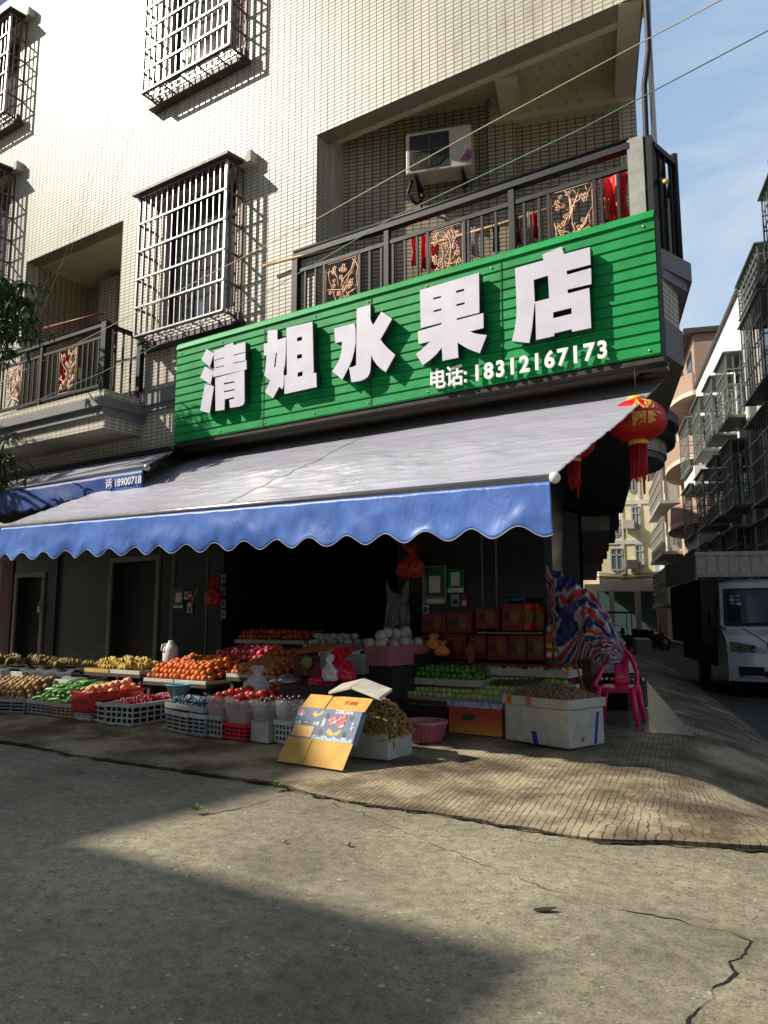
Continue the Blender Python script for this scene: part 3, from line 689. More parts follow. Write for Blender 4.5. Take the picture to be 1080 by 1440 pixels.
for a, b, t in ((22, 57, 812), (156, 218, 790)):
    D = bpy.data.objects.new('doorway', None); col.objects.link(D); D.parent = CB; z1 = onY((a+b)/2, t, YG).z; ORG[D] = Vector((gx(a), YG, .19)); D.location = ORG[D]-ORG[CB]
    m_ = MB(); m_.box((gx(a)-.1, YG-.04, .19), (gx(a), YG, z1+.1)); m_.box((gx(b), YG-.04, .19), (gx(b)+.1, YG, z1+.1)); m_.box((gx(a), YG-.04, z1), (gx(b), YG, z1+.1)); m_.build('door_frame', mat('dull_metal_frame', (.14,.15,.135), .5, .2, 8), D)
    m_ = MB(); m_.box((gx(a), YG+.2, .19), (gx(b), YG+.25, z1)); m_.build('door_leaf', M_BLACK, D)
# trim strips on the cladding
mb = MB()
for px in (222, 240, 243, 290): mb.box((gx(px)-.015, YG-.02, .19), (gx(px)+.015, YG, 3.3))
for px in (680, 700): mb.box((gx(px)-.012, YG-.02, 1.2), (gx(px)+.012, YG, 3.3))
part(mb, 'trim_strip', mat('dull_metal_frame', (.14,.15,.135), .5, .2, 8))
# interior of the shop: floor slab is the platform; back wall, side walls, ceiling
mb = MB(); x0, x1 = gx(312), gx(560)
mb.box((x0-1.2, 16.5, .19), (x1+.6, 16.7, 3.9)); mb.box((x0-1.3, 10.3, .19), (x0-1.2, 16.7, 3.9)); mb.box((x1+.5, 10.3, .19), (x1+.6, 16.7, 3.9)); mb.box((x0-1.2, 10.3, 3.8), (x1+.6, 16.7, 3.9))
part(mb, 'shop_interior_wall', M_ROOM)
# ------------------------------------------------------------------ shop sign
SG = thing('shop_sign', 'long green corrugated shop sign with five white raised characters and phone number', 'sign', (-6, 8.7, 4.44))
YS = 8.7; sx0, sx1 = -10.0, -2.0; zs0, zs1 = 4.45, 6.2
mb = MB(); prof = []; z = zs0; nrib = 12; st = (zs1-zs0-.12)/nrib
for k in range(nrib):
    za = zs0 + k*st
    prof += [(YS+.010, za), (YS+.012, za+.008), (YS-.001, za+.016), (YS+.0, za+st-.012), (YS-.010, za+st-.003)]
prof += [(YS-.012, zs1-.12), (YS-.03, zs1-.115), (YS-.0, zs1-.03), (YS+.03, zs1)]
def sgz(x, z): return z + .015*(x-sx0)/8*1.0
def bend(x): return .006*noise.noise(Vector((x*1.3, 5, 0)))
nx = 60; vs = [Vector((sx0+(sx1-sx0)*i/nx, y+bend(sx0+(sx1-sx0)*i/nx + z*.7), sgz(sx0+(sx1-sx0)*i/nx, z))) for y, z in prof for i in range(nx+1)]
mb.add(vs, [(j*(nx+1)+i, j*(nx+1)+i+1, (j+1)*(nx+1)+i+1, (j+1)*(nx+1)+i) for j in range(len(prof)-1) for i in range(nx)])
mb.build('corrugated_panel', M_SIGN, SG)
mb = MB(); mb.box((sx0, YS+.04, zs0-.0), (sx1, YS+.27, zs1-.02)); mb.build('backing_frame', mat('sign_backing', (.02,.05,.03), .6), SG)
mb = MB(); mb.box((sx0, YS+.03, zs0-.06), (sx1+.02, YS+.25, zs0-.002)); mb.build('bottom_beam', mat('dirty_beam', (.03,.027,.02), .8, .4, 8), SG)
for xj in (-7.98, -5.95, -3.93):  # thin dark strips along the joints between sign panels
    mb = MB(); mb.box((xj-.004, YS-.0155, zs0+.01), (xj+.004, YS-.008, zs1-.13)); mb.build('panel_joint', mat('joint_dark_green', (.01,.06,.02), .7), SG)
for k_ in range(9):
    for zz in (zs0+.06, zs1-.19): mb = MB(); mb.ball((sx0+.12+k_*.97, YS-.012, sgz(sx0+.12+k_*.97, zz)), .014, 8, 5, 1, 0, 1, .5); mb.build('screw', M_STEEL, SG)
def ch(loops, sc, ox, oy, Y):
    out = []
    for lp in loops: out.append([(lambda v: (v.x, v.z))(onY(ox + x/sc, oy + y/sc, Y)) for x, y in lp])
    return out
Mxz = lambda Y: Matrix(((1,0,0,0),(0,0,-1,Y),(0,1,0,0),(0,0,0,1)))
CH = {
 'qing': (6, 270, 420, [
   [(125,425),(186,463),(152,578),(80,515)], [(112,572),(181,612),(158,722),(70,665)], [(112,722),(187,740),(150,968),(70,945)],
   [(185,442),(277,408),(277,395),(348,370),(353,393),(452,366),(452,522),(461,518),(462,597),(180,662),(178,622),(190,590)],
   [(193,518),(275,494),(275,501),(193,525)], [(200,580),(275,562),(275,569),(200,588)], [(350,474),(448,450),(448,457),(350,483)], [(350,541),(452,522),(452,528),(350,549)],
   [(198,670),(443,603),(445,860),(440,885),(425,900),(400,910),(322,922),(316,855),(360,842),(360,828),(278,850),(275,938),(200,948)],
   [(272,712),(362,697),(362,708),(272,725)], [(272,780),(362,762),(362,773),(272,792)]]),
 'jie': (6, 270, 420, [
   [(640,270),(722,262),(722,350),(795,325),(792,480),(785,560),(772,628),(778,648),(774,735),(764,766),(738,742),(685,840),(617,790),(662,690),(612,650),(625,560),(632,478),(610,482),(608,380),(640,375)],
   [(710,455),(720,460),(706,580),(693,580)],
   [(799,247),(1018,195),(1028,630),(1050,625),(1053,745),(782,805),(782,652),(803,642)],
   [(888,330),(930,320),(930,352),(888,362)], [(888,475),(930,465),(930,500),(888,510)], [(893,625),(935,612),(935,650),(893,662)]]),
 'shui': (8.308, 450, 410, [
   [(168,435),(300,398),(385,375),(405,376),(417,440),(418,600),(400,700),(375,800),(345,870),(262,1030),(145,930),(190,865),(225,800),(250,720),(262,583),(180,603)],
   [(432,200),(590,155),(590,320),(605,365),(625,390),(720,235),(843,320),(708,560),(740,605),(790,660),(880,740),(768,942),(715,905),(665,855),(625,800),(600,740),(594,870),(590,920),(578,965),(555,1000),(515,1028),(470,1045),(370,1060),(342,890),(385,882),(425,860)]]),
 'guo': (7.714, 570, 370, [
   [(160,295),(800,105),(805,538),(560,600),(560,620),(848,543),(850,705),(705,742),(740,760),(790,770),(885,782),(808,978),(740,955),(680,930),(620,895),(568,862),(577,1025),(405,1060),(398,915),(340,985),(270,1050),(190,1108),(118,985),(160,955),(215,905),(275,848),(145,880),(137,742),(395,665),(395,647),(170,706)],
   [(305,378),(390,356),(390,376),(305,399)], [(308,515),(392,492),(392,513),(308,536)], [(553,301),(640,278),(640,302),(553,326)], [(556,447),(645,424),(645,447),(556,469)]]),
 'dian': (6.75, 700, 330, [
   [(165,320),(435,245),(425,190),(605,115),(630,185),(875,120),(882,285),(655,345),(658,382),(886,318),(890,470),(663,522),(668,560),(870,506),(888,885),(707,922),(703,897),(537,937),(537,962),(365,1000),(358,655),(350,655),(340,760),(325,900),(300,1028),(135,1012),(158,920),(175,810),(180,740),(176,560)],
   [(342,430),(478,388),(490,605),(352,640)], [(527,738),(700,695),(703,752),(527,795)]])}
for k, (sc_, ox, oy, lps) in CH.items():
    f = poly_mesh('raised_character', ch(lps, sc_, ox, oy, YS-.16), Mxz(YS-.16), .012, M_LETTER, SG)
    poly_mesh('character_side', ch(lps, sc_, ox, oy, YS-.16), Mxz(YS-.10), .105, M_LSIDE, SG)
# phone line
a = onY(602, 548, YS-.05); b_ = onY(847, 500, YS-.05); u = (b_-a); 
pl = Vector((u.x, 0, u.z)); sizeT = .30
M_WL = mat('white_lettering', (.8,.8,.78), .4, .03)
def sign_text(s, px0, py0, px1, py1, size, bold, Yp=YS-.06, name='phone_lettering', space=1.0):
    a = onY(px0, py0, Yp); b = onY(px1, py1, Yp); d = b - a
    cu = bpy.data.curves.new('t', 'FONT'); cu.body = s; cu.size = size; cu.space_character = space; t = bpy.data.objects.new('t', cu); col.objects.link(t)
    bpy.context.view_layer.update(); wd = t.dimensions.x; bpy.data.objects.remove(t)
    text_mesh(name, s, size, plane_M(a, d, Vector((0,0,1))), .03, M_WL, SG, bold, d.length/wd, space)
for k_, (ox_, oz_) in enumerate(((0,0),(.9,0),(0,-.9),(.9,-.9))): sign_text('电话:', 603+ox_, 547+oz_, 653+ox_, 538+oz_, .30, 0.0, YS-.06-.0015*k_)
sign_text('18312167173', 665, 536, 847, 503, .285, .009, space=1.22)
# ------------------------------------------------------------------ main awning
AW0 = thing('main_awning', 'wide grey and blue awning with scalloped valance under the green sign', 'awning', (-6.5, 7.3, 2.8))
FL, FR = onY(3, 740, 5.9), onY(775, 672, 5.9)
BL_, BR_ = Vector((-10.9, 9.5, 4.39)), Vector((-2.17, 9.5, 4.39))
def awn(u, v):
    f = FL.lerp(FR, u); b = BL_.lerp(BR_, u); p = b.lerp(f, v)
    sag = -.035*math.sin(math.pi*v)*(1+.25*math.sin(u*9)) 
    wr = .022*noise.noise(Vector((p.x*.9, p.y*1.7, 3))) + .012*noise.noise(Vector((p.x*3.3+p.y*1.5, p.y*3.8, 8)))*math.sin(math.pi*v)
    cr_ = .016*abs(noise.noise(Vector((p.x*1.6, p.y*6, 12))))*max(0, math.sin(math.pi*min(1, max(0, (v-.45)/.5))))
    return p + Vector((0, 0, sag + wr*math.sin(math.pi*min(1, v*1.0+.02)) + cr_*3.4))
mb = MB(); mb.grid(awn, 240, 90); solid(mb.build('canopy', M_AWN, AW0), .004)
M_SEAM = mat('seam_tape', (.22,.21,.2), .5, .1)
for uu, wd in ((.525, .03), (.34, .008), (.72, .006), (.16, .006)):
    mb = MB(); mb.grid(lambda u, v: awn(uu + (u-.5)*wd/8.2 - (0), v) + Vector((0,0,.006)), 2, 60); mb.build('seam', M_SEAM if wd > .01 else mat('seam_line', (.55,.54,.55), .4), AW0)
NS = 18
def val(u, v):
    t = FL.lerp(FR, u); k = u*NS; sc = .5+.5*math.cos(2*math.pi*(k+.15))
    L = .45 - .095*(1-sc)
    x = t + Vector((0, 0, -.03 - L*v))
    x.y += -.02 + .045*v*noise.noise(Vector((t.x*1.7, v*1.2, 4))) + .018*noise.noise(Vector((t.x*6, v*2.2, 9)))*v
    x.x += .02*noise.noise(Vector((t.x*1.2, v*1.3, 14)))*v
    return x
mb = MB(); mb.grid(val, 480, 14); solid(mb.build('valance', M_VAL, AW0), .003)
mb = MB(); mb.tube([val(i/480, 1.0) for i in range(481)], .005, 5); mb.build('piping', mat('pale_piping', (.30,.34,.45), .6), AW0)
mb = MB(); mb.tube([FL+Vector((-.02,0,.0)), FR+Vector((.02,0,0))], .034, 12); mb.build('front_bar', mat('front_bar_metal', (.3,.29,.3), .35, .1, 10, metal=.6), AW0)
mb = MB()
for p in (FL, FR): mb.ball(p + Vector((.03 if p is FR else -.03,0,0)), .05, 10, 6)
mb.build('end_cap', M_WHITEP, AW0)
mb = MB(); mb.tube([BL_, BR_], .06, 10); mb.build('roller', M_BROWN, AW0)
for u in (.12, .5, .88):
    b0 = BL_.lerp(BR_, u) + Vector((0,.1,-.25)); f0 = FL.lerp(FR, u) + Vector((0,.05,-.02)); el = b0.lerp(f0, .5) + Vector((-.5, 0, -.1))
    mb = MB(); mb.tube([b0, el, f0], .025, 8); mb.build('folding_arm', M_BROWN, AW0)
# neighbouring awning on the left
A2 = thing('side_awning', 'smaller folded blue and grey awning left of the green sign', 'awning', (-12, 8, 3.8))
f1 = onY(203, 658, 7.55); f0 = Vector((-23.5, 7.55, f1.z-.02)); b1 = Vector((-10.15, 8.9, 4.42)); b0 = Vector((-23.5, 8.9, 4.42))
def aw2(u, v):
    p = b0.lerp(b1, u).lerp(f0.lerp(f1, u), v); return p + Vector((0,0,-.05*math.sin(math.pi*v)+.01*noise.noise(p*2)))
mb = MB(); mb.grid(aw2, 80, 20); solid(mb.build('canopy', M_AWN, A2), .004)
def va2(u, v):
    t = f0.lerp(f1, u); L = .42 - .06*(1-abs(math.sin(math.pi*u*30)))
    return t + Vector((0, -.02+.05*v*noise.noise(Vector((t.x*2, v, 2))), -.03-L*v))
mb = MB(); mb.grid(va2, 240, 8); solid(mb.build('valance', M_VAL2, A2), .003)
mb = MB(); mb.tube([f0, f1+Vector((.05,0,0))], .035, 10); mb.ball(f1+Vector((.07,0,0)), .06, 10, 6); mb.build('front_bar', mat('front_bar_metal', (.3,.29,.3), .35), A2)
mb = MB(); mb.tube([b1+Vector((-.1,0,-.1)), f1+Vector((.12,0,.0))], .05, 8); mb.build('folding_arm', M_BLACKM, A2)
mb = MB(); mb.box((-23.5, 8.75, 4.36), (-10.05, 9.0, 4.44)); mb.build('roller', M_BLACKM, A2)
ta = onY(148, 686, 7.5); text_mesh('valance_lettering', '话 18900718', .16, plane_M(ta, (1,0,0), (0,0,1)), .004, M_WCLOTH, A2, .004)
# ------------------------------------------------------------------ helpers for goods
def base_pt(px, py, dz=0.0):
    p = onZ(px, py, .1)
    for _ in range(6): p = onZ(px, py, ramp_z(p.y) + .022 + dz)
    return p
def frame_of(pa, pb): d = pb - pa; return math.atan2(d.y, d.x), Vector((d.x, d.y, 0)).length
def LM(o, ang): return Matrix.Translation(o) @ Matrix.Rotation(ang, 4, 'Z')
M_CRATEW = mat('white_crate_plastic', (.55,.56,.52), .45, .15, 12)
M_CRATEG = mat('dirty_crate_plastic', (.33,.34,.32), .5, .25, 12)
M_CRATER = mat('red_crate_plastic', (.65,.02,.03), .4, .12, 12)
M_CRATEB = mat('black_crate_plastic', (.02,.02,.022), .5, .2, 12)
M_REDBAG = mat('red_bag_film', (.6,.03,.03), .3, .25, 9, bmp=.4, bscale=14)
M_CLEARB = mat('clear_bag_film', (.62,.58,.60), .16, .12, 12, alpha=.34, bmp=.6, bscale=16)
def slat_crate(o, ang, w, d, h, m, name, label, cat, group=None, rows=3, rimm=None, cols=5):
    T = thing(name, label, cat, o, group); M = LM(o, ang)
    b = MB(); t = .02
    for j in range(rows+1):
        z = .02 + (h-.07)*j/rows
        for (a, c) in (((0,0,z),(w,t,z+.018)), ((0,d-t,z),(w,d,z+.018)), ((0,t,z),(t,d-t,z+.018)), ((w-t,t,z),(w,d-t,z+.018))): b.box(a, c)
    nc = cols
    for i in range(nc+1):
        x = .0 + (w-t)*i/nc; b.box((x,.003,.018),(x+t*.9,t-.003,h-.04)); b.box((x,d-t+.003,.018),(x+t*.9,d-.003,h-.04))
    nd = max(3, int(d/.12))
    for i in range(nd+1):
        y = (d-t)*i/nd; b.box((.003,y,.018),(t-.003,y+t*.9,h-.04)); b.box((w-t+.003,y,.018),(w-.003,y+t*.9,h-.04))
    b.box((.02,.02,.0),(w-.02,d-.02,.016))
    b.xf(M); b.build('slatted_side', m, T)
    b = MB(); k = .012
    for (a, c) in (((-k,-k,h-.05),(w+k,.02,h)), ((-k,d-.02,h-.05),(w+k,d+k,h)), ((-k,.02,h-.05),(.02,d-.02,h)), ((w-.02,.02,h-.05),(w+k,d-.02,h))): b.box(a, c)
    b.xf(M); b.build('rim', rimm or m, T)
    b = MB(); b.box((.022,.022,.02),(w-.022,d-.022,h-.1)); b.xf(M); b.build('liner', M_BLACK, T)
    return T, M
def foam_box(o, ang, w, d, h, name, label, cat='box', group=None, m=None, lid=False, fill=None):
    T = thing(name, label, cat, o, group); M = LM(o, ang); t = .03; b = MB()
    for (a, c) in (((0,0,0),(w,t,h)), ((0,d-t,0),(w,d,h)), ((0,t,0),(t,d-t,h)), ((w-t,t,0),(w,d-t,h)), ((t,t,0),(w-t,d-t,h-.07))): b.box(a, c)
    b.xf(M); bevel(b.build('box_body', m or M_FOAM, T), .006)
    if lid:
        b = MB(); k = .012; b.box((-k,-k,h-.075),(w+k,d+k,h-.06))
        b.xf(M); b.build('rim', M_FOAM, T)
    return T, M
def tray(o, ang, w, d, label, group, h=.06, m=None, name='foam_tray', cat='tray'):
    T = thing(name, label, cat, o, group); M = LM(o, ang); b = MB(); t = .02
    for (a, c) in (((0,0,0),(w,t,h)), ((0,d-t,0),(w,d,h)), ((0,t,0),(t,d-t,h)), ((w-t,t,0),(w,d-t,h)), ((t,t,.0),(w-t,d-t,.02))): b.box(a, c)
    b.xf(M); bevel(b.build('tray_body', m or M_FOAM, T), .005)
    return T, M
def table(pa, pb, depth, label, m=None, zt=None, th=.05):
    """display table whose top front edge runs from pa to pb"""
    ang, wd = frame_of(pa, pb); o = Vector((pa.x, pa.y, .1)); T = thing('display_table', label, 'table', o); M = LM(Vector((pa.x, pa.y, 0)), ang); z = pa.z
    b = MB(); b.box((0,0,z-th),(wd,depth,z)); b.xf(M); b.build('table_top', m or M_DKWOOD, T)
    for x in (.04, wd-.1):
        for y in (.05, depth-.1):
            p = M @ Vector((x, y, 0)); b = MB(); gz = ramp_z(p.y)+.02; b.box((x,y,gz),(x+.06,y+.06,z-th)); b.xf(M); b.build('leg', M_DKWOOD, T)
    b = MB(); b.box((.1,.07,.25),(wd-.1,depth-.07,.28)); b.xf(M); b.build('lower_shelf', M_DKWOOD, T)
    b = MB(); b.box((.06,depth-.04,.24),(wd-.06,depth-.02,z-th)); b.xf(M); b.build('back_cloth', M_DKCLOTH, T)
    return T, M
# ---- fruit prototypes (built once, the first placement moves the prototype itself)
class Proto:
    def __init__(s, make): s.make = make; s.o = None
    def place(s, loc, label, cat, group, rot=(0,0,0), sc=1.0):
        if s.o is None: s.o = s.make(); o = s.o
        else: o = copy_tree(s.o)
        o.location = loc; o.rotation_euler = rot; o.scale = (sc,)*3
        return tag(o, label, cat, group)
def fruit(name, m, r, sz=1.0, jit=.04, stem=None, dimple=False, n=12):
    def mk():
        b = MB(); b.ball((0,0,0), r, n, 8, sz, jit)
        if dimple:
            b.v[0].z -= r*.2
        o = b.build(name, m, origin=(0,0,0))
        if stem: c = MB(); c.tube([(0,0,r*sz*.85),(r*.1,0,r*sz*1.15)], r*.07, 5); c.build('stem', stem, o)
        return o
    return Proto(mk)
F_OR = mat('orange_peel', (.66,.16,.025), .5, .18, 14, rnd_amt=.3, bmp=.2, bscale=120)
F_AP = mat('apricot_skin', (.75,.32,.10), .55, .25, 9, rnd_amt=.35, c2=(.65,.16,.05))
F_PK = mat('pink_apple_skin', (.50,.06,.10), .4, .35, 7, rnd_amt=.35)
F_RD = mat('red_apple_skin', (.40,.02,.02), .3, .4, 8, rnd_amt=.4, c2=(.55,.12,.05))
F_DK = mat('dark_plum_skin', (.035,.012,.018), .3, .4, 10, rnd_amt=.4)
F_LIME = mat('lime_peel', (.09,.21,.03), .4, .25, 12, rnd_amt=.45, bmp=.15, bscale=90)
F_PCH = mat('peach_skin', (.80,.42,.22), .6, .3, 6, rnd_amt=.25, c2=(.75,.25,.12))
F_BRN = mat('longkong_skin', (.48,.30,.11), .6, .35, 9, rnd_amt=.4, c2=(.25,.15,.06))
F_BAN = mat('banana_peel', (.62,.42,.06), .5, .25, 7, rnd_amt=.35, c2=(.38,.26,.04))
F_GMAN = mat('green_mango_skin', (.09,.23,.04), .4, .4, 8, rnd_amt=.3)
F_GRAPE = mat('pale_pear_skin', (.36,.40,.33), .5, .2, 10, rnd_amt=.3)
F_STEM = mat('fruit_stem', (.08,.08,.03), .7)
orange = fruit('orange', F_OR, .049, .92, stem=F_STEM); apricot = fruit('apricot', F_AP, .042, .95); pinkap = fruit('pink_apple', F_PK, .056, .92, stem=F_STEM)
redap = fruit('red_apple', F_RD, .047, .92, stem=F_STEM); plum = fruit('plum', F_DK, .034, 1.05); lime = fruit('lime', F_LIME, .038, 1.05, .06); peach = fruit('peach', F_PCH, .05, .95)
brownf = fruit('brown_fruit', F_BRN, .048, .9, .12); pearw = fruit('pale_pear', F_GRAPE, .05, 1.1, .1); bluep = fruit('blue_plum', mat('blue_plum_skin', (.09,.14,.20), .5, .4, 12, rnd_amt=.4), .035, .7, .25)
def mk_banana():
    T = thing('banana_hand', 'x', 'banana'); n = 6
    for i in range(n):
        a = R(-50 + 100*i/(n-1)); b = MB(); pts = []
        for k in range(7):
            t = k/6; pts.append(Vector((math.sin(a)*(.03+.15*t), -.02 + .10*t*math.cos(a), .075*math.sin(math.pi*(t*.9+.05)) + .01*i % .02)))
        b.tube(pts, [.008, .016, .021, .023, .021, .016, .007], 7); b.build('banana', F_BAN, T)
    b = MB(); b.ball((0,-.02,.02), .018, 7, 5); b.build('crown', F_STEM, T); return T
banana = Proto(mk_banana)
def mk_long(name, m, L, r):
    def f():
        b = MB(); b.tube([Vector((-L/2+L*k/7, .02*math.sin(k*.5), 0)) for k in range(8)], [r*.35, r*.8, r, r*1.03, r, r*.92, r*.7, r*.25], 9); return b.build(name, m, origin=(0,0,0))
    return Proto(f)
greenm = mk_long('green_mango', F_GMAN, .24, .038)
def pile(P, M, x0, x1, y0, y1, z, H, r, label, cat, group, n=999, jx=.3, slope=0.0, rot=True, sc=(.88, 1.1), pw=.5, zr=None):
    """fruits resting on a heap: hexagonal layers that shrink upwards"""
    made = 0; layer = 0; zz = z + r*.9; lx0, lx1, ly0, ly1 = x0+r, x1-r, y0+r, y1-r
    while lx1 > lx0-1e-6 and ly1 > ly0-1e-6 and zz < z + H + r*.2 and made < n:
        ny = max(1, int((ly1-ly0)/(r*1.8))+1); nx = max(1, int((lx1-lx0)/(r*2.05))+1)
        inner_only = layer == 0 and H > r*2.5
        for j in range(ny):
            for i in range(nx):
                # the first layer's fruits that later layers bury completely are left out
                if inner_only and 1 < i < nx-2 and 1 < j < ny-1: continue
                x = lx0 + (lx1-lx0)*((i+.5*(j % 2))/max(1, nx-.5)) + rnd.uniform(-1,1)*r*jx; y = ly0 + (ly1-ly0)*(j/max(1, ny-1)) + rnd.uniform(-1,1)*r*jx
                p = M @ Vector((x, y, zz + slope*(y-y0) + rnd.uniform(-.3,.3)*r))
                P.place(p, label, cat, group, (rnd.uniform(0,6.3), rnd.uniform(0,6.3), rnd.uniform(0,6.3)) if rot else (rnd.uniform(-.2,.2), rnd.uniform(-.2,.2), rot_z + rnd.uniform(-.4,.4)), rnd.uniform(*sc)); made += 1
                if made >= n: return made
        zz += r*1.45; layer += 1; s_ = r*1.35
        lx0 += s_; lx1 -= s_; ly0 += s_*pw; ly1 -= s_*.6
    return made
rot_z = 0.0
def stuff_heap(name, m, M, x0, x1, y0, y1, z, H, r, n, label, cat, group=None, sz=1.0, parent=None, seg=7, mound=True):
    b = MB()
    b.grid(lambda u, v: M @ Vector((x0+(x1-x0)*u, y0+(y1-y0)*v, z + H*.8*max(0, math.sin(math.pi*u))**.5*max(0, math.sin(math.pi*v))**.5 if mound else z)), 10, 10)
    for _ in range(n):
        u, v = rnd.random(), rnd.random(); h = H*(max(0, math.sin(math.pi*u))**.5)*(max(0, math.sin(math.pi*v))**.5) if mound else 0
        p = M @ Vector((x0+(x1-x0)*u, y0+(y1-y0)*v, z + h + rnd.uniform(-.3,.8)*r)); b.ball(p, r*rnd.uniform(.8,1.15), seg, 5, sz, .1)
    o = b.build(name, m, parent); tag(o, label, cat, group, 'stuff'); return o
# ------------------------------------------------------------------ front row, left to right
# brown fruit tray on a crate
def crate_px(ax, ay, bx, by, depth, h, m, name, label, cat='crate', rows=3, rimm=None, cols=5, back=None):
    a, b = base_pt(ax, ay), base_pt(bx, by); ang, wd = frame_of(a, b)
    a.z = min(a.z, b.z) ; return slat_crate(a, ang, wd, depth, h, m, name, label, cat, None, rows, rimm, cols) + (wd,)
T, M, wd = crate_px(-60, 1000, 34, 1003, .95, .22, M_CRATEG, 'plastic_crate', 'grey low crate under the brown fruit at the left edge', rimm=M_FOAM)
pile(brownf, M, .0, wd, .0, .9, .17, .20, .047, 'round yellow brown fruit heaped in the leftmost front crate', 'fruit', 'brown fruit in the leftmost crate', slope=.14)
T, M, wd = crate_px(37, 1003, 70, 1007, .8, .2, M_CRATEG, 'plastic_crate', 'dark slatted crate holding the left half of the green mangoes', rimm=M_FOAM)
def mangoes(M, wd, n1, lab):
    for j in range(4):
        for i in range(n1):
            for l in range(2 if j > 0 else 1):
                p = M @ Vector((.06 + (wd-.12)*(i+.5*(j%2))/max(1,n1-.5), .12+.19*j, .2 + .06*l + .05*j + rnd.uniform(0,.02)))
                greenm.place(p, lab, 'fruit', 'green mangoes in the front crates', (R(rnd.uniform(-8,8)), R(rnd.uniform(-20,5)), R(rnd.uniform(15,75))), rnd.uniform(.9,1.15))
mangoes(M, wd, 5, 'long green mango in the pile left of the red bag of peaches')
T, M, wd = crate_px(72, 1008, 104, 1011, .8, .2, M_CARD, 'fruit_carton', 'brown slatted box holding the right half of the green mangoes', rimm=M_FOAM)
mangoes(M, wd, 5, 'long green mango in the pile left of the red bag of peaches')
# peaches in a red bag over a small white crate
T, M, wd = crate_px(104, 1012, 126, 1015, .85, .17, M_CRATEW, 'plastic_crate', 'small white crate under the red bag of peaches')
def open_bag(M, x0, x1, y0, y1, z0, z1, m, label, name='plastic_bag', flare=.05, seed=0):
    def f(u, v):
        a = u*2*math.pi; ca, sa = math.cos(a), math.sin(a); q = .25
        ex = math.copysign(abs(ca)**q, ca); ey = math.copysign(abs(sa)**q, sa); k = 1 + flare*v
        n_ = noise.noise(Vector((u*14, v*3, seed)))*.022*(v+.25)
        x = (x0+x1)/2 + (x1-x0)/2*ex*k + n_; y = (y0+y1)/2 + (y1-y0)/2*ey*k + n_
        return M @ Vector((x, y, z0 + (z1-z0)*v + .03*v*noise.noise(Vector((u*22, 3, seed)))))
    b = MB(); b.grid(f, 96, 8); o = b.build(name, m); solid(o, .002); return tag(o, label, 'bag')
open_bag(M, -.08, wd+.06, -.03, .85, .12, .40, M_REDBAG, 'red plastic bag full of peaches standing on a small white crate', seed=4)
pile(peach, M, -.06, wd+.04, .02, .85, .22, .20, .05, 'peach in the open red bag beside the green mangoes', 'fruit', 'peaches in the red bag', slope=.12)
# cherries: white slatted crates turned to the camera
T, M, wd = crate_px(127, 1013, 146, 1018, .9, .27, M_CRATEW, 'plastic_crate', 'narrow white crate of dark cherries right of the red bag of peaches', cols=2)
F_CH = mat('cherry_skin', (.26,.008,.018), .25, .5, 30); F_CH2 = mat('dark_cherry_skin', (.10,.008,.014), .25, .5, 30)
stuff_heap('dark_cherries', F_CH2, M, .02, wd-.01, .02, .88, .2, .09, .016, 420, 'heap of dark cherries in the narrow white crate', 'cherries')
T, M, wd = crate_px(147, 1019, 186, 1022, .95, .29, M_CRATEW, 'plastic_crate', 'largest white slatted crate heaped with bright red cherries', cols=5)
stuff_heap('red_cherries', F_CH, M, .02, wd-.02, .02, .93, .22, .12, .018, 950, 'heap of bright red cherries in the largest white slatted crate', 'cherries')
a = base_pt(214, 1006); T, M = slat_crate(a, R(33), .5, .8, .28, M_CRATEW, 'plastic_crate', 'white crate of red cherries nearest the dark gap in the front row', 'crate')
stuff_heap('red_cherries', F_CH, M, .02, .48, .02, .78, .22, .08, .018, 420, 'lower heap of red cherries in the crate beside the dark gap', 'cherries')
# blue plums on a tray over two dirty crates
T, M, wd = crate_px(232, 1026, 262, 1034, .9, .26, M_CRATEG, 'plastic_crate', 'dirty white crate on the left under the tray of blue plums', rows=4, cols=3, rimm=M_CRATEW)
T2, M2, wd2 = crate_px(262, 1033, 288, 1037, .9, .26, M_CRATEG, 'plastic_crate', 'dirty grey crate on the right under the tray of blue plums', rows=4, cols=3, rimm=M_CRATEW)
a = base_pt(230, 1025) + Vector((0,0,.27)); T3, M3 = tray(a, R(-12), .92, .85, 'white tray of blue plums on two dirty crates', None, .07)
pile(bluep, M3, .03, .9, .02, .82, .03, .12, .036, 'dusty blue plum on the tray left of the bagged apples', 'fruit', 'blue plums on the tray', n=120)
# four long clear bags of apples and plums on crates
def bagged(ax, ay, bx, by, kind, crm, h, clabel, blabel, P, flabel, group, H=.3, n=60, dp=1.15, rows=3):
    a, b = base_pt(ax, ay), base_pt(bx, by); ang, wd = frame_of(a, b); a.z = min(a.z, b.z); ang = R(-6)
    if kind == 'foam': T, M = foam_box(a, ang, wd, dp, h, 'foam_box', clabel)
    else: T, M = slat_crate(a, ang, wd, dp, h, crm, 'plastic_crate', clabel, 'crate', None, rows, None, 4)
    open_bag(M, .01, wd-.01, .0, dp, h-.02, h+H-.07, M_CLEARB, blabel, flare=.06, seed=ax)
    r = .046 if P is redap else .036
    b = MB(); b.box((.05,.05,h-.02),(wd-.05,dp-.05,h+H-.22)); b.xf(M); tag(b.build('fruit_fill', F_RD if P is redap else F_DK), 'dense bottom layer of fruit inside the ' + blabel, 'fruit', kind='stuff')
    pile(P, M, .02, wd-.02, .02, dp-.02, h+H-.17, .28, r, flabel, 'fruit', group, n=n, slope=.06, pw=.3)
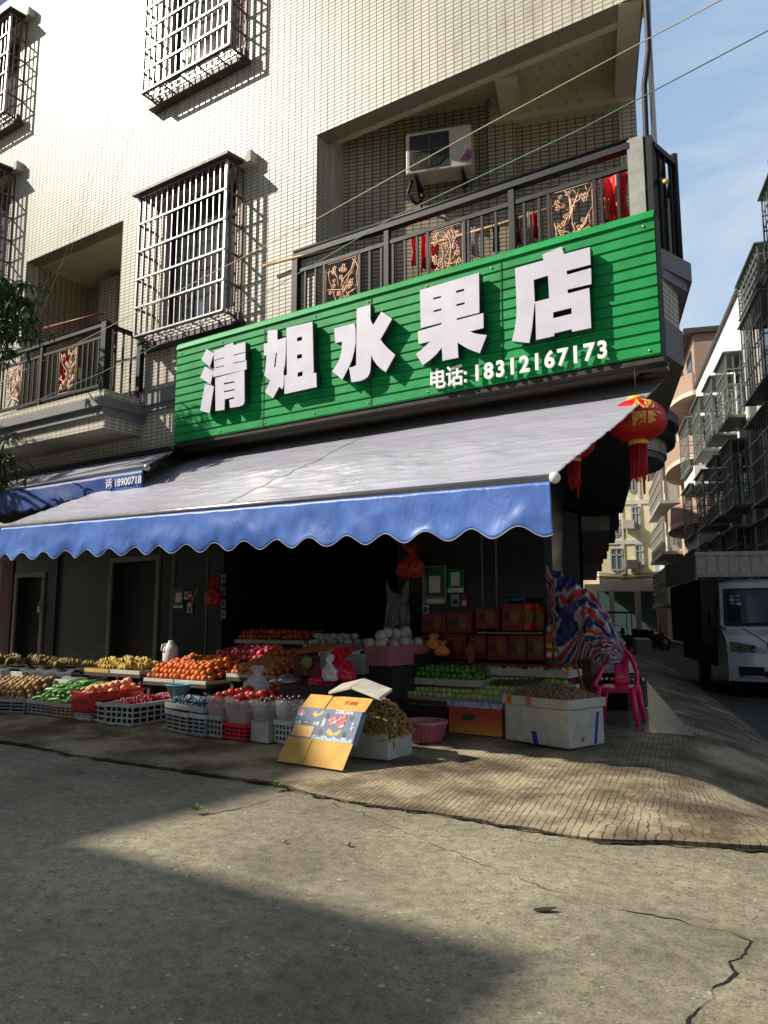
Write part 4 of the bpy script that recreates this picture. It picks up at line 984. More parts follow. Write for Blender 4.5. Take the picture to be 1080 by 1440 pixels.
bagged(289, 1036, 313, 1039, 'crate', M_CRATEG, .26, 'grey slatted crate below the leftmost clear bag of red apples', 'leftmost clear bag of red apples in the sunlit front row', redap, 'red apple in the leftmost long clear bag', 'apples in the leftmost clear bag', n=80)
bagged(315, 1039, 350, 1042, 'crate', M_CRATER, .2, 'bright red plastic crate under the bagged fruit', 'clear bag heaped with red apples above the bright red crate', redap, 'red apple in the clear bag above the bright red crate', 'apples above the red crate', H=.34, n=80)
bagged(352, 1042, 384, 1044, 'foam', None, .24, 'white foam box under a clear bag of dark plums, right of the red crate', 'clear bag of dark plums on the white foam box', plum, 'dark plum in the clear bag on the white foam box', 'plums on the foam box', n=150)
bagged(386, 1045, 412, 1047, 'crate', M_CRATEW, .26, 'white latticed crate partly hidden by the tilted cardboard box', 'clear bag of dark plums beside the tilted cardboard box', plum, 'dark plum in the bag beside the tilted cardboard box', 'plums beside the cardboard box', n=150)
# ------------------------------------------------------------------ tilted cardboard fruit box
A, B = base_pt(393, 1071), base_pt(484, 1085); A.z = B.z = .07
d = (B-A); d.z = 0; W = d.length; u = d.normalized(); nb = Vector((-u.y, u.x, 0))
ct = onY(497, 980, B.y + .36); hgt = ct.z - B.z; back = .36
upv = (nb*back + Vector((0,0,hgt))); Lp = upv.length; upv.normalize(); nrm = u.cross(upv)
CBX = thing('cardboard_fruit_box', 'tilted open blue and yellow cardboard fruit box leaning forward in the sun', 'box', A)
M_YC = mat('yellow_cardboard', (.62,.38,.085), .75, .18, 8, c2=(.50,.27,.05)); M_BC = mat('blue_printed_cardboard', (.13,.17,.27), .7, .15, 10)
def cbp(s, t, o=0.0): return A + u*(W*s) + upv*(Lp*t) + nrm*o
def slab(b, s0, s1, t0, t1, o0, o1): b.obox(cbp(s0,t0,o0), u*(W*(s1-s0)), upv*(Lp*(t1-t0)), nrm*(o1-o0))
b = MB(); slab(b, .0, .99, .36, .80, -.012, 0); slab(b, .96, .99, .36, .80, -.07, -.012); slab(b, 0, .05, .36, .80, -.07, -.012); slab(b, 0.0, .99, .36, .80, -.08, -.072); b.build('box_wall', M_BC, CBX)
b = MB()
for s0, s1 in ((-.01,.385), (.395,1.0)):
    b.obox(cbp(s0,.0,.03), u*(W*(s1-s0)), upv*(Lp*.36)-nrm*.03, nrm*-.008)
b.build('lower_flap', M_YC, CBX)
b = MB()
for s0, s1 in ((.03,.40), (.42,1.02)):
    b.obox(cbp(s0,.80,.0), u*(W*(s1-s0)), upv*(Lp*.23)-nrm*.07, nrm*-.008)
b.build('upper_flap', M_YC, CBX)
b = MB()
for s_, t_ in ((.50,.70), (.865,.70), (.47,.47), (.83,.47)):
    c = cbp(s_, t_, .0015); n0 = len(b.v); b.add([c + u*(.026*math.cos(q*.4488)) + upv*(.03*math.sin(q*.4488)) for q in range(14)], [tuple(range(14))])
b.build('vent_hole', M_BLACK, CBX)
b = MB(); slab(b, .13, .24, .575, .605, .0005, .002); b.build('hand_hole', M_BLACK, CBX)
b = MB(); slab(b, .155, .24, .58, .592, .002, .0035); b.build('hand_hole_flap', mat('print_yellow', (.75,.42,.03), .6, .15, 14), CBX)
def blob(b, cs, ct_, rs, rt, o, seed, k=14, amp=.25):
    b.add([cbp(cs + rs*math.cos(i*2*math.pi/k)*(1+amp*math.sin(i*2.7+seed)), ct_ + rt*math.sin(i*2*math.pi/k)*(1+amp*math.cos(i*1.9+seed)), o) for i in range(k)], [tuple(range(k))])
def poly_on(b, pts, o): b.add([cbp(s_, t_, o) for s_, t_ in pts], [tuple(range(len(pts)))])
b = MB(); poly_on(b, [(.40,.62),(.40,.36),(.0,.36)] if False else [(.03,.385),(.345,.385),(.345,.535),(.03,.535)], .0015); b.build('printed_patch', mat('printed_fruit_pattern', (.75,.5,.2), .6, .4, 55, c2=(.7,.32,.04)), CBX)
b = MB(); k = 20
top = [(.36+ .61*i/k, .415 + .018*math.sin(i*1.3) + .012*math.sin(i*3.1)) for i in range(k+1)]
for i in range(k): b.add([cbp(top[i][0], .363, .0015), cbp(top[i+1][0], .363, .0015), cbp(*top[i+1], .0015), cbp(*top[i], .0015)], [(0,1,2,3)])
b.build('printed_cloud_border', mat('print_pale_blue', (.30,.40,.42), .6, .45, 30), CBX)
b = MB(); blob(b, .60, .645, .055, .055, .0015, 1); blob(b, .73, .655, .05, .075, .0015, 2); blob(b, .73, .60, .05, .05, .0014, 3); blob(b, .07, .715, .06, .045, .0015, 4); b.build('title_outline', mat('print_pale', (.7,.62,.62), .6), CBX)
PM = plane_M(cbp(.545,.605,.003), u, upv); M_PRED = mat('print_red', (.55,.03,.03), .6)
text_mesh('title_lettering', '好', .095, PM, .001, M_PRED, CBX, .003); text_mesh('title_lettering', '滋', .10, plane_M(cbp(.675,.625,.003), u, upv), .001, M_PRED, CBX, .003); text_mesh('title_lettering', '味', .095, plane_M(cbp(.675,.555,.003), u, upv), .001, M_PRED, CBX, .003)
text_mesh('title_lettering', '好滋', .055, plane_M(cbp(.015,.70,.003), u, upv), .001, M_PRED, CBX, .002)
text_mesh('title_lettering', '好滋味', .055, plane_M(cbp(.66,.90,.006)-nrm*.034, u, upv*(Lp*.23)-nrm*.07), .001, M_PRED, CBX, .001)
text_mesh('small_lettering', 'DEKIAN', .055, plane_M(cbp(.60,.745,.003), u, upv), .001, M_PAPER, CBX, .0025, 1.15)
for s_, t_, tx in ((.445,.61,'品'),(.445,.555,'质'),(.895,.60,'新'),(.895,.535,'鲜'),(.02,.55,'水果'),(.31,.56,'水果')):
    text_mesh('small_lettering', tx, .042, plane_M(cbp(s_,t_,.003), u, upv), .001, M_PAPER, CBX, .002)
M_LEAFP = mat('print_leaf', (.30,.32,.06), .6, .3, 20); M_FRP = mat('print_orange_fruit', (.75,.33,.03), .6, .3, 20)
b = MB(); poly_on(b, [(.34,.72),(.38,.76),(.42,.78),(.42,.74),(.39,.70),(.35,.69)], .0016); poly_on(b, [(.66,.46),(.70,.50),(.77,.54),(.78,.50),(.74,.45),(.68,.44)], .0016); b.build('printed_leaf', M_LEAFP, CBX)
b = MB(); poly_on(b, [(.25,.71),(.29,.76),(.32,.72),(.36,.71),(.33,.67),(.29,.675)], .002); poly_on(b, [(.55,.49),(.59,.53),(.63,.50),(.68,.46),(.65,.43),(.60,.445),(.57,.47)], .002); b.build('printed_fruit', M_FRP, CBX)
# grey foam lid behind the box
b = MB(); q0 = cbp(.36, 1.02, -.03); b.obox(q0, u*.30 + Vector((0,0,.07)), nb*.22 + Vector((0,0,.07)), Vector((0,0,.03))); b.obox(q0+u*.305+Vector((0,0,.07)), u*.36 + Vector((0,0,-.09)), nb*.22 + Vector((0,0,.07)), Vector((0,0,.03)))
tag(bevel(b.build('foam_board', M_FOAM), .006), 'grey foam board lying across the top of the tilted cardboard box', 'board')
# crate hidden behind it that carries both
p = A + nb*.62 + u*.1; p.z = ramp_z(p.y)+.022
foam_box(p, math.atan2(u.y,u.x), .62, .4, .45, 'foam_box', 'tall foam box hidden behind the tilted cardboard box')
# longan bunch with leaves on a white foam box
a = base_pt(492, 1064); T, M = foam_box(a, R(2), .46, .5, .26, 'foam_box', 'white foam box with green print under the longan bunches')
F_LG = mat('longan_skin', (.28,.16,.06), .65, .35, 30)
stuff_heap('longan_bunch', F_LG, M, -.05, .5, .0, .5, .22, .34, .02, 620, 'tall heap of brown longans on twigs beside the cardboard box', 'longans')
b = MB()
for i in range(46):
    vs, fs = leaf_shape(rnd.uniform(.10,.2), .04, 5, -.2); xx = rnd.uniform(0,1)
    Q = M @ Matrix.Translation((rnd.uniform(-.05,.55), rnd.uniform(-.06,.3), rnd.uniform(.18,.62))) @ Matrix.Rotation(rnd.uniform(0,6.3), 4, 'Z') @ Matrix.Rotation(R(rnd.uniform(-90,30)), 4, 'X'); b.add([Q @ p_ for p_ in vs], fs)
tag(b.build('longan_leaves', M_LEAF), 'green leaves sticking out of the longan heap', 'leaves', kind='stuff')
# pink basket
p = base_pt(584, 1046); bc = p + Vector((.0,.22,0))
PB = thing('pink_basket', 'round pink plastic basket with brown fruit standing on the ramp', 'basket', bc)
M_PINK = mat('pink_plastic', (.55,.16,.24), .4, .12, 10)
b = MB(); b.lathe([(.0,.012),(.165,.012),(.17,0),(.18,.0),(.245,.2),(.262,.2),(.262,.235),(.235,.235),(.232,.21),(.165,.03),(0,.03)], bc, 32); b.build('basket_bowl', M_PINK, PB)
b = MB()
for k in range(32):
    a_ = k*2*math.pi/32; b.bar(bc+Vector((.186*math.cos(a_),.186*math.sin(a_),.01)), bc+Vector((.25*math.cos(a_),.25*math.sin(a_),.2)), .008)
b.build('basket_ribs', M_PINK, PB)
stuff_heap('basket_fruit', F_LG, Matrix.Translation(bc), -.17, .17, -.17, .17, .15, .04, .018, 230, 'small brown longans filling the pink basket', 'longans')
# ------------------------------------------------------------------ right cluster
# mango carton in the front, dark crate left of it
a, b_ = base_pt(631, 1030), base_pt(706, 1037); ang, wd = frame_of(a, b_)
T = thing('mango_carton', 'red and orange mango carton under the wrapped trays, left of the large foam box', 'box', a); M = LM(a, ang)
m_, nt_, bb = new_mat('red_orange_print'); tcn = nt_.nodes.new('ShaderNodeSeparateXYZ'); nt_.links.new(coords(nt_), tcn.inputs[0])
nt_.links.new(ramp(nt_, math_n(nt_, 'MULTIPLY', tcn.outputs[2], 3.3), [(.05, (.62,.30,.03)), (.5, (.50,.09,.03)), (.8, (.42,.04,.03))]), bb.inputs['Base Color']); bb.inputs['Roughness'].default_value = .5
b = MB(); b.box((0,0,0),(wd,.6,.31)); b.xf(M); bevel(b.build('carton_body', m_, T), .006)
b = MB(); b.add([M @ Vector((wd*(.38+.13*math.cos(i*.52)), -.002, .2+.04*math.sin(i*.52)*(1+.3*math.sin(i)))) for i in range(12)], [tuple(range(12))]); b.build('printed_leaf', mat('print_dark_leaf', (.02,.06,.02), .5), T)
b = MB(); b.box((-.012,-.012,.31),(wd+.012,.62,.37)); b.xf(M); b.build('carton_lid', mat('blue_white_print', (.55,.58,.6), .5, .5, 24, c2=(.05,.12,.3)), T)
MC, WC = M, wd
a2, b2 = base_pt(562, 1020), base_pt(628, 1028); ang2, wd2 = frame_of(a2, b2)
T, M = slat_crate(a2, ang2, wd2, .6, .34, mat('dark_red_crate', (.10,.015,.012), .5, .2, 10), 'plastic_crate', 'dark red crate in shade between the pink basket and mango carton', 'crate')
b = MB()
# wrapped yellow green fruit packs
def mk_pack():
    T = thing('wrapped_fruit_pack', 'x', 'fruit pack'); b = MB()
    for i, (x, y) in enumerate([(-.075,-.04),(.0,-.045),(.075,-.04),(-.04,.035),(.045,.035)]): b.ball((x,y,.045), .042, 9, 6, .85, .08)
    b.build('pale_guava', mat('pale_guava_skin', (.62,.60,.10), .5, .35, 14, rnd_amt=.35, c2=(.34,.38,.05)), T)
    b = MB(); b.box((-.125,-.095,0),(.125,.095,.012)); b.build('foam_dish', M_FOAM, T)
    def cling(u, v):
        x, y = -.128+.256*u, -.098+.196*v; h = .012 + .082*(max(0, math.sin(math.pi*u))**.45)*(max(0, math.sin(math.pi*v))**.45) + .006*noise.noise(Vector((x*60, y*60, 3)))
        return Vector((x, y, h))
    b = MB(); b.grid(cling, 14, 12); b.build('cling_film', mat('cling_film', (.5,.55,.5), .1, .05, 5, alpha=.22), T)
    return T
pack = Proto(mk_pack)
def packs(M, x0, x1, y0, y1, z, slope, nx, ny, lab, grp, skip=()):
    for j in range(ny):
        for i in range(nx):
            if (i, j) in skip: continue
            x = x0 + (x1-x0)*(i+.5)/nx; y = y0 + (y1-y0)*(j+.5)/ny
            pack.place(M @ Vector((x, y, z + slope*(y-y0) + rnd.uniform(0,.01))), lab, 'fruit pack', grp, (math.atan(slope), R(rnd.uniform(-5,5)), ang + R(rnd.uniform(-9,9))), 1.0)
# sloping display board for the packs, from z .47 up to .8
o = a.copy(); 
pa = onY(560, 1004, 8.66); pb = onY(712, 1003, 8.66)
S0 = Vector((pa.x, 8.66, .5)); SW = pb.x - pa.x
SB = thing('sloping_stand', 'sloping stand of foam lids that carries the wrapped green fruit packs', 'stand', (S0.x+SW/2, 9, .17)); MS = LM(Vector((S0.x, 8.66, 0)), 0)
b = MB()
zf = .53
for j in range(5):
    y0_, y1_ = j*.17, j*.17+.175; b.box((-.1+.24*j, y0_, .42), (SW+.02+.09*j, y1_, zf-.03+.045*j))
b.xf(MS); b.build('step', M_FOAM, SB)
b = MB(); b.box((0,.3,.17),(SW+.2,.8,.42)); b.xf(MS); b.build('base_box', M_CRATEB, SB)
ang = 0
for j in range(5): packs(MS, -.08+.24*j, SW+.1+.09*j, j*.17-.02, j*.17+.16, zf-.028+.045*j, 0.0, 8, 1, 'cling wrapped dish of pale green guavas on the sloping stand', 'wrapped guava packs on the sloping stand')
# limes in a tray on foam boxes
la = onY(500, 962, 8.9); lb = onY(668, 958, 8.9)
p0 = onY(519, 1010, 8.75); p1 = onY(572, 1013, 8.75)
T, MF = foam_box(Vector((p0.x, 8.78, .17)), 0, p1.x-p0.x+.15, .5, .40, 'foam_box', 'white foam box in shade below the lime heap', lid=True)
la = onY(534, 963, 8.86); lb = onY(612, 962, 8.86); lx = la.x; lw = lb.x - la.x + .62
T, ML = tray(Vector((lx, 8.84, .66)), 0, lw, .8, 'long white tray heaped with green limes', None, .08)
T, M_ = foam_box(Vector((lx+.1, 9.34, .19)), 0, .7, .3, .46, 'foam_box', 'foam box at the back left under the lime tray', lid=False)
pile(lime, ML, .02, lw-.02, .02, .72, .03, .24, .037, 'green lime in the heap on the long white tray', 'fruit', 'green limes in the heap', slope=.16, n=290)
# row of packs and trays right behind
ra = onY(705, 958, 9.25); rb = onY(797, 962, 9.25)
for k, (dx, zz) in enumerate(((0, .60), (.02, .78))):
    T, MR = tray(Vector((ra.x-.35+dx, 9.22+.1*k, zz)), R(0), rb.x-ra.x+.35-dx, .5, ['lower white foam tray at the right end of the fruit display', 'upper white foam tray with green guava packs at the right end'][k], None, .09)
T, M_ = foam_box(Vector((ra.x-.25, 9.3, .19)), 0, .95, .45, .41, 'foam_box', 'foam box carrying the white trays at the right end', lid=True)
packs(MR, 0, rb.x-ra.x+.3, .02, .48, .03, 0, 4, 2, 'cling wrapped dish of guavas on the upper white tray at the right end', 'wrapped guava packs on the upper white tray')
b = MB(); b.obox((ra.x-.05, 9.0, .70), (.62,.05,.03), (-.02,.28,.02), (0,0,.012)); tag(b.build('black_tray_lid', mat('dark_green_plastic', (.01,.03,.02), .3)), 'thin dark green plastic lid lying above the brown longans', 'lid')
# large foam box with longans
a, b_ = base_pt(710, 1040), base_pt(801, 1056); c_ = base_pt(830, 1036); ang, wd = frame_of(a, b_); ang0 = ang
dp = .62; hb = .50
BX = thing('large_foam_box', 'largest white foam box heaped with brown longans beside the pink chair', 'box', a); M = LM(a, ang)
b = MB(); b.box((0,0,0),(wd,dp,hb-.1)); b.xf(M); bevel(b.build('box_body', M_FOAM, BX), .02, 3)
b = MB(); t = .03
for (q, r_) in (((-.02,-.02,hb-.1),(wd+.02,t,hb)), ((-.02,dp-t,hb-.1),(wd+.02,dp+.02,hb)), ((-.02,t,hb-.1),(t,dp-t,hb)), ((wd-t,t,hb-.1),(wd+.02,dp-t,hb)), ((t,t,hb-.1),(wd-t,dp-t,hb-.06))): b.box(q, r_)
b.xf(M); bevel(b.build('rim', M_FOAM, BX), .012)
b = MB()
for x0_, x1_ in ((.06,.13), (.34,.41)): b.box((x0_,-.024,hb-.09),(x1_,-.021,hb-.005))
b.xf(M); b.build('orange_tape', mat('orange_tape', (.6,.12,.02), .4), BX)
b = MB(); b.obox((.42,-.003,.0),(.07,0,0),(.0,-.001,0),(-.03,0,.14)); b.obox((wd+.001,.42,.02),(0,.05,0),(.002,0,0),(0,.06,.33)); b.xf(M); b.build('blue_mark', mat('blue_tape', (.01,.03,.25), .4), BX)
b = MB(); b.obox((wd+.001,.2,.06),(0,.04,0),(.002,0,0),(0,.02,.05)); b.box((wd*.2,-.004,.0),(wd*.27,-.001,.012)); b.xf(M); b.build('red_mark', M_PRED, BX)
stuff_heap('brown_longans', mat('longan_brown_skin', (.20,.125,.06), .65, .4, 40), M, .02, wd-.02, .02, dp-.02, hb-.03, .13, .021, 900, 'mound of brown longans in the largest foam box', 'longans')
b = MB()
for i in range(90):
    x, y = rnd.uniform(.05,wd-.05), rnd.uniform(.05,dp-.05); q = M @ Vector((x,y,hb+.09)); b.tube([q, q+Vector((rnd.uniform(-.05,.05),rnd.uniform(-.05,.05),rnd.uniform(0,.03)))], .003, 4)
tag(b.build('longan_twigs', M_BARK), 'thin twigs among the brown longans in the largest foam box', 'twigs', kind='stuff')
# broom stick leaning
b = MB(); b.tube([onY(826, 985, 9.1), onY(795, 885, 9.6), onY(784, 850, 9.85)], .012, 7); tag(b.build('leaning_stick', mat('red_stick', (.28,.06,.04), .5)), 'thin reddish stick leaning between the trays and the striped tarp', 'stick')
# ------------------------------------------------------------------ second row: tables with bananas, oranges, apricots
YT = 8.15
pa, pb = onY(112, 949, YT), onY(197, 949, YT); pa.z = pb.z = .64
T, M = table(pa, pb, .8, 'dark display table carrying the yellow banana trays')
TW = pb.x-pa.x
trw = TW/2
for k in range(2):
    tray(M @ Vector((trw*k+.02, .0, .64)), 0, trw-.04, .7, ['yellow edged banana tray on the left of the dark table', 'white banana tray on the right of the dark table'][k], None, .06, m=[mat('yellow_tray', (.45,.30,.08), .6), M_FOAM][k])
def bananas(M, x0, x1, y0, y1, z, n, lab, grp, H=.12):
    for i in range(n):
        banana.place(M @ Vector((rnd.uniform(x0, x1), y0+(y1-y0)*rnd.random(), z + rnd.random()*H)), lab, 'bananas', grp, (R(rnd.uniform(-25,25)), R(rnd.uniform(-20,20)), R(rnd.uniform(120,240))), rnd.uniform(.95,1.25))
bananas(M, .08, TW-.08, .1, .6, .66, 30, 'hand of ripe yellow bananas on the two trays left of the oranges', 'bananas on the trays')
# cloth covered foam boxes with darker bananas on the far left
pc, pd = onY(-40, 950, YT), onY(36, 950, YT)
for k, (xa, xb, lab) in enumerate(((-60, 30, 'white foam box at the left edge below a dark cloth'), (66, 113, 'white foam box with a cloth over its corner, behind the green mangoes'), (30, 62, 'dull foam box between the two white ones under the dark bananas'))):
    qa, qb = onY(xa, 960, YT-.25), onY(xb, 960, YT-.25); z1 = (.60, .52, .6)[k]
    foam_box(Vector((qa.x, YT-.25 if k < 2 else YT-.12, .16)), 0, qb.x-qa.x, .55 if k < 2 else .4, z1-.16, 'foam_box', lab, m=None if k < 2 else mat('dull_foam', (.3,.31,.3), .8))
def drape(x0, x1, y0, y1, z, label, m=M_DKCLOTH, amp=.04, hang=.12, name='dark_cloth'):
    def f(u, v):
        x = x0+(x1-x0)*u; y = y0+(y1-y0)*v; zz = z + amp*noise.noise(Vector((x*4, y*5, 1)))*.8 + .02*math.sin(x*14)
        if v < .22: zz -= hang*(1-v/.22)*(1+.5*noise.noise(Vector((x*3, 0, 7)))); y = y0 + (y1-y0)*.22 - .03
        return Vector((x, y, zz))
    b = MB(); b.grid(f, 60, 16); return solid(tag(b.build(name, m), label, 'cloth'), .006)
drape(pc.x-.3, onY(112, 950, YT).x, YT-.30, YT+.55, .635, 'crumpled dark cloth spread over the foam boxes under the darker bananas')
drape(onY(84, 950, 7.9).x, onY(103, 950, 7.9).x, 7.86, 8.3, .55, 'grey cloth hanging over the corner of the foam box behind the green mangoes', mat('grey_cloth', (.16,.17,.19), .9, .3), hang=.2)
F_BAN2 = mat('dull_banana_peel', (.26,.18,.03), .6, .35, 9, rnd_amt=.4, c2=(.12,.08,.02)); _f = F_BAN; F_BAN = F_BAN2; banana_a = banana; banana = Proto(mk_banana)  # darker, duller copy of the banana colour
MI = Matrix.Identity(4)
bananas(MI, pc.x-.2, onY(112, 950, YT).x-.1, YT-.1, YT+.5, .66, 34, 'hand of dull bananas on the dark cloth at the far left', 'bananas on the dark cloth', .10)
# oranges
YO = 8.0
pa, pb = onY(201, 957, YO), onY(290, 960, YO); pa.z = pb.z = .57
T, M = table(pa, pb, .95, 'dark display table carrying the heap of oranges'); TW = pb.x-pa.x
for k in range(2): tray(M @ Vector((TW/2*k+.01, .0, .57)), 0, TW/2-.02, .9, ['white foam tray at the left under the oranges', 'white foam tray at the right under the oranges'][k], None, .05)
pile(orange, M, .02, TW-.02, .02, .88, .6, .22, .047, 'bright orange in the large heap behind the blue plums', 'fruit', 'oranges in the large heap', slope=.18, n=260)
pile(redap, M, .2, TW-.3, .15, .5, .28, .05, .055, 'red apple on the lower shelf under the oranges', 'fruit', 'apples on the lower shelf', n=9)
b = MB()
for i in range(110):
    vs, fs = leaf_shape(rnd.uniform(.06,.11), .035, 3, -.2); x_, y_ = rnd.uniform(.05, TW-.05), rnd.uniform(.03, .85)
    Q = M @ Matrix.Translation((x_, y_, .66+.10*min(1, y_*3)*math.sin(math.pi*x_/TW)+.18*y_+.03)) @ Matrix.Rotation(rnd.uniform(0,6.3), 4, 'Z') @ Matrix.Rotation(R(rnd.uniform(-40,60)), 4, 'X'); b.add([Q @ p_ for p_ in vs], fs)
tag(b.build('orange_leaves', M_LEAF), 'dark green leaves scattered among the bright oranges', 'leaves', kind='stuff')
# blue bowl under the table, white thermos behind
p = onY(258, 985, 7.85)
BW_ = thing('blue_bowl', 'pale blue plastic bowl on a dark stool under the orange table', 'bowl', (p.x, 7.75, .40)); b = MB(); b.lathe([(0,0),(.10,0),(.17,.17),(.19,.18),(.18,.19),(.16,.17),(.09,.02),(0,.02)], (p.x, 7.75, .40), 24); b.build('bowl_body', mat('pale_blue_plastic', (.12,.30,.38), .4), BW_)
b = MB(); b.box((p.x-.12, 7.64, .13), (p.x+.12, 7.86, .40)); tag(b.build('stool', M_CRATEB), 'small dark box carrying the pale blue bowl', 'box')
p = onY(240, 922, 9.0); TH = thing('white_jug', 'white plastic jug standing behind the oranges', 'jug', (p.x, 9.0, .8)); b = MB()
b.lathe([(0,0),(.12,0),(.13,.02),(.13,.2),(.10,.27),(.05,.31),(.05,.35),(0,.35)], (p.x, 9.0, .80), 20); b.build('jug_body', M_WHITEP, TH); b = MB(); b.tube([(p.x-.05,8.9,.95),(p.x-.05,8.84,1.0),(p.x-.05,8.86,1.08),(p.x-.04,8.95,1.1)], .013, 6); b.build('handle', M_WHITEP, TH)
b = MB(); b.box((p.x-.4, 8.98-.15, .2), (p.x+.35, 9.3, .80)); tag(b.build('dark_carton', M_CRATEB), 'dark carton behind the oranges carrying the white jug', 'box')
# pink apples on a higher table
pa, pb = onY(291, 926, 8.8), onY(372, 930, 8.8); pa.z = pb.z = .86
T, M = table(pa, pb, .7, 'higher dark table carrying the pink apples'); TW = pb.x-pa.x
pile(pinkap, M, .02, TW-.02, .02, .68, .86, .18, .053, 'pink apple in the heap behind the oranges', 'fruit', 'pink apples in the heap', slope=.12, n=110)
# apricots
pa, pb = onY(318, 946, 8.2), onY(410, 950, 8.2); pa.z = pb.z = .68
T, M = table(pa, pb, .95, 'dark table carrying the apricots and the boxed fruit'); TW = pb.x-pa.x
tray(M @ Vector((0,.0,.68)), 0, TW-.3, .85, 'white foam tray heaped with apricots', None, .05)
pile(apricot, M, .03, TW-.3, .02, .82, .70, .16, .042, 'small orange apricot in the white tray right of the oranges', 'fruit', 'apricots in the tray', slope=.22, n=130, pw=.3)
b = MB(); b.box((.5,-.1,.52),(1.4,.2,.56)); b.xf(M); tag(b.build('foam_board', M_FOAM), 'pale foam board in front of the apricot table', 'board')
# shiny packs
def crumple(name, x0, x1, y0, y1, z, m, label, cat, amp=.03, H=.08, fq=12, n=24):
    def f(u, v): 
        e = (max(0, math.sin(math.pi*u))*max(0, math.sin(math.pi*v)))**.35
        return Vector((x0+(x1-x0)*u + .02*noise.noise(Vector((u*6,v*6,2))), y0+(y1-y0)*v, z + H*e + amp*e*noise.noise(Vector((u*fq*.5, v*fq*.5, x0)))))
    b = MB(); b.grid(f, n, n); b.box((x0+.01,y0+.01,z-.002),(x1-.01,y1-.01,z+.01)); return tag(b.build(name, m), label, cat)
s0, s1 = onY(373, 950, 8.0), onY(412, 952, 8.0)
MF_ = mat('silver_film', (.7,.7,.72), .15, .1, 20, metal=.6)
crumple('silver_pack', s0.x, s1.x, 8.06, 8.4, .66, MF_, 'shiny silver wrapped pack catching the sun in front of the apricots', 'pack', .05, .10)
b = MB(); b.box((s0.x-.05, 8.02, .60), (s1.x+.12, 8.45, .655)); tag(b.build('wooden_board', mat('pale_board', (.45,.40,.28), .7)), 'pale board under the shiny silver pack', 'board')
# apples on the back shelf inside
pa, pb = onY(333, 899, 9.75), onY(430, 899, 9.75); 
b = MB(); b.box((pa.x, 9.7, pa.z-.06), (pb.x, 10.4, pa.z)); SH = tag(b.build('shelf', M_FOAM), 'white edged shelf with dark red apples inside the shop', 'shelf')
for x in (pa.x+.1, pb.x-.1):
    pass
b = MB(); b.box((pa.x+.05, 9.76, .19), (pb.x-.05, 10.35, pa.z-.06)); tag(b.build('shelf_stand', M_CRATEB), 'black stand under the white edged apple shelf', 'stand')
pile(redap, MI, pa.x+.02, pb.x-.02, 9.72, 10.35, pa.z, .12, .047, 'dark red apple on the white edged shelf inside the shop', 'fruit', 'apples on the back shelf', slope=.12, n=90)
# pale pears heap
pa = onY(425, 915, 8.9); pb = onY(500, 915, 8.9)
b = MB(); b.box((pa.x-.1, 8.85, .19), (pb.x+1.0, 9.6, pa.z)); tag(b.build('stacked_cartons', M_CRATEB), 'dark cartons under the pale pears and the netted fruit', 'boxes')
pile(pearw, MI, pa.x, pb.x, 8.88, 9.5, pa.z, .36, .052, 'pale green pear in the heap behind the orange cardboard sheet', 'fruit', 'pale pears in the heap', n=90)
pile(orange, MI, pa.x-.55, pa.x-.02, 8.7, 9.2, pa.z-.08, .16, .056, 'orange beside the pale pears at the edge of the cardboard sheet', 'fruit', 'oranges beside the pears', n=18)
# boxes in the middle with the sunlit sheet on top
def opx(px0, px1, py0, py1, y, dp, m, name, label, cat='box', rot=0):
    a = onY(px0, py1, y); b_ = onY(px1, py1, y); t = onY(px0, py0, y)
    T = thing(name, label, cat, a); b = MB(); w_ = b_.x-a.x; h_ = t.z-a.z
    b.box((0,0,0),(w_,dp,h_)); b.xf(LM(a, rot)); bevel(b.build('carton_body', m, T), .006)
    b = MB(); b.box((-.004,-.004,h_*.62),(w_+.004,dp+.004,h_*.66)); b.box((w_*.47,-.003,.01),(w_*.53,-.001,h_-.01)); b.xf(LM(a, rot)); b.build('tape', mat('brown_tape', (.25,.15,.07), .3), T)
    return T, LM(a, rot), w_, h_
T, M, w_, h_ = opx(412, 448, 922, 950, 8.12, .5, mat('dull_red_carton', (.13,.04,.03), .7), 'fruit_carton', 'dull reddish carton with a yellow bag on its side, behind the tilted box')
T, M, w_, h_ = opx(449, 509, 918, 946, 8.15, .55, mat('grey_white_carton', (.26,.26,.30), .7), 'fruit_carton', 'grey white carton under a folded cloth behind the red plastic bag')
T, M, w_, h_ = opx(511, 547, 908, 936, 8.25, .9, mat('pink_carton', (.36,.12,.15), .7), 'fruit_carton', 'open pink carton holding fruit in foam nets')
def ball_in_net():
    b = MB(); b.ball((0,0,0), .075, 14, 9, .95, .02)
    return b.build('netted_fruit', mat('foam_net_fruit', (.50,.45,.42), .6, .35, 60, c2=(.3,.27,.24), rnd_amt=.3), origin=(0,0,0))
netf = Proto(ball_in_net)
pile(netf, M, .0, w_, .0, .9, h_-.04, .22, .078, 'round fruit in a white foam net in the open pink carton', 'fruit', 'netted fruit in the pink carton', n=20)
netf.place(onY(541, 898, 8.7), 'largest netted white fruit on top of the pink carton heap', 'fruit', None, sc=1.35)
b = MB(); q = onY(511, 936, 8.24)
opx(548, 566, 912, 930, 8.6, .5, M_CARD, 'small_carton', 'small pale carton at the right of the netted fruit')
# base under these
q_ = onY(513, 936, 8.3); b = MB(); b.box((q_.x+.02, 8.3, .15), (q_.x+.42, 8.9, q_.z-.004)); tag(b.build('dark_carton', M_CRATEB), 'tall dark carton under the open pink carton of netted fruit', 'box')
pa, pb = onY(412, 951, 8.1), onY(510, 948, 8.1); pa.z = pb.z = min(pa.z, .70)
table(pa, pb, 1.0, 'dark table under the dull red and grey white cartons')
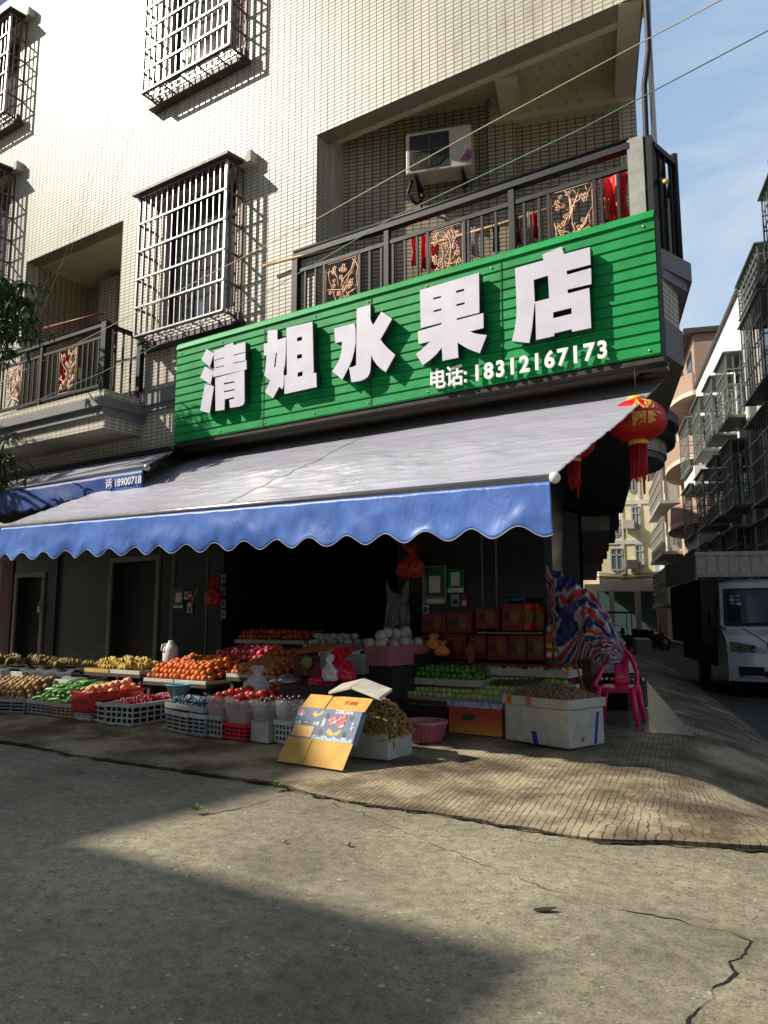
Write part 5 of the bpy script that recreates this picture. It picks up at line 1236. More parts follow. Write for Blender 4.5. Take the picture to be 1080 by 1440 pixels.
# sunlit cardboard sheet (orange) lying across
sA, sB, sC, sD = onY(409, 925, 8.35), onY(498, 915, 8.5), onY(506, 905, 8.75), onY(428, 912, 8.8)
def sheet(u, v):
    p = sA.lerp(sB, u).lerp(sD.lerp(sC, u), v); return p + Vector((0,0,.02 + .025*math.sin(u*5)+.02*noise.noise(Vector((u*4,v*4,5)))))
b = MB(); b.grid(sheet, 24, 10); solid(tag(b.build('orange_cardboard_sheet', mat('orange_print_sheet', (.62,.10,.03), .6, .3, 5, c2=(.62,.30,.10))), 'bent orange cardboard sheet catching the sun above the cartons', 'sheet'), .008)
drape(onY(450,925,8.2).x, onY(508,925,8.2).x, 8.08, 8.6, onY(470,917,8.15).z+.01, 'crumpled grey white cloth folded over the middle carton', M_WCLOTH, .03, .1, 'folded_cloth')
# plastic bags: red one, white ones
def tied_bag(c, r, h, m, name, label, seed, knot=.1):
    b = MB()
    def f(u, v):
        a = u*2*math.pi; prof = (1.0 if v < .45 else max(.16, 1-((v-.45)/.40)**1.15*.84)) if v < .85 else .16+.5*(v-.85)/.15
        if v < .12: prof *= .75+.25*v/.12
        cr = 1 - 2*abs(noise.noise(Vector((math.cos(a)*1.9, math.sin(a)*1.9, v*3.2+seed))))
        cr2 = 1 - 2*abs(noise.noise(Vector((math.cos(a)*4.5, math.sin(a)*4.5, v*6+seed*2))))
        rr = r*prof*(.78 + .28*cr + .13*cr2)
        return Vector(c) + Vector((rr*math.cos(a) + .10*r*math.sin(seed+v*4), rr*math.sin(a)*.8, h*v*(1 + (.12*math.cos(a*2+seed) + .1*cr if v > .85 else 0))))
    b.grid(f, 64, 26); b.ball(Vector(c)+Vector((0,0,.02)), r*.55, 8, 5, .3)
    for s_ in (-1, 1): b.add([Vector(c)+Vector((s_*r*.08,0,h*.85)), Vector(c)+Vector((s_*r*.5,.02,h*1.12)), Vector(c)+Vector((s_*r*.2,.04,h*1.2)), Vector(c)+Vector((-s_*r*.04,0,h*.95))], [(0,1,2,3)])
    o = b.build(name, m); solid(o, .003); return tag(o, label, 'bag')
M_RBAG = mat('glossy_red_film', (.55,.015,.03), .22, .35, 9, bmp=.5, bscale=20); M_WBAG = mat('glossy_white_film', (.62,.6,.6), .2, .15, 9, bmp=.5, bscale=20)
c = onY(478, 958, 7.6); tied_bag((c.x, 7.6, c.z), .20, .34, M_RBAG, 'red_plastic_bag', 'crumpled bright red plastic bag behind the tilted cardboard box', 3)
c = onY(452, 962, 7.5); tied_bag((c.x, 7.5, c.z-.03), .17, .2, M_RBAG, 'red_plastic_bag', 'dark red plastic bag left of the bright one behind the cardboard box', 5)
c = onY(466, 955, 7.45); tied_bag((c.x, 7.42, c.z-.02), .09, .26, M_WBAG, 'white_plastic_bag', 'small pale plastic bag between the two red bags', 8)
c = onY(366, 975, 7.6); tied_bag((c.x, 7.55, c.z), .17, .30, M_WBAG, 'white_plastic_bag', 'knotted white plastic bag sunlit behind the bagged plums', 9)
p = onY(470, 965, 7.6)
b = MB(); b.box((p.x-.6, 7.3, .14), (p.x+.32, 7.75, onY(470,960,7.5).z-.03)); tag(b.build('dark_carton', M_CRATEB), 'dark carton carrying the red and white plastic bags', 'box')
p = onY(366, 985, 7.9); b = MB(); b.box((p.x-.25, 7.42, .14), (p.x+.25, 7.85, onY(366,975,7.6).z)); tag(b.build('dark_carton', M_CRATEB), 'dark carton under the knotted white plastic bag', 'box')
b = MB(); q = onY(433, 932, 8.08); b.ball((q.x, 8.06, q.z), .09, 12, 8, 1, .2, 1, .4); tag(b.build('yellow_bag', mat('dull_yellow_film', (.30,.24,.04), .4)), 'small dull yellow bag hanging on the reddish carton', 'bag')
# peaches wrapped in orange film at the back right
pa = onY(575, 930, 9.15); pb = onY(640, 930, 9.15)
b = MB(); b.box((pa.x-.1, 9.12, .19), (pb.x+.1, 9.8, pa.z-.02)); tag(b.build('stacked_cartons', M_CRATEB), 'dark cartons under the orange wrapped fruit', 'boxes')
M_OFILM = mat('orange_film', (.80,.25,.05), .4, .35, 8, bmp=.4, bscale=14, c2=(.6,.32,.10))
for i in range(11):
    q = onY(rnd.uniform(572, 634), 925, 9.25); q.y = rnd.uniform(9.2, 9.5)
    b = MB(); pass
    tied_bag((q.x, q.y, pa.z-.0+.085*(i % 3)), .10, .17, M_OFILM, 'wrapped_fruit_bag', 'x', i*1.7)
    tag(bpy.context.scene.collection.objects[-1], 'twisted orange film bag of fruit in the cluster behind the limes', 'bag', 'orange film bags behind the limes')
# ------------------------------------------------------------------ stacked red gift cartons before the pier
M_GIFT = mat('red_gift_carton', (.16,.012,.012), .5, .25, 9); M_GIFTL = mat('bright_red_carton', (.62,.03,.02), .5, .12, 9); M_GOLD = mat('gold_print', (.17,.09,.02), .5, .3, 30)
def gift(px0, px1, py0, py1, y, lab, m=M_GIFT, dp=.32, text=None):
    a = onY(px0, py1, y); b_ = onY(px1, py1, y); t = onY(px0, py0, y); w_, h_ = b_.x-a.x, t.z-a.z
    T = thing('gift_carton', lab, 'box', a, None); b = MB(); b.box((0,0,0),(w_-.012,dp,h_-.01)); b.xf(LM(a,0)); bevel(b.build('carton_body', m, T), .006)
    b = MB(); b.box((w_*.12,-.003,h_*.2),(w_*.4,-.001,h_*.24)); b.box((w_*.12,-.003,h_*.76),(w_*.82,-.001,h_*.8)); b.add([Vector((w_*.62+.07*math.cos(i*.63)*(1+.2*math.sin(i*2)),-.002,h_*.48+.1*math.sin(i*.63))) for i in range(10)],[tuple(range(10))[::-1]]); b.xf(LM(a,0)); b.build('gold_print', M_GOLD, T)
    b = MB(); b.box((w_*.1,-.003,h_*.36),(w_*.34,-.001,h_*.62)); b.xf(LM(a,0)); b.build('label_patch', mat('dark_print', (.03,.02,.03), .5), T)
    return T, a, w_, h_
rows = [(593, 628, 862, 890), (629, 664, 860, 890), (592, 622, 892, 924), (623, 657, 890, 926), (659, 685, 892, 926), (669, 703, 854, 884), (686, 716, 893, 928), (716, 742, 892, 928)]
names = ['upper left red gift carton under the posters', 'upper red gift carton right of the upper left one', 'lower left red gift carton above the orange film bags', 'second red gift carton from the left in the lower row', 'third red gift carton in the lower row with a bright upright one before it', 'red gift carton behind and left of the tallest carton', 'fourth red gift carton from the left in the lower row', 'fifth red gift carton in the lower row, left of the bright pair']
for r_, nm in zip(rows, names): gift(*r_, 9.62, nm)
gift(706, 737, 848, 886, 9.5, 'tallest red gift carton standing on the stack with a thin ribbon')
T, a_, w_, h_ = gift(737, 747, 848, 886, 9.5, 'narrow bright red gift carton end with orange label beside the tallest carton', M_GIFTL)
for k, (px0, px1) in enumerate(((768, 778.5), (779, 789.5))):
    T, a_, w_, h_ = gift(px0, px1, 891, 926, 9.5, ['left of the two bright red upright cartons at the right end of the stack', 'right of the two bright red upright cartons, nearest the striped tarp'][k], M_GIFTL, .3)
    b = MB(); b.box((w_*.15,-.008,h_*.42),(w_*.85,-.005,h_*.60)); b.xf(LM(a_,0)); b.build('orange_label', mat('bright_orange_print', (.8,.28,.02), .5), T)
    b = MB(); b.box((w_*.12,-.008,h_*.08),(w_*.8,-.005,h_*.25)); b.xf(LM(a_,0)); b.build('white_label', M_PAPER, T)
gift(742, 767, 893, 928, 9.55, 'sixth red gift carton in the lower row, right beside the bright pair')
gift(658, 664, 905, 932, 9.4, 'narrow bright red upright carton at the front of the stack', M_GIFTL, .1)
gift(748, 766, 852, 886, 9.62, 'dull red gift carton right of the tallest one')
za = onY(680, 928, 9.6).z
b = MB(); x0_, x1_ = onY(590, 900, 9.6).x, onY(790, 900, 9.5).x; b.box((x0_, 9.45, .19), (x1_, 9.97, za-.03)); tag(b.build('stacked_cartons', M_GIFT), 'lowest layer of dark red cartons hidden behind the fruit', 'boxes')
b = MB(); zb = onY(680, 889, 9.62).z; xg = onY(668, 900, 9.62).x; b.box((xg, 9.7, zb-.02), (onY(747,886,9.6).x, 9.97, zb)); tag(b.build('carton_board', M_CARD), 'flat board on the lower row under the tallest carton', 'board')
for k, px in enumerate((773, 785)):
    q = onY(px, 890, 9.6); b = MB(); b.ball((q.x, 9.62, q.z+.05), .055, 10, 7, 1.1, .15); tag(b.build('pale_fruit', mat('pale_fruit_skin', (.45,.43,.32), .6)), ['pale round fruit on the left bright upright carton', 'pale round fruit on the right bright upright carton'][k], 'fruit')
b = MB(); q = onY(722, 846, 9.6); b.ball((q.x, 9.65, q.z+.03), .09, 12, 7, .55, .35, 1.7); tag(b.build('blue_bag', mat('dark_blue_film', (.02,.04,.10), .3)), 'dark blue plastic bag on top of the tallest red carton', 'bag')
# ------------------------------------------------------------------ posters and things hung on the front
def poster(px0, py0, px1, py1, y, m, label, parts_, name='poster'):
    a = onY(px0, py1, y); b_ = onY(px1, py1, y); t = onY((px0+px1)/2, py0, y); w_, h_ = b_.x-a.x, t.z-a.z
    T = thing(name, label, 'poster', a); b = MB(); b.box((0,0,0),(w_,.006,h_)); b.xf(LM(a,0)); b.build('sheet', m, T)
    for i_, (x0, x1, z0, z1, mm, nm) in enumerate(parts_): b = MB(); b.box((w_*x0,-.003-.003*i_,h_*z0),(w_*x1,-.0005,h_*z1)); b.xf(LM(a,0)); b.build(nm, mm, T)
    return T, a, w_, h_
Yp = YG-.03
poster(594, 796, 628, 850, Yp, mat('pale_backing_board', (.22,.23,.22), .6), 'large pale board on the pier carrying the green payment poster', [(.14,.93,.2,.97,M_GREEN,'green_field'), (.3,.75,.3,.74,M_PAPER,'blank_code_patch'), (.2,.9,.03,.14,M_PAPER,'white_strip')])
poster(630, 800, 653, 834, Yp, M_GREEN, 'small green payment poster right of the large pale board', [(.2,.72,.3,.86,M_PAPER,'blank_code_patch'), (.0,.95,.02,.2,M_PAPER,'white_strip')])
poster(634, 836, 646, 853, Yp, mat('grey_card', (.3,.32,.33), .6), 'small grey card below the small green poster', [(.2,.8,.2,.6,M_BLUEP,'blue_patch')], 'card')
poster(648, 836, 657, 853, Yp, mat('dull_red_card', (.25,.03,.04), .6), 'small red card below the small green poster', [(.15,.85,.1,.5,M_PAPER,'white_patch')], 'card')
poster(594, 851, 603, 865, Yp, M_PAPER, 'small white and blue card at the foot of the large pale board', [(.15,.85,.25,.85,M_BLUEP,'blue_patch')], 'card')
poster(244, 828, 257, 855, Yp, M_GREEN, 'green payment card on the dark pier left of the shop opening', [(.2,.8,.3,.78,M_PAPER,'blank_code_patch'), (0,1,.0,.13,M_PAPER,'white_strip')])
poster(259, 832, 264, 843, Yp, M_PAPER, 'tiny white card right of the green payment card', [(.2,.8,.3,.8,M_BLUEP,'blue_patch')], 'card')
poster(265, 832, 270, 843, Yp, mat('bright_red_card', (.5,.04,.05), .6), 'tiny red card right of the green payment card', [(.2,.8,.3,.6,M_PAPER,'white_patch')], 'card')
poster(263, 848, 270, 862, Yp, M_PAPER, 'tiny white and blue card below the red one', [(.2,.8,.2,.6,M_BLUEP,'blue_patch')], 'card')
for k, py in enumerate((808, 826, 843, 858)): poster(311, py, 317, py+12, YG-.01, mat('grey_card', (.3,.32,.33), .6), ['topmost', 'second', 'third', 'lowest'][k]+' small card on the left edge of the shop opening', [(.25,.75,.3,.7,M_CRATEB,'dark_patch')], 'card')
poster(-6, 790, 10, 930, Yp, mat('red_couplet_paper', (.16,.02,.015), .6), 'tall faded red paper strip beside the leftmost doorway', [(.3,.8,.1,.9,mat('dark_print', (.03,.02,.03), .5),'printed_column')], 'red_paper_strip')
# lock on the door pier, hooks
q = onY(58, 855, Yp); L_ = thing('door_lock', 'grey padlock with papers hanging beside the leftmost doorway', 'lock', q)
b = MB(); b.box((q.x-.06,Yp-.06,q.z-.1),(q.x+.05,Yp-.02,q.z+.05)); b.build('lock_body', mat('grey_lock_metal', (.3,.31,.32), .4), L_); b = MB(); b.tube([(q.x-.03,Yp-.04,q.z+.05),(q.x-.02,Yp-.04,q.z+.14),(q.x+.02,Yp-.04,q.z+.14),(q.x+.03,Yp-.04,q.z+.05)], .012, 6); b.build('shackle', M_STEEL, L_)
# red bags hanging
q = onY(299, 850, 9.8); tied_bag((q.x, 9.8, q.z), .15, .42, mat('dull_red_film', (.40,.03,.02), .4, .3, 9), 'hanging_red_bag', 'dull red plastic bag hanging at the left side of the shop opening', 13)
q = onY(578, 808, 9.8); tied_bag((q.x, 9.8, q.z-.05), .2, .42, mat('dull_red_film', (.40,.03,.02), .4, .3, 9), 'hanging_red_bag', 'dull red plastic bag hanging at the right side of the shop opening', 17)
q = onY(557, 868, 9.7); b = MB()
b.grid(lambda u, v: Vector((q.x-.22+.42*u+.05*noise.noise(Vector((u*3,v*4,1))), 9.75+.08*noise.noise(Vector((u*5,v*3,6))), q.z-.35+.95*v-(.25*math.sin(u*3.1))*v)), 16, 16)
solid(tag(b.build('hanging_plastic_sheet', mat('smoky_film', (.12,.12,.12), .3, .4, 8)), 'crumpled smoky plastic sheet hanging at the right of the shop opening', 'sheet'), .004)
b = MB(); b.tube([onY(280,820,9.9), onY(272,840,9.9), onY(267,862,9.9)], .012, 6); tag(b.build('hanging_stick', M_STEEL), 'thin grey stick hanging beside the payment cards', 'stick')
# ------------------------------------------------------------------ striped tarp hanging at the corner
def stripe_mat():
    m, nt, b = new_mat('striped_tarp_fabric'); uv = nt.nodes.new('ShaderNodeUVMap'); uv.uv_map = 'stripes'
    s = nt.nodes.new('ShaderNodeSeparateXYZ'); nt.links.new(uv.outputs[0], s.inputs[0])
    f = math_n(nt, 'FRACT', math_n(nt, 'MULTIPLY', s.outputs[1], 4.4))
    r = nt.nodes.new('ShaderNodeValToRGB'); r.color_ramp.interpolation = 'CONSTANT'; e = r.color_ramp.elements
    cs = [(0, (.50,.48,.50)), (.12, (.50,.05,.045)), (.42, (.50,.48,.50)), (.54, (.05,.06,.22)), (.88, (.50,.48,.50))]
    while len(e) < len(cs): e.new(.5)
    for el, (p, c) in zip(e, cs): el.position = p; el.color = (*c, 1)
    nt.links.new(f, r.inputs[0]); nt.links.new(r.outputs[0], b.inputs['Base Color']); b.inputs['Roughness'].default_value = .45
    bump(nt, b, noise_n(nt, coords(nt), 9, 5), .5, .02); return m
M_TARP = stripe_mat()
TA = [onY(768,795,9.85), onY(800,812,9.75), onY(832,835,9.55), onY(858,870,9.4), onY(880,905,9.35)]   # upper edge
TB = [onY(770,905,9.75), onY(792,935,9.6), onY(825,925,9.35), onY(850,935,9.25), onY(872,935,9.25)]   # lower edge
def cat(P, t):
    t = t*(len(P)-1); i = min(len(P)-2, int(t)); return P[i].lerp(P[i+1], t-i)
b = MB(); nu, nv = 150, 120; UV = []
def tf(u, v):
    eu = min(1, u*5+.05)*min(1, (1-u)*6+.2); p = cat(TA, u).lerp(cat(TB, u), v); e = eu* max(0, math.sin(math.pi*min(1, v*.9+.08)))**.5
    rdg = lambda x: 1 - abs(x)*3.2
    n1 = rdg(noise.noise(Vector((u*2.6+v*1.8, v*1.5-u*.8, 3)))); n2 = rdg(noise.noise(Vector((u*6+v*2.5, v*5-u*3, 9)))); n3 = rdg(noise.noise(Vector((u*13-v*4, v*11, 5))))
    bul = -.22*math.sin(math.pi*u)*math.sin(math.pi*v)
    return p + Vector((.06*n2*e + .015*n3*e, bul - .22*n1*e - .10*n2*e - .03*n3*e, .05*n2*e + .02*n3*e))
b.grid(tf, nu, nv); o = tag(b.build('striped_tarp', M_TARP), 'crumpled red white and blue striped tarp hanging from the shop corner', 'tarp')
uvl = o.data.uv_layers.new(name='stripes'); vi = [(i % (nu+1), i//(nu+1)) for i in range((nu+1)*(nv+1))]
for lp in o.data.loops:
    i, j = vi[lp.vertex_index]; u, v = i/nu, j/nv
    uvl.data[lp.index].uv = (u, v*.85 + .75*noise.noise(Vector((u*1.6, v*1.5, 21))) + .10*noise.noise(Vector((u*4, v*3, 31))) + .9*max(0, u-.45)*v - .5*max(0, v-.55)*(1-u) + .02)
solid(o, .004)
# things under the tarp
T, M = slat_crate(Vector((onY(842,975,11.6).x, 11.6, .2)), R(-18), .5, .5, .5, M_CRATEB, 'plastic_crate', 'black ventilated crate below the striped tarp behind the pink chair', 'crate', None, 6)
q = onY(806, 975, 9.6); opx(803, 834, 925, 985, 11.5, .4, mat('brown_wicker', (.15,.07,.035), .7, .4, 25), 'brown_carton', 'brown carton standing below the striped tarp')
drape(onY(845,935,11.5).x, onY(886,935,11.5).x, 11.4, 11.9, onY(860,936,11.5).z, 'crumpled pale cloth on the black crate below the tarp', M_WCLOTH, .05, .08, 'pale_cloth')
# ------------------------------------------------------------------ pink plastic chair
q = base_pt(878, 1024, .0); q.z = .197; qx = onZ(872, 1016, .2)
CHR = thing('plastic_chair', 'bright pink plastic armchair with open oval back on the tiled platform', 'chair', (qx.x, qx.y, .199)); MP = mat('pink_chair_plastic', (.80,.02,.13), .28, .08, 6)
Mc = LM(Vector((qx.x, qx.y, .2)), R(6)) 
# seat height .44; chair faces the camera's right; back towards +x side
def cp(x, y, z): return Mc @ Vector((x, y, z))
b = MB(); sh = .46
b.grid(lambda u, v: cp(-.22+.44*u, -.22+.44*v, sh - .015*math.sin(math.pi*u)*math.sin(math.pi*v) - (.03*(1-v)**4)), 16, 16); o = b.build('seat', MP, CHR); solid(o, .022, -1)
for sx in (-1, 1):
    for sy in (-1, 1):
        b = MB(); b.tube([cp(sx*.2, sy*.2, sh-.01), cp(sx*.235, sy*.235, .2), cp(sx*.26, sy*.255, .0)], [.042, .034, .028], 8); b.build('leg', MP, CHR)
b = MB(); b.box((-.21,-.215,sh-.07),(.21,-.19,sh-.02)); b.box((-.21,.19,sh-.07),(.21,.215,sh-.02)); b.box((-.215,-.19,sh-.07),(-.19,.19,sh-.02)); b.box((.19,-.19,sh-.07),(.215,.19,sh-.02)); b.xf(Mc); b.build('seat_skirt', MP, CHR)
# arms and back in one looping hoop
hoop = []
for k in range(25):
    t = k/24; a = math.pi*t; x = -.26*math.cos(a)*(1 - .12*math.sin(a)); y = -.2 + .47*max(0, math.sin(a))**.8; z = sh + .02 + .42*max(0, math.sin(a))**1.3
    hoop.append(cp(x, y, z))
b = MB(); b.tube([cp(-.22,-.2,sh-.02)]+hoop+[cp(.22,-.2,sh-.02)], [.028]+[.024+.008*math.sin(math.pi*k/24) for k in range(25)]+[.028], 9); b.build('arm_hoop', MP, CHR)
b = MB(); b.grid(lambda u, v: cp((-.085+.17*u)*(1+.2*v), .20+.07*v, sh+.0+.42*v), 8, 10); o = b.build('back_splat', MP, CHR); solid(o, .014)
b = MB(); b.add([cp(.05*math.cos(i*.52)*(1+.3*math.sin(i*3)), .235, sh+.25+.05*math.sin(i*.52)) for i in range(12)], [tuple(range(12))]); b.build('back_emblem', mat('dark_emblem', (.08,.02,.06), .5), CHR)
b = MB()
for zc, ww in ((.375, .055), (.1, .045)): b.add([cp(ww*math.cos(i*.52), .2+.07*zc/.42-.012, sh+zc+.017*math.sin(i*.52)) for i in range(12)], [tuple(range(12))])
b.build('back_slot', mat('pale_slot', (.5,.42,.4), .6), CHR)
# ------------------------------------------------------------------ lanterns
M_LAN = mat('red_lantern_silk', (.52,.012,.012), .42, .2, 8, rnd_amt=.0); M_GLD = mat('gold_paint', (.75,.45,.08), .4, .2, 20)
def lantern(c, r, label, chars, yaw):
    T = thing('red_lantern', label, 'lantern', c); c = Vector(c); b = MB(); n = 48; vs = []
    for j in range(17):
        t = math.pi*(.06+.88*j/16); 
        for k in range(n): a = 2*math.pi*k/n; rr = r*max(0, math.sin(t))**.85*(1-.018*abs(math.sin(a*8))); vs.append(c + Vector((rr*math.cos(a), rr*math.sin(a), r*.72*math.cos(t))))
    b.add(vs, [(j*n+k, j*n+(k+1)%n, (j+1)*n+(k+1)%n, (j+1)*n+k) for j in range(16) for k in range(n)], True); b.build('lantern_body', M_LAN, T)
    b = MB(); b.lathe([(0,.0),(r*.3,0),(r*.3,.05),(0,.05)], c+Vector((0,0,r*.69)), 16); b.build('gold_cap', M_GLD, T); b = MB(); b.lathe([(0,.0),(r*.33,0),(r*.33,.05),(0,.05)], c-Vector((0,0,r*.72+.04)), 16); b.build('gold_ring', M_GLD, T); b = MB(); b.tube([c+Vector((0,0,r*.8)), Vector((c.x, c.y, 4.42))], .006, 5); b.build('hanging_cord', M_BLACK, T)
    b = MB()
    for k in range(40):
        a = 2*math.pi*k/40; rr = r*.28*(.5+.5*((k*7)%5)/4); p = c + Vector((rr*math.cos(a), rr*math.sin(a), -r*.84)); L = r*(.95+.4*rnd.random()); b.tube([p, p+Vector((rnd.uniform(-.01,.01), rnd.uniform(-.01,.01), -L*.5)), p+Vector((rnd.uniform(-.02,.02), rnd.uniform(-.02,.02), -L))], [.008,.009,.006], 5)
    p = c + Vector((.05,-.02,-r*.84)); b.tube([p, p+Vector((0,0,-r*.9)), p+Vector((.0,0,-r*1.75))], [.012,.02,.012], 6)
    b.build('tassel', mat('red_tassel', (.50,.008,.012), .6), T)
    if chars:
        b = MB()
        def wrap(txt, size, aa, zc):
            cu = bpy.data.curves.new('t', 'FONT'); cu.body = txt; cu.size = size; cu.extrude = .001; cu.offset = .008; cu.align_x = 'CENTER'
            t = bpy.data.objects.new('t', cu); col.objects.link(t); dg = bpy.context.evaluated_depsgraph_get(); dg.update(); me = bpy.data.meshes.new_from_object(t.evaluated_get(dg)); bpy.data.objects.remove(t)
            vs = []
            for v in me.vertices:
                z = zc + v.co.y; a = aa + v.co.x/r; ct = max(-.99, min(.99, z/(r*.72))); rr = r*max(0, math.sin(math.acos(ct)))**.85 + .006 + v.co.z
                vs.append(c + Vector((rr*math.cos(a), rr*math.sin(a), z)))
            b.add(vs, [tuple(p.vertices) for p in me.polygons]); bpy.data.meshes.remove(me)
        for txt, s_, a_, z_ in chars: wrap(txt, s_, a_, z_)
        b.build('gold_character', M_GLD, T)
    return T
lc = onY(896, 592, 8.75); cam_a = math.atan2(-lc.y, -lc.x); rL = .33
lantern(lc, rL, 'largest red lantern with gold characters hanging at the shop corner', [('人', .17, cam_a+.02, .085), ('财', .17, cam_a+.55, .085), ('两', .16, cam_a+.06, -.10), ('旺', .16, cam_a+.60, -.10)], 0)
lantern(onY(806, 624, 9.6) , .28, 'red lantern hidden by the awning with only its tassel showing', None, 0)
# ------------------------------------------------------------------ outdoor air conditioner on the balcony wall
a = P0 + AW*1.32 - AV*.50; acz = 8.3
AC = thing('air_conditioner', 'beige outdoor air conditioner on brackets on the balcony back wall', 'air conditioner', (a.x, a.y, acz))
Ma = Matrix((AW, AV, Vector((0,0,1)))).transposed().to_4x4(); Ma.translation = Vector((a.x, a.y, acz)); wA, hA, dA = 1.02, .68, .38
MAC = mat('aged_white_casing', (.52,.48,.40), .5, .12, 6)
b = MB(); b.box((0,0,0),(wA,dA,hA)); b.xf(Ma); bevel(b.build('casing', MAC, AC), .02)
b = MB(); b.box((.06,-.012,.06),(.68,-.002,hA-.06)); b.xf(Ma); b.build('fan_recess', M_BLACK, AC)
b = MB()
for k in range(9): rr = .04+.03*k; b.tube([(.37+rr*math.cos(q*.3142), -.02, hA/2+rr*math.sin(q*.3142)) for q in range(21)], .004, 4)
b.box((.1,-.03,hA/2-.006),(.64,-.024,hA/2+.006)); b.box((.364,-.03,.08),(.376,-.024,hA-.08)); b.xf(Ma); b.build('fan_grille', mat('grey_grille', (.10,.10,.10), .5), AC)
b = MB(); b.add([(.84,-.003,.10),(.99,-.003,.06),(1.04,-.003,.22),(.97,-.003,.28)], [(0,1,2,3)]); b.xf(Ma); b.build('red_label', mat('label_red', (.5,.05,.05), .5), AC)
b = MB(); b.add([(.92,-.005,.13),(1.02,-.005,.10),(1.02,-.005,.18),(.95,-.005,.22)], [(0,1,2,3)]); b.xf(Ma); b.build('blue_label', mat('label_blue', (.05,.08,.3), .5), AC)
for x in (.15, .87): b = MB(); b.bar((x, .02, -.02), (x, .5, -.02), .04); b.bar((x, .05, -.03), (x, .5, -.33), .03); b.xf(Ma); b.build('bracket', M_BLACKM, AC)
b = MB(); b.tube([Ma @ Vector(p) for p in ((.05,.2,.0),(-.02,.2,-.2),(.12,.25,-.38),(.2,.35,-.2),(.1,.5,.0))], .03, 7); b.build('pipe', M_BLACK, AC)
# ------------------------------------------------------------------ laundry and poles on the balconies
def pole(a, b_, label, r=.025, m=None):
    m_ = MB(); m_.tube([a, (a+b_)/2+Vector((0,0,-.015)), b_], r, 8); tag(m_.build('bamboo_pole', m or M_WOOD), label, 'pole')
pole(onY(370, 374, 8.85), onY(560, 322, 9.05), 'bamboo pole sticking out left of the right balcony over the wall')
pole(onY(600, 345, 9.4), onY(800, 285, 9.4), 'bamboo pole across the middle of the right balcony carrying laundry')
pole(onY(926, 252, 9.3), onY(938, 255, 8.9), 'short bamboo end sticking out of the side railing', .03)
def laundry(px0, py0, px1, py1, y, m, label, seed, name='hanging_garment'):
    a = onY(px0, py0, y); c = onY(px1, py1, y); wd = c.x-a.x; h = a.z-c.z; b = MB()
    b.grid(lambda u, v: Vector((a.x + wd*(u-.5)*(1+.25*noise.noise(Vector((v*3, seed, 0))) - .25*math.sin(math.pi*v)) + wd/2, y + .05*math.sin(u*11+seed)+.03*noise.noise(Vector((u*3,v*3,seed))), a.z - h*v*(1+.12*noise.noise(Vector((u*4, seed, 3)))))), 18, 14)
    solid(tag(b.build(name, m), label, 'clothes'), .006)
Yl = 9.42; M_MAR = mat('maroon_cloth', (.10,.01,.015), .7); M_WHC = mat('pale_cloth', (.5,.45,.42), .7); M_PNK = mat('pink_cloth', (.55,.35,.35), .7)
laundry(577, 335, 590, 372, Yl, M_RED, 'bright red garment hanging at the left of the pole', 1)
laundry(591, 332, 604, 378, Yl, M_RED, 'second bright red garment hanging right of the first one', 2)
laundry(606, 340, 616, 376, Yl, M_RED, 'red garment half hidden behind the middle scroll panel', 3)
laundry(664, 322, 672, 358, Yl, M_WHC, 'narrow pale garment between the middle posts', 4)
laundry(694, 315, 702, 352, Yl, M_DKCLOTH, 'narrow black garment right of the pale one', 5)
laundry(724, 305, 734, 342, Yl, M_MAR, 'maroon garment right of the railing post', 6)
laundry(742, 300, 748, 338, Yl, M_WHC, 'pale strip of cloth beside the maroon garment', 7)
laundry(748, 300, 761, 334, Yl, mat('crimson_cloth', (.45,.02,.04), .7), 'crimson garment left of the right scroll panel', 8)
laundry(632, 330, 650, 364, Yl+.05, M_PNK, 'pale pink cloth behind the middle scroll panel', 9)
laundry(842, 252, 887, 310, 9.3, mat('glossy_red_cloth', (.72,.02,.02), .45, .2, 5), 'large bright red towel hanging beside the corner post', 10, 'red_towel')
laundry(845, 282, 858, 308, 9.2, mat('salmon_cloth', (.75,.22,.15), .5), 'small salmon cloth lying over the red towel', 11)
for k, (px, py, lab) in enumerate(((790, 322, 'yellow cloth tip under the right scroll panel'), (638, 366, 'yellow cloth tip under the middle scroll panel'), (486, 405, 'yellow cloth tip under the left scroll panel'))): laundry(px-5, py-8, px+6, py+6, 9.15, M_YCLOTH, lab, 12+k)
laundry(85, 505, 94, 540, 8.5, M_RED, 'red garment behind the left balcony railing', 20); laundry(103, 520, 112, 532, 8.45, M_YCLOTH, 'yellow cloth behind the scroll panel of the left balcony', 21)
b = MB(); b.tube([onY(60,462,8.4), onY(145,440,8.4)], .02, 7); tag(b.build('clothes_pole', mat('red_pole', (.25,.03,.03), .5)), 'dark red pole behind the top rail of the left balcony', 'pole')
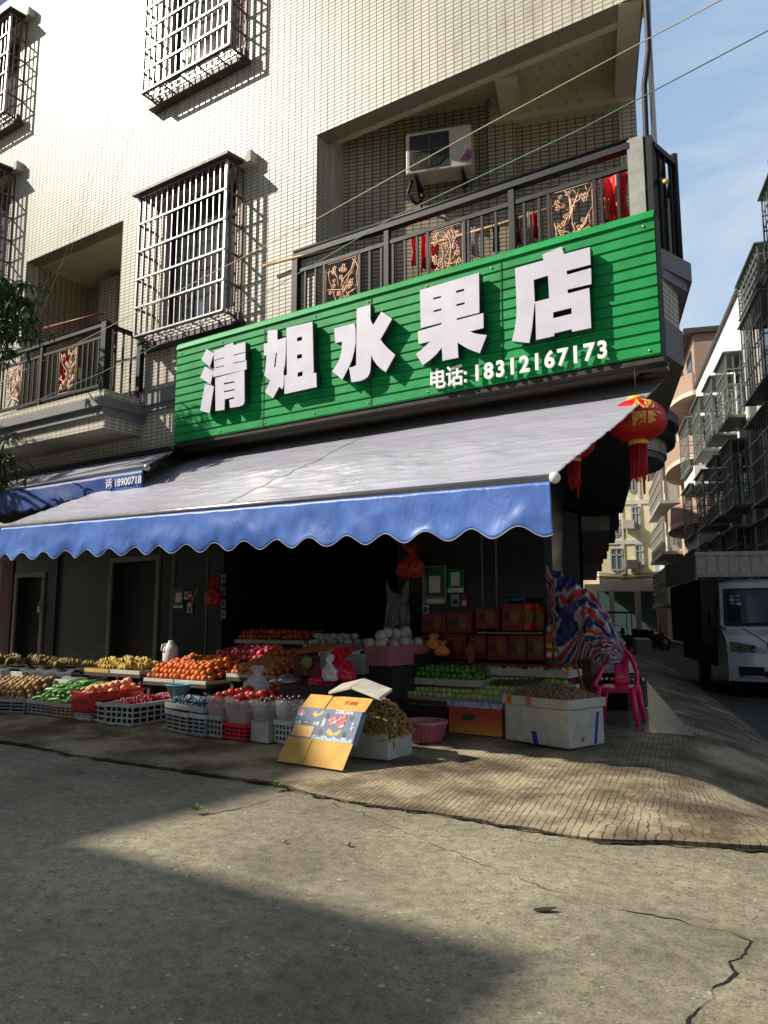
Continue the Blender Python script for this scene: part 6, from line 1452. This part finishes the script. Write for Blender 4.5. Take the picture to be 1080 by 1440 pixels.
# ------------------------------------------------------------------ overhead wires
def wire(pts, r, m, label, name='overhead_wire'):
    if name == 'overhead_wire': pts = [pts[0] + (pts[0]-pts[1]).normalized()*14] + pts + [pts[-1] + (pts[-1]-pts[-2]).normalized()*25]
    P = []
    for i in range(len(pts)-1):
        for k in range(12): P.append(pts[i].lerp(pts[i+1], k/12))
    P.append(pts[-1]); b = MB(); b.tube(P, r, 6); tag(b.build(name, m), label, 'wire')
wire([onY(-60,571,7.6), onY(0,538,7.4), onY(145,464,7.1), onY(445,308,6.5), onY(675,181,6.2), onY(1012,1,5.9), onY(1150,-75,5.8)], .005, mat('tan_wire', (.45,.36,.2), .5), 'tan overhead wire crossing the facade and the sky, upper of the two')
wire([onY(-60,610,7.3), onY(0,586,7.1), onY(145,523,6.8), onY(380,408,6.3), onY(556,304,6.0), onY(820,180,5.7), onY(1080,43,5.5), onY(1180,-10,5.4)], .0048, mat('green_wire', (.08,.20,.15), .5), 'green overhead wire crossing the sign corner and the sky, lower of the two')
wire([onY(208,0,8.7), onY(150,190,8.75), onY(98,360,8.8), onY(60,402,8.85)], .0028, mat('grey_line', (.2,.18,.16), .6), 'thin grey line running down the upper left facade, left one', 'thin_line')
wire([onY(190,60,8.7), onY(130,230,8.75), onY(95,350,8.8), onY(10,560,8.3)], .0028, mat('grey_line', (.2,.18,.16), .6), 'thin grey line running down to the left balcony, right one', 'thin_line')
wire([Vector((XR+.05, 8.95, 15)), onY(912,70,8.97), onY(906,120,8.97), onY(909,200,9.0)], .035, M_BLACK, 'black cable bundle hanging down the right corner of the tiled building', 'cable_bundle')
wire([onY(914,0,9.05), onY(917,110,9.05), onY(916,215,9.05)], .006, mat('pale_net', (.3,.38,.45), .6), 'pale net cord hanging at the right corner of the tiled building', 'net_cord')
wire([onY(880,560,8.9), onY(868,610,9.2)], .008, M_BLACK, 'short dark cord below the corner of the awning', 'cord')
# ------------------------------------------------------------------ tree at the left edge
def leafy_tree(base, h, crown_c, crown_r, label, n, seed, leafL=.2, name='broadleaf_tree', limbs=None):
    r_ = random.Random(seed); T = thing(name, label, 'tree', base); base = Vector(base); cc = Vector(crown_c)
    b = MB(); b.tube([base, base.lerp(cc, .3)+Vector((.1,0,0)), base.lerp(cc, .65), cc], [.17,.14,.11,.05], 10)
    tips = []
    for i in range(26):
        d = Vector((r_.gauss(0,1), r_.gauss(0,1), r_.gauss(.1,.8))).normalized(); e = cc + Vector((d.x*crown_r[0], d.y*crown_r[1], d.z*crown_r[2]))*r_.uniform(.55,1)
        s_ = base.lerp(cc, r_.uniform(.6,1)); b.tube([s_, s_.lerp(e,.5)+Vector((0,0,.15)), e], [.05,.03,.012], 6); tips.append(e)
    for e in (limbs or []): e = Vector(e); b.tube([cc, cc.lerp(e,.5)+Vector((0,0,.2)), e], [.05,.03,.01], 6); tips += [e, e, e]
    b.build('trunk', M_BARK, T); b = MB()
    for i in range(n):
        t = r_.choice(tips); c = t + Vector((r_.gauss(0,.22), r_.gauss(0,.22), r_.gauss(0,.16)))
        az_ = r_.uniform(0, 6.28)
        for k in range(r_.randint(5, 9)):
            vs, fs = leaf_shape(leafL*r_.uniform(.7,1.2), leafL*.24, 4, -.35); M = Matrix.Translation(c) @ Matrix.Rotation(az_+k*.8+r_.uniform(-.2,.2), 4, 'Z') @ Matrix.Rotation(R(r_.uniform(-55,25)), 4, 'X'); b.add([M @ p for p in vs], fs)
    b.build('crown', M_LEAF, T); return T
leafy_tree((-15.9, 5.4, .0), 6, (-15.8, 6.3, 5.6), (1.3, 1.0, 1.4), 'dark green tree reaching in from the left edge before the left balcony', 520, 5, .2, limbs=[onY(14,425,6.8), onY(26,452,6.8), onY(8,470,6.8), onY(8,412,6.8), onY(5,440,6.8), onY(-8,640,6.6), onY(-4,665,6.6)])
# ------------------------------------------------------------------ the alley: buildings on the right
def bmat(n, c, **k): return mat(n, c, .8, .12, 2.0, bmp=.05, world=True, **k)
M_W1 = bmat('taupe_render', (.46,.41,.37)); M_W2 = bmat('white_render', (.74,.74,.71)); M_W3 = tile_mat('salmon_brick', (.44,.27,.20), (.34,.28,.22), .25, .09, .012, .8); M_W4 = bmat('beige_render', (.62,.50,.38)); M_W5 = bmat('pale_yellow_render', (.74,.69,.46)); M_W5b = bmat('white_band', (.62,.62,.56))
M_CAGE = mat('dark_cage_bar', (.20,.23,.21), .5, .3, 10, metal=.3); M_DWIN = M_GLASSD
def ab(b, s0, s1, c0, c1, z0, z1):
    b.obox(alley(s0, c0, z0), AV*(s1-s0), AW*(c1-c0), Vector((0,0,z1-z0)))
C = 5.8
def bl(label, s, c=C): return thing('apartment_building', label, 'building', alley(s, c, 0))
def acage(parent, s0, s1, z0, z1, c0=5.2, c1=5.78, n=8, nr=4, back=True, fill=True):
    b = MB()
    for k in range(n+1): s = s0+(s1-s0)*k/n; ab(b, s-.014, s+.014, c0, c0+.03, z0, z1)
    for k in range(nr+1): z = z0+(z1-z0)*k/nr; ab(b, s0, s1, c0-.02, c0, z-.03, z+.03)
    for s in (s0, s1):
        for k in range(4): c = c0+(c1-c0)*k/3; ab(b, s-.015, s+.015, c-.015, c+.015, z0, z1)
        for k in range(nr+1): z = z0+(z1-z0)*k/nr; ab(b, s-.015, s+.015, c0, c1, z-.02, z+.02)
    ab(b, s0-.05, s1+.05, c0-.05, c1, z0-.08, z0-.031); ab(b, s0-.08, s1+.08, c0-.1, c1, z1+.031, z1+.08)
    b.build('window_cage', M_CAGE, parent)
    if fill:
        b = MB(); ab(b, s0+.25, s1-.25, c1-.03, c1+.018, z0+.45, z1-.25); w_ = b.build('window', M_DWIN, parent)
        b = MB(); sm = (s0+s1)/2
        for s in (s0+.25, sm, s1-.25): ab(b, s-.04, s+.04, c1-.06, c1-.031, z0+.1, z1-.1)
        b.build('window_frame', mat('pale_frame', (.35,.36,.36), .5), w_)
# A: taupe
A_ = bl('taupe apartment house with dark caged windows at the right edge of the photo', 24)
b = MB(); ab(b, 16, 29.2, C, C+9, -.3, 13.0); ab(b, 16, 24.2, C+.01, C+8, 13.0, 15.3); b.build('wall', M_W1, A_)
b = MB(); ab(b, 15.9, 24.3, C-.15, C+8.1, 15.3, 15.45); ab(b, 24.3, 29.2, C-.1, C+9, 13.0, 13.12); b.build('roof', M_BROWN, A_)
for z0 in (2.0, 5.3, 8.8, 11.8): acage(A_, 21.0, 23.4, z0, z0+2.3 if z0 < 11 else z0+1.9); acage(A_, 24.4, 27.6, z0-.1, z0+2.5 if z0 < 11 else z0+1.0)
# B: white
B_ = bl('white apartment house with stepped dark window cages right of the brick one', 36)
b = MB(); ab(b, 29.2, 43.6, C, C+9, -.3, 13.9); ab(b, 29.21, 29.5, C-.25, C, 0, 13.4); b.build('wall', M_W2, B_)
b = MB(); ab(b, 29.2, 43.6, C-.12, C+9, 13.9, 14.05); b.build('roof', M_BROWN, B_)
b = MB(); ab(b, 29.0, 29.19, C-.2, C-.02, 0, 13.8); b.build('drain_pipe', M_GREYM, B_)
for z0 in (2.4, 5.6, 8.9):
    for (s0, s1, dc) in ((29.9, 32.2, .0), (32.8, 35.0, .05), (35.8, 38.4, .1), (39.4, 43.0, .15)): acage(B_, s0, s1, z0, z0+2.35, 5.05-dc*2)
    b = MB(); ab(b, 38.9, 43.3, 4.9, C, z0-1.0, z0-.1); b.build('balcony', M_W2, B_)
# brick house with curved balconies
K_ = bl('salmon brick house with curved balconies behind the white one', 48)
b = MB(); ab(b, 43.6, 53.2, C, C+9, -.3, 17.0); b.build('wall', M_W3, K_)
b = MB(); ab(b, 43.4, 53.4, C-.5, C+9, 17.0, 17.3); b.build('roof', M_BROWN, K_)
for z0 in (3.4, 6.9, 10.4, 13.9):
    b = MB(); pts = [alley(s, C - .15 - 1.15*max(0, math.sin(math.pi*(s-43.8)/9.2))**.6) for s in [43.8+9.2*i/16 for i in range(17)]]
    poly = [tuple(p[:2]) for p in pts] + [tuple(alley(53.0, C+.02)[:2]), tuple(alley(43.8, C+.02)[:2])]
    b.prism(poly, z0-.25, z0); bal = b.build('balcony', M_W4, K_)
    b = MB(); 
    for i in range(16): b.obox(pts[i]+Vector((0,0,z0)), pts[i+1]-pts[i], AW*.12, Vector((0,0,1.0)))
    b.build('parapet', M_W3, bal)
    b = MB(); ab(b, 44.6, 46.6, C-.05, C-.001, z0+.2, z0+2.5); ab(b, 48.6, 50.6, C-.05, C-.001, z0+.2, z0+2.5); b.build('window', M_DWIN, K_)
# beige tall one with white cages
D_ = bl('tall beige apartment house with pale window cages at the far end of the row', 58)
b = MB(); ab(b, 53.2, 68, C, C+9, -.3, 19.0); b.build('wall', M_W4, D_)
for z0 in (2.6, 6.0, 9.4, 12.8, 16.0):
    b = MB()
    for k in range(26): s = 54+.42*k; ab(b, s, s+.06, 4.6, 4.66, z0, z0+2.3)
    for k in range(4): ab(b, 54, 64.6, 4.55, 4.6, z0+.7*k, z0+.7*k+.08)
    for k in range(4): ab(b, 53.9, 53.96, 4.7+.35*k, 4.76+.35*k, z0, z0+2.3)
    ab(b, 53.8, 64.8, 4.5, C-.01, z0-.25, z0-.05); b.build('window_cage', mat('pale_cage', (.35,.34,.31), .5), D_)
    b = MB(); ab(b, 54.5, 64, C-.04, C-.001, z0+.2, z0+2.2); b.build('window', M_DWIN, D_)
# yellow building closing the alley
Y_ = thing('yellow_building', 'pale yellow building with white bands closing the end of the alley', 'building', alley(67, 2, 0))
sY = 66.0
cy = lambda px: onS(px, 800, sY).dot(AW)
zY = lambda py: onS(900, py, sY).z
c0y, c1y = cy(842), cy(927)
zbt = zY(826)
b = MB(); ab(b, sY, sY+10, c0y, c1y, zbt, 19.5); b.build('wall', M_W5, Y_)
b = MB()
for py in (819, 761, 705, 648, 592): ab(b, sY-.08, sY-.001, c0y, c1y, zY(py)-.22, zY(py)+.12)
for px in (877, 903): ab(b, sY-.07, sY-.002, cy(px)-.12, cy(px)+.12, zbt, 19.3)
ab(b, sY-.1, sY-.003, c1y-.35, c1y+.01, zbt, 19.3); ab(b, sY-.13, sY+1, c0y-1.2, c1y, zbt-.3, zbt+.3)
b.build('white_band', M_W5b, Y_)
for (px0, px1, py0, py1) in ((860,876,771,801),(895,906,766,797),(862,874,731,751),(892,903,713,743),(889,899,668,690),(862,876,680,700)):
    b = MB(); ab(b, sY-.06, sY-.0015, cy(px0), cy(px1), zY(py1), zY(py0)); w_ = b.build('window', mat('blue_grey_glass', (.10,.16,.17), .2, .3, 1), Y_)
    b = MB()
    for c in (cy(px0), (cy(px0)+cy(px1))/2, cy(px1)): ab(b, sY-.1, sY-.061, c-.06, c+.06, zY(py1), zY(py0))
    for z in (zY(py0), zY(py0)*.7+zY(py1)*.3, zY(py1)): ab(b, sY-.12, sY-.101, cy(px0), cy(px1), z-.06, z+.06)
    b.build('window_frame', mat('pale_frame', (.35,.36,.36), .5), w_)
for (px, py) in ((886, 738), (889, 794)):
    b = MB(); ab(b, sY-.7, sY-.13, cy(px)-.45, cy(px)+.45, zY(py)-.35, zY(py)+.35); tag(b.build('air_conditioner', MAC), 'small air conditioner on the yellow building, ' + ('upper one' if py < 760 else 'lower one'), 'air conditioner')
b = MB()
for px0, px1 in ((838, 842), (855, 862), (891, 899), (921, 935)): ab(b, sY-.2, sY+.4, cy(px0), cy(px1), -.25, zbt-.3)
b.build('pillar', mat('pillar_render', (.45,.42,.34), .8), Y_)
b = MB(); ab(b, sY+3, sY+3.2, c0y-6, c1y+2, -.3, zbt); b.build('ground_floor_wall', mat('dark_green_wall', (.05,.09,.09), .7), Y_)
b = MB(); ab(b, sY+4, sY+10, c0y-9, c0y-.01, 0, 5.2); tag(b.build('far_house', M_W4), 'low beige house left of the yellow building', 'building')
# ------------------------------------------------------------------ left row beyond our building
rr_ = random.Random(3)
for k, (s0, s1, H, lab) in enumerate(((23.5, 34, 12.3, 'first shaded house of the left row beyond the shop building'), (34.3, 46, 10.8, 'second shaded house of the left row in the alley'), (46.3, 64, 9.5, 'farthest shaded house of the left row in the alley'))):
    H_ = thing('row_house', lab, 'building', alley(s0, -3, 0)); b = MB(); ab(b, s0, s1, -7, .55-.12*k, 4.1+.25*k, H); ab(b, s0, s1, -7, -.9, -.3, 4.1+.25*k); b.build('wall', M_W1, H_)
    b = MB(); ab(b, s0, s1, -7, .75, H, H+.2); b.build('roof', M_GREYM, H_)
    b = MB()
    for q in range(4): s = s0+1+q*(s1-s0-2)/4; ab(b, s, s+1.6, .55-.12*k, .85-.1*k, 4.35+.25*k+q%2*.4, 5.6+.3*k)
    b.build('eave_box', M_BLACKM, H_)
    b = MB()
    for q in range(3): s = s0+1.5+q*(s1-s0-2)/3; ab(b, s, s+1.5, -.9, -.87, .3, 3.0)
    b.build('door', M_BLACK, H_)
# rounded balcony slab on the alley side of the shop building
def rb(rad, z0, z1, m, name, T):
    b = MB(); c = alley(16.4, .1); b.prism([tuple((c + AW*(rad*math.cos(a)) + AV*(rad*1.15*math.sin(a)))[:2]) for a in [-1.5708+3.14159*i/20 for i in range(21)]], z0, z1); b.build(name, m, T)
RBT = thing('rounded_balcony', 'rounded balcony ledge on the alley side behind the lantern', 'balcony', alley(16.6, .35, 4.4))
q_ = onS(925, 640, 16.2); rb(1.45, 4.72, 4.98, T_TILE, 'tile_band', RBT); rb(1.62, 4.98, 5.3, M_BLACKM, 'dark_moulding', RBT); rb(1.7, 5.3, 5.5, M_GREYM, 'top_slab', RBT); rb(1.4, 4.6, 4.72, M_GREYM, 'underside', RBT)
b = MB(); b.obox(alley(21, -.2, 4.5), AV*2.4, AW*.9, Vector((0,0,.25))); b.build('eave', M_BLACKM, CB)
# ------------------------------------------------------------------ pale truck in the alley
def truck(center, yaw):
    T = thing('small_truck', 'silver white small truck with a corrugated cargo roof parked in the alley', 'truck', center)
    M = Matrix.Translation(center) @ Matrix.Rotation(yaw, 4, 'Z') @ Matrix.Diagonal((1.06, 1, 1.10, 1)); Mp = mat('silver_truck_paint', (.62,.65,.65), .28, .08, 3, metal=.1, coat=.5)
    # local frame: x to the truck's left seen from the front = image right, y backwards, z up. profile of the cab front
    prof = [(.0,.30),(-.03,.55),(.0,.78),(.06,.98),(.22,1.10),(.62,1.26),(.98,1.95),(1.12,2.12),(1.35,2.2),(2.0,2.22)]; prof = [(y_, z_*1.09) for y_, z_ in prof]
    def cab(u, v):
        n_ = len(prof)-1; t = v*n_; i = min(n_-1, int(t)); y = prof[i][0]+(prof[i+1][0]-prof[i][0])*(t-i); z = prof[i][1]+(prof[i+1][1]-prof[i][1])*(t-i)
        x = -1+2*u; hw = 1.2 - .10*max(0, (z-1.3))/.9 ; return M @ Vector((x*hw, y + .30*abs(x)**2.6, z))
    b = MB(); b.grid(cab, 28, 36)
    for sx in (-1, 1):
        side_ = [M @ Vector((sx*(1.2-.10*max(0,(z-1.3))/.9), y+.30, z)) for y, z in prof] + [M @ Vector((sx*1.12, 2.3, 2.4)), M @ Vector((sx*1.2, 2.3, .3))]
        b.add(side_, [tuple(range(len(side_)))[::sx]])
    bd_ = b.build('cab_body', Mp, T)
    def on(x, z, off=.012):       # point on the cab front skin at local x and height z
        z *= 1.09
        for i in range(len(prof)-1):
            if prof[i][1] <= z <= prof[i+1][1]: t = (z-prof[i][1])/max(1e-6, prof[i+1][1]-prof[i][1]); y = prof[i][0]+(prof[i+1][0]-prof[i][0])*t; break
        else: y = prof[0][0] if z < prof[0][1] else prof[-1][0]
        hw = 1.2 - .10*max(0,(z-1.3))/.9; return M @ Vector((x*hw, y+.30*abs(x)**2.6-off, z + off*.3))
    def patch(name, f, m, nu=20, nv=8, off=.012):
        b = MB(); b.grid(lambda u, v: on(*f(u, v), off), nu, nv); return b.build(name, m, T)
    patch('windshield', lambda u, v: (-.90+1.80*u, 1.34+.64*v), mat('windshield_glass', (.018,.025,.03), .08, .3, 2, spec=.9), off=.01)
    patch('windshield_seal', lambda u, v: (-.93+1.86*u, 1.29+.045*v), M_BLACK, off=.014); patch('windshield_seal', lambda u, v: (-.93+1.86*u, 1.98+.035*v), M_BLACK, off=.014)
    patch('windshield_seal', lambda u, v: (-.945+.04*u, 1.30+.7*v), M_BLACK, off=.014); patch('windshield_seal', lambda u, v: (.905+.04*u, 1.30+.7*v), M_BLACK, off=.014)
    for sx in (-1, 1):
        h_ = patch('headlight', lambda u, v: (sx*(.42+.53*u), .80+.19*v*(.45+.55*u)+.03*u), mat('headlight_glass', (.30,.27,.20), .12, .4, 18, metal=.4), 14, 6, .02)
        b = MB()
        for xx in (.62, .80): 
            c = M.inverted() @ on(sx*xx, .88, .03); b.lathe([(0,0),(.05,0),(.065,.02),(.07,.0)], (0,0,0), 16); 
            k0 = len(b.v)-64; MM = M @ Matrix.Translation(c) @ Matrix.Rotation(R(90), 4, 'X')
            for q in range(k0, len(b.v)): b.v[q] = MM @ b.v[q]
        b.build('lamp', mat('lamp_dark', (.05,.05,.05), .2), h_)
        patch('fog_light_recess', lambda u, v: (sx*(.48+.38*u), .40+.16*v), M_BLACK, 8, 4, .016)
        patch('bonnet_seam', lambda u, v: (sx*(.44+.34*(1-v)+.012*u), 1.0+.25*(1-v)*1.0 if False else 1.0+.26*v), M_BLACK, 2, 10, .013) if False else None
        b = MB(); b.tube([on(sx*(.40+.28*k/8), .99+.27*k/8, .012) for k in range(9)], .008, 5); b.build('bonnet_seam', M_BLACK, T)
        mb_ = MB(); mb_.tube([M @ Vector((sx*1.14,.75,1.35)), M @ Vector((sx*1.36,.62,1.45))], .025, 6); mb_.ball(M @ Vector((sx*1.42,.6,1.55)), .2, 12, 8, 1, 0, .45, .35); mb_.build('wing_mirror', M_BLACK, T)
        for yy in (.75, 4.3):
            w_ = MB(); w_.lathe([(.0,-.11),(.30,-.11),(.36,-.08),(.36,.08),(.30,.11),(0,.11)], (0,0,0), 28); MM = M @ Matrix.Translation((sx*1.0, yy, .36)) @ Matrix.Rotation(R(90), 4, 'Y'); w_.xf(MM); wh = w_.build('wheel', M_TYRE, T)
            w_ = MB(); w_.lathe([(0,-.115),(.2,-.115),(.2,.115),(0,.115)], (0,0,0), 20); w_.xf(MM); w_.build('rim', M_STEEL, wh)
    gr = patch('radiator_grille', lambda u, v: (-.40+.80*u, .80+.19*v), M_BLACK, 16, 6, .014)
    for z0 in (.83, .905, .96): 
        b = MB(); b.grid(lambda u, v: on(-.36+.72*u, z0+.022*v, .022), 12, 1); b.build('grille_bar', M_STEEL, gr)
    patch('lower_intake', lambda u, v: (-.48+.96*u, .38+.10*v), M_BLACK, 16, 3, .014)
    b = MB(); b.tube([on(-.85+1.7*k/20, .345+.05*abs(-.85+1.7*k/20)**2, .03) for k in range(21)], .014, 6); b.build('chrome_trim', M_STEEL, T)
    b = MB(); b.box((-.24,-.07,.55),(.24,-.05,.72)); b.xf(M); pl_ = b.build('number_plate', mat('plate_blue', (.01,.03,.28), .4), T)
    text_mesh('plate_lettering', '粤K·8L52', .11, plane_M(M @ Vector((-.2,-.074,.60)), M.to_3x3() @ Vector((1,0,0)), (0,0,1)), .002, M_PAPER, pl_, .002, .75)
    b = MB()
    for (x, z) in ((-.80,1.86),(-.70,1.865),(-.70,1.79),(-.79,1.72)): b.grid(lambda u, v: on(x-.04+.08*u, z-.025+.05*v, .02), 2, 2)
    b.build('sticker', mat('sticker_blue', (.12,.25,.5), .5), T)
    b = MB()
    for (x, z) in ((-.80,1.79),(-.685,1.71)): b.grid(lambda u, v: on(x-.04+.08*u, z-.028+.056*v, .021), 2, 2)
    b.build('sticker', mat('sticker_pale', (.55,.6,.5), .5), T)
    b = MB(); b.tube([on(-.6,1.33,.03), on(-.1,1.36,.03)], .012, 5); b.tube([on(.1,1.33,.03), on(.6,1.36,.03)], .012, 5); b.build('wiper', M_BLACK, T)
    # cargo body
    b = MB(); b.box((-1.48,1.45,1.0),(1.55,6.2,2.4)); b.box((-1.2,1.42,.55),(1.2,6.2,1.0)); b.xf(M); b.build('cargo_body', M_BLACK, T)
    b = MB(); xx = -1.55; n_ = 14; dx = 3.2/n_
    for k in range(n_):
        x0 = xx+k*dx; b.box((x0, 1.32, 2.52), (x0+dx*.78, 1.38, 2.92))
    b.box((-1.56,1.36,2.46),(1.66,1.42,2.96)); b.box((-1.58,1.28,2.92),(1.68,6.3,3.0)); b.box((-1.57,1.40,2.4),(-1.53,6.3,2.93)); b.box((1.6,1.40,2.4),(1.64,6.3,2.93))
    b.xf(M); b.build('corrugated_roof_panel', mat('dusty_corrugated', (.74,.69,.58), .6, .2, 10), T)
    return T
tp = onZ(1120, 966, .07)
truck(Vector((tp.x, tp.y, -.2)), math.atan2(.314, .949) + R(3))
# ------------------------------------------------------------------ dark tricycle cart and motorbikes far down the alley
def motorbike(p, yaw, label, m, sc=1.2):
    T = thing('motorbike', label, 'motorbike', p, 'motorbikes parked down the alley'); M = Matrix.Translation(p) @ Matrix.Rotation(yaw, 4, 'Z') @ Matrix.Scale(sc, 4)
    for y in (-.62, .62):
        b = MB(); n0 = 0; b.tube([(0, y+.27*math.cos(k*.3142), .29+.27*math.sin(k*.3142)) for k in range(21)], .05, 6, False); b.xf(M); w_ = b.build('wheel', M_TYRE, T)
        b = MB(); b.lathe([(0,-.04),(.2,-.03),(.2,.03),(0,.04)], (0,0,0), 14); b.xf(M @ Matrix.Translation((0,y,.29)) @ Matrix.Rotation(R(90),4,'Y')); b.build('rim', M_STEEL, w_)
    b = MB(); b.tube([(0,-.5,.75),(0,-.2,.62),(0,.2,.6),(0,.6,.7)], [.1,.14,.17,.08], 10); b.tube([(0,-.62,.3),(0,-.5,.8),(0,-.42,1.0)], .04, 6); b.tube([(0,-.2,.35),(0,.2,.35),(0,.6,.32)], [.12,.14,.05], 8); b.xf(M); b.build('frame', m, T)
    b = MB(); b.tube([(0,-.02,.8),(0,.3,.83),(0,.62,.86)], [.08,.13,.08], 8); b.xf(M); b.build('saddle', M_BLACK, T)
    b = MB(); b.tube([(-.33,-.32,1.06),(-.1,-.42,1.0),(.1,-.42,1.0),(.33,-.32,1.06)], .02, 6); b.tube([(.26,-.36,1.05),(.3,-.38,1.22)], .01, 5); b.tube([(-.26,-.36,1.05),(-.3,-.38,1.22)], .01, 5); b.xf(M); b.build('handlebar', M_STEEL, T)
    b = MB(); b.ball((0,-.56,.86), .09, 10, 7); b.xf(M); b.build('headlight', mat('lamp_glass', (.5,.5,.5), .1), T)
for k, (px, py, yw, lab) in enumerate(((876, 903, 15, 'dark motorbike nearest the striped tarp, leftmost of the bikes in the alley'), (905, 893, 80, 'motorbike parked sideways before the yellow building'), (918, 892, 70, 'motorbike right of the sideways one, beside the dark truck side'))):
    p = onZ(px, py, -.2) if py > 899 else alley(50 if k == 1 else 47, onS(px, py, 50 if k == 1 else 47).dot(AW), -.2); motorbike(p, R(yw), lab, mat('bike_paint_dark', (.03,.03,.035), .3))
# dark tricycle with a flat roof
tc_ = onZ(866, 925, -.2); TR = thing('cargo_tricycle', 'dark cargo tricycle with a flat roof behind the striped tarp', 'tricycle', tc_); M = Matrix.Translation(tc_) @ Matrix.Rotation(R(20), 4, 'Z')
b = MB(); b.box((-.75,.5,.5),(.75,2.6,.58)); b.box((-.75,.5,.58),(-.7,2.6,1.0)); b.box((.7,.5,.58),(.75,2.6,1.0)); b.box((-.7,.5,.58),(.7,.55,1.0)); b.xf(M); b.build('cargo_bed', M_CRATEB, TR)
b = MB(); b.box((-.8,-.8,1.98),(.8,2.6,2.04)); b.xf(M); b.build('flat_roof', M_BLACKM, TR)
b = MB()
for x in (-.7,.7):
    for y in (-.6, 2.5): b.bar((x,y,.6),(x,y,1.98),.04)
b.xf(M); b.build('roof_post', M_BLACKM, TR)
for (x, y) in ((0,-.7),(-.7,1.9),(.7,1.9)):
    b = MB(); b.lathe([(0,-.07),(.26,-.07),(.32,-.04),(.32,.04),(.26,.07),(0,.07)], (0,0,0), 20); b.xf(M @ Matrix.Translation((x,y,.32)) @ Matrix.Rotation(R(90),4,'Y')); b.build('wheel', M_TYRE, TR)
b = MB(); b.tube([(0,-.7,.32),(0,-.55,.9),(0,-.45,1.15)], .05, 7); b.tube([(-.35,-.35,1.15),(0,-.47,1.12),(.35,-.35,1.15)], .025, 6); b.box((-.25,.0,.6),(.25,.4,.75)); b.xf(M); b.build('front_frame', M_BLACKM, TR)
# kerb block
b = MB(); p = alley(33, onZ(902, 930, 0).dot(AW), -.2); b.obox(p, AV*3, AW*.6, Vector((0,0,.9))); tag(b.build('concrete_block', M_W1), 'low grey concrete block standing in the alley beyond the tarp', 'block')
# wires in the alley
for k, py in enumerate((806, 810, 812)): wire([onS(838, py, 60), onS(880, py+3, 58), onS(928, py-1, 60)], .03, M_BLACK, ['upper', 'middle', 'lower'][k]+' of three slack wires before the yellow building', 'slack_wire')
# ------------------------------------------------------------------ buildings across the street, behind the camera: they cast the street's shadows
def far_house(x0, x1, y0, y1, h, label, seed):
    H_ = thing('street_house', label, 'building', ((x0+x1)/2, (y0+y1)/2, 0)); b = MB(); b.box((x0,y0,0),(x1,y1,h)); b.build('wall', mat('street_house_render', (.40,.37,.32), .8, .12, 2, world=True), H_)
    b = MB(); b.box((x0-.0,y0,h),(x1,y1,h+.06)); b.build('roof', M_GREYM, H_)
    r_ = random.Random(seed); z = 3.8
    b = MB(); b2 = MB()
    while z + 1.8 < h:
        x = x0+.8
        while x+1.4 < x1: b.box((x, y1, z), (x+1.4, y1+.03, z+1.6)); b2.box((x-.06, y1, z-.08), (x+1.46, y1+.08, z-.001)); b2.box((x+.67, y1+.03, z), (x+.73, y1+.05, z+1.6)); x += 3
        z += 3.3
    w_ = b.build('window', M_GLASSD, H_); w_['kind'] = 'stuff'; f_ = b2.build('window_frame', M_GREYM, H_); f_['kind'] = 'stuff'
HH = 12.0
far_house(-40, -4.75-1.04*HH, -14, 7.3-.8*HH, HH, 'rendered house across the street whose shadow covers the left of the road', 1)
H2 = 9.0
far_house(-4.75-1.04*H2-6, -1.45-1.04*H2, -14, 3.42-.8*H2, H2, 'lower house across the street whose roof corner shades the near road', 2)
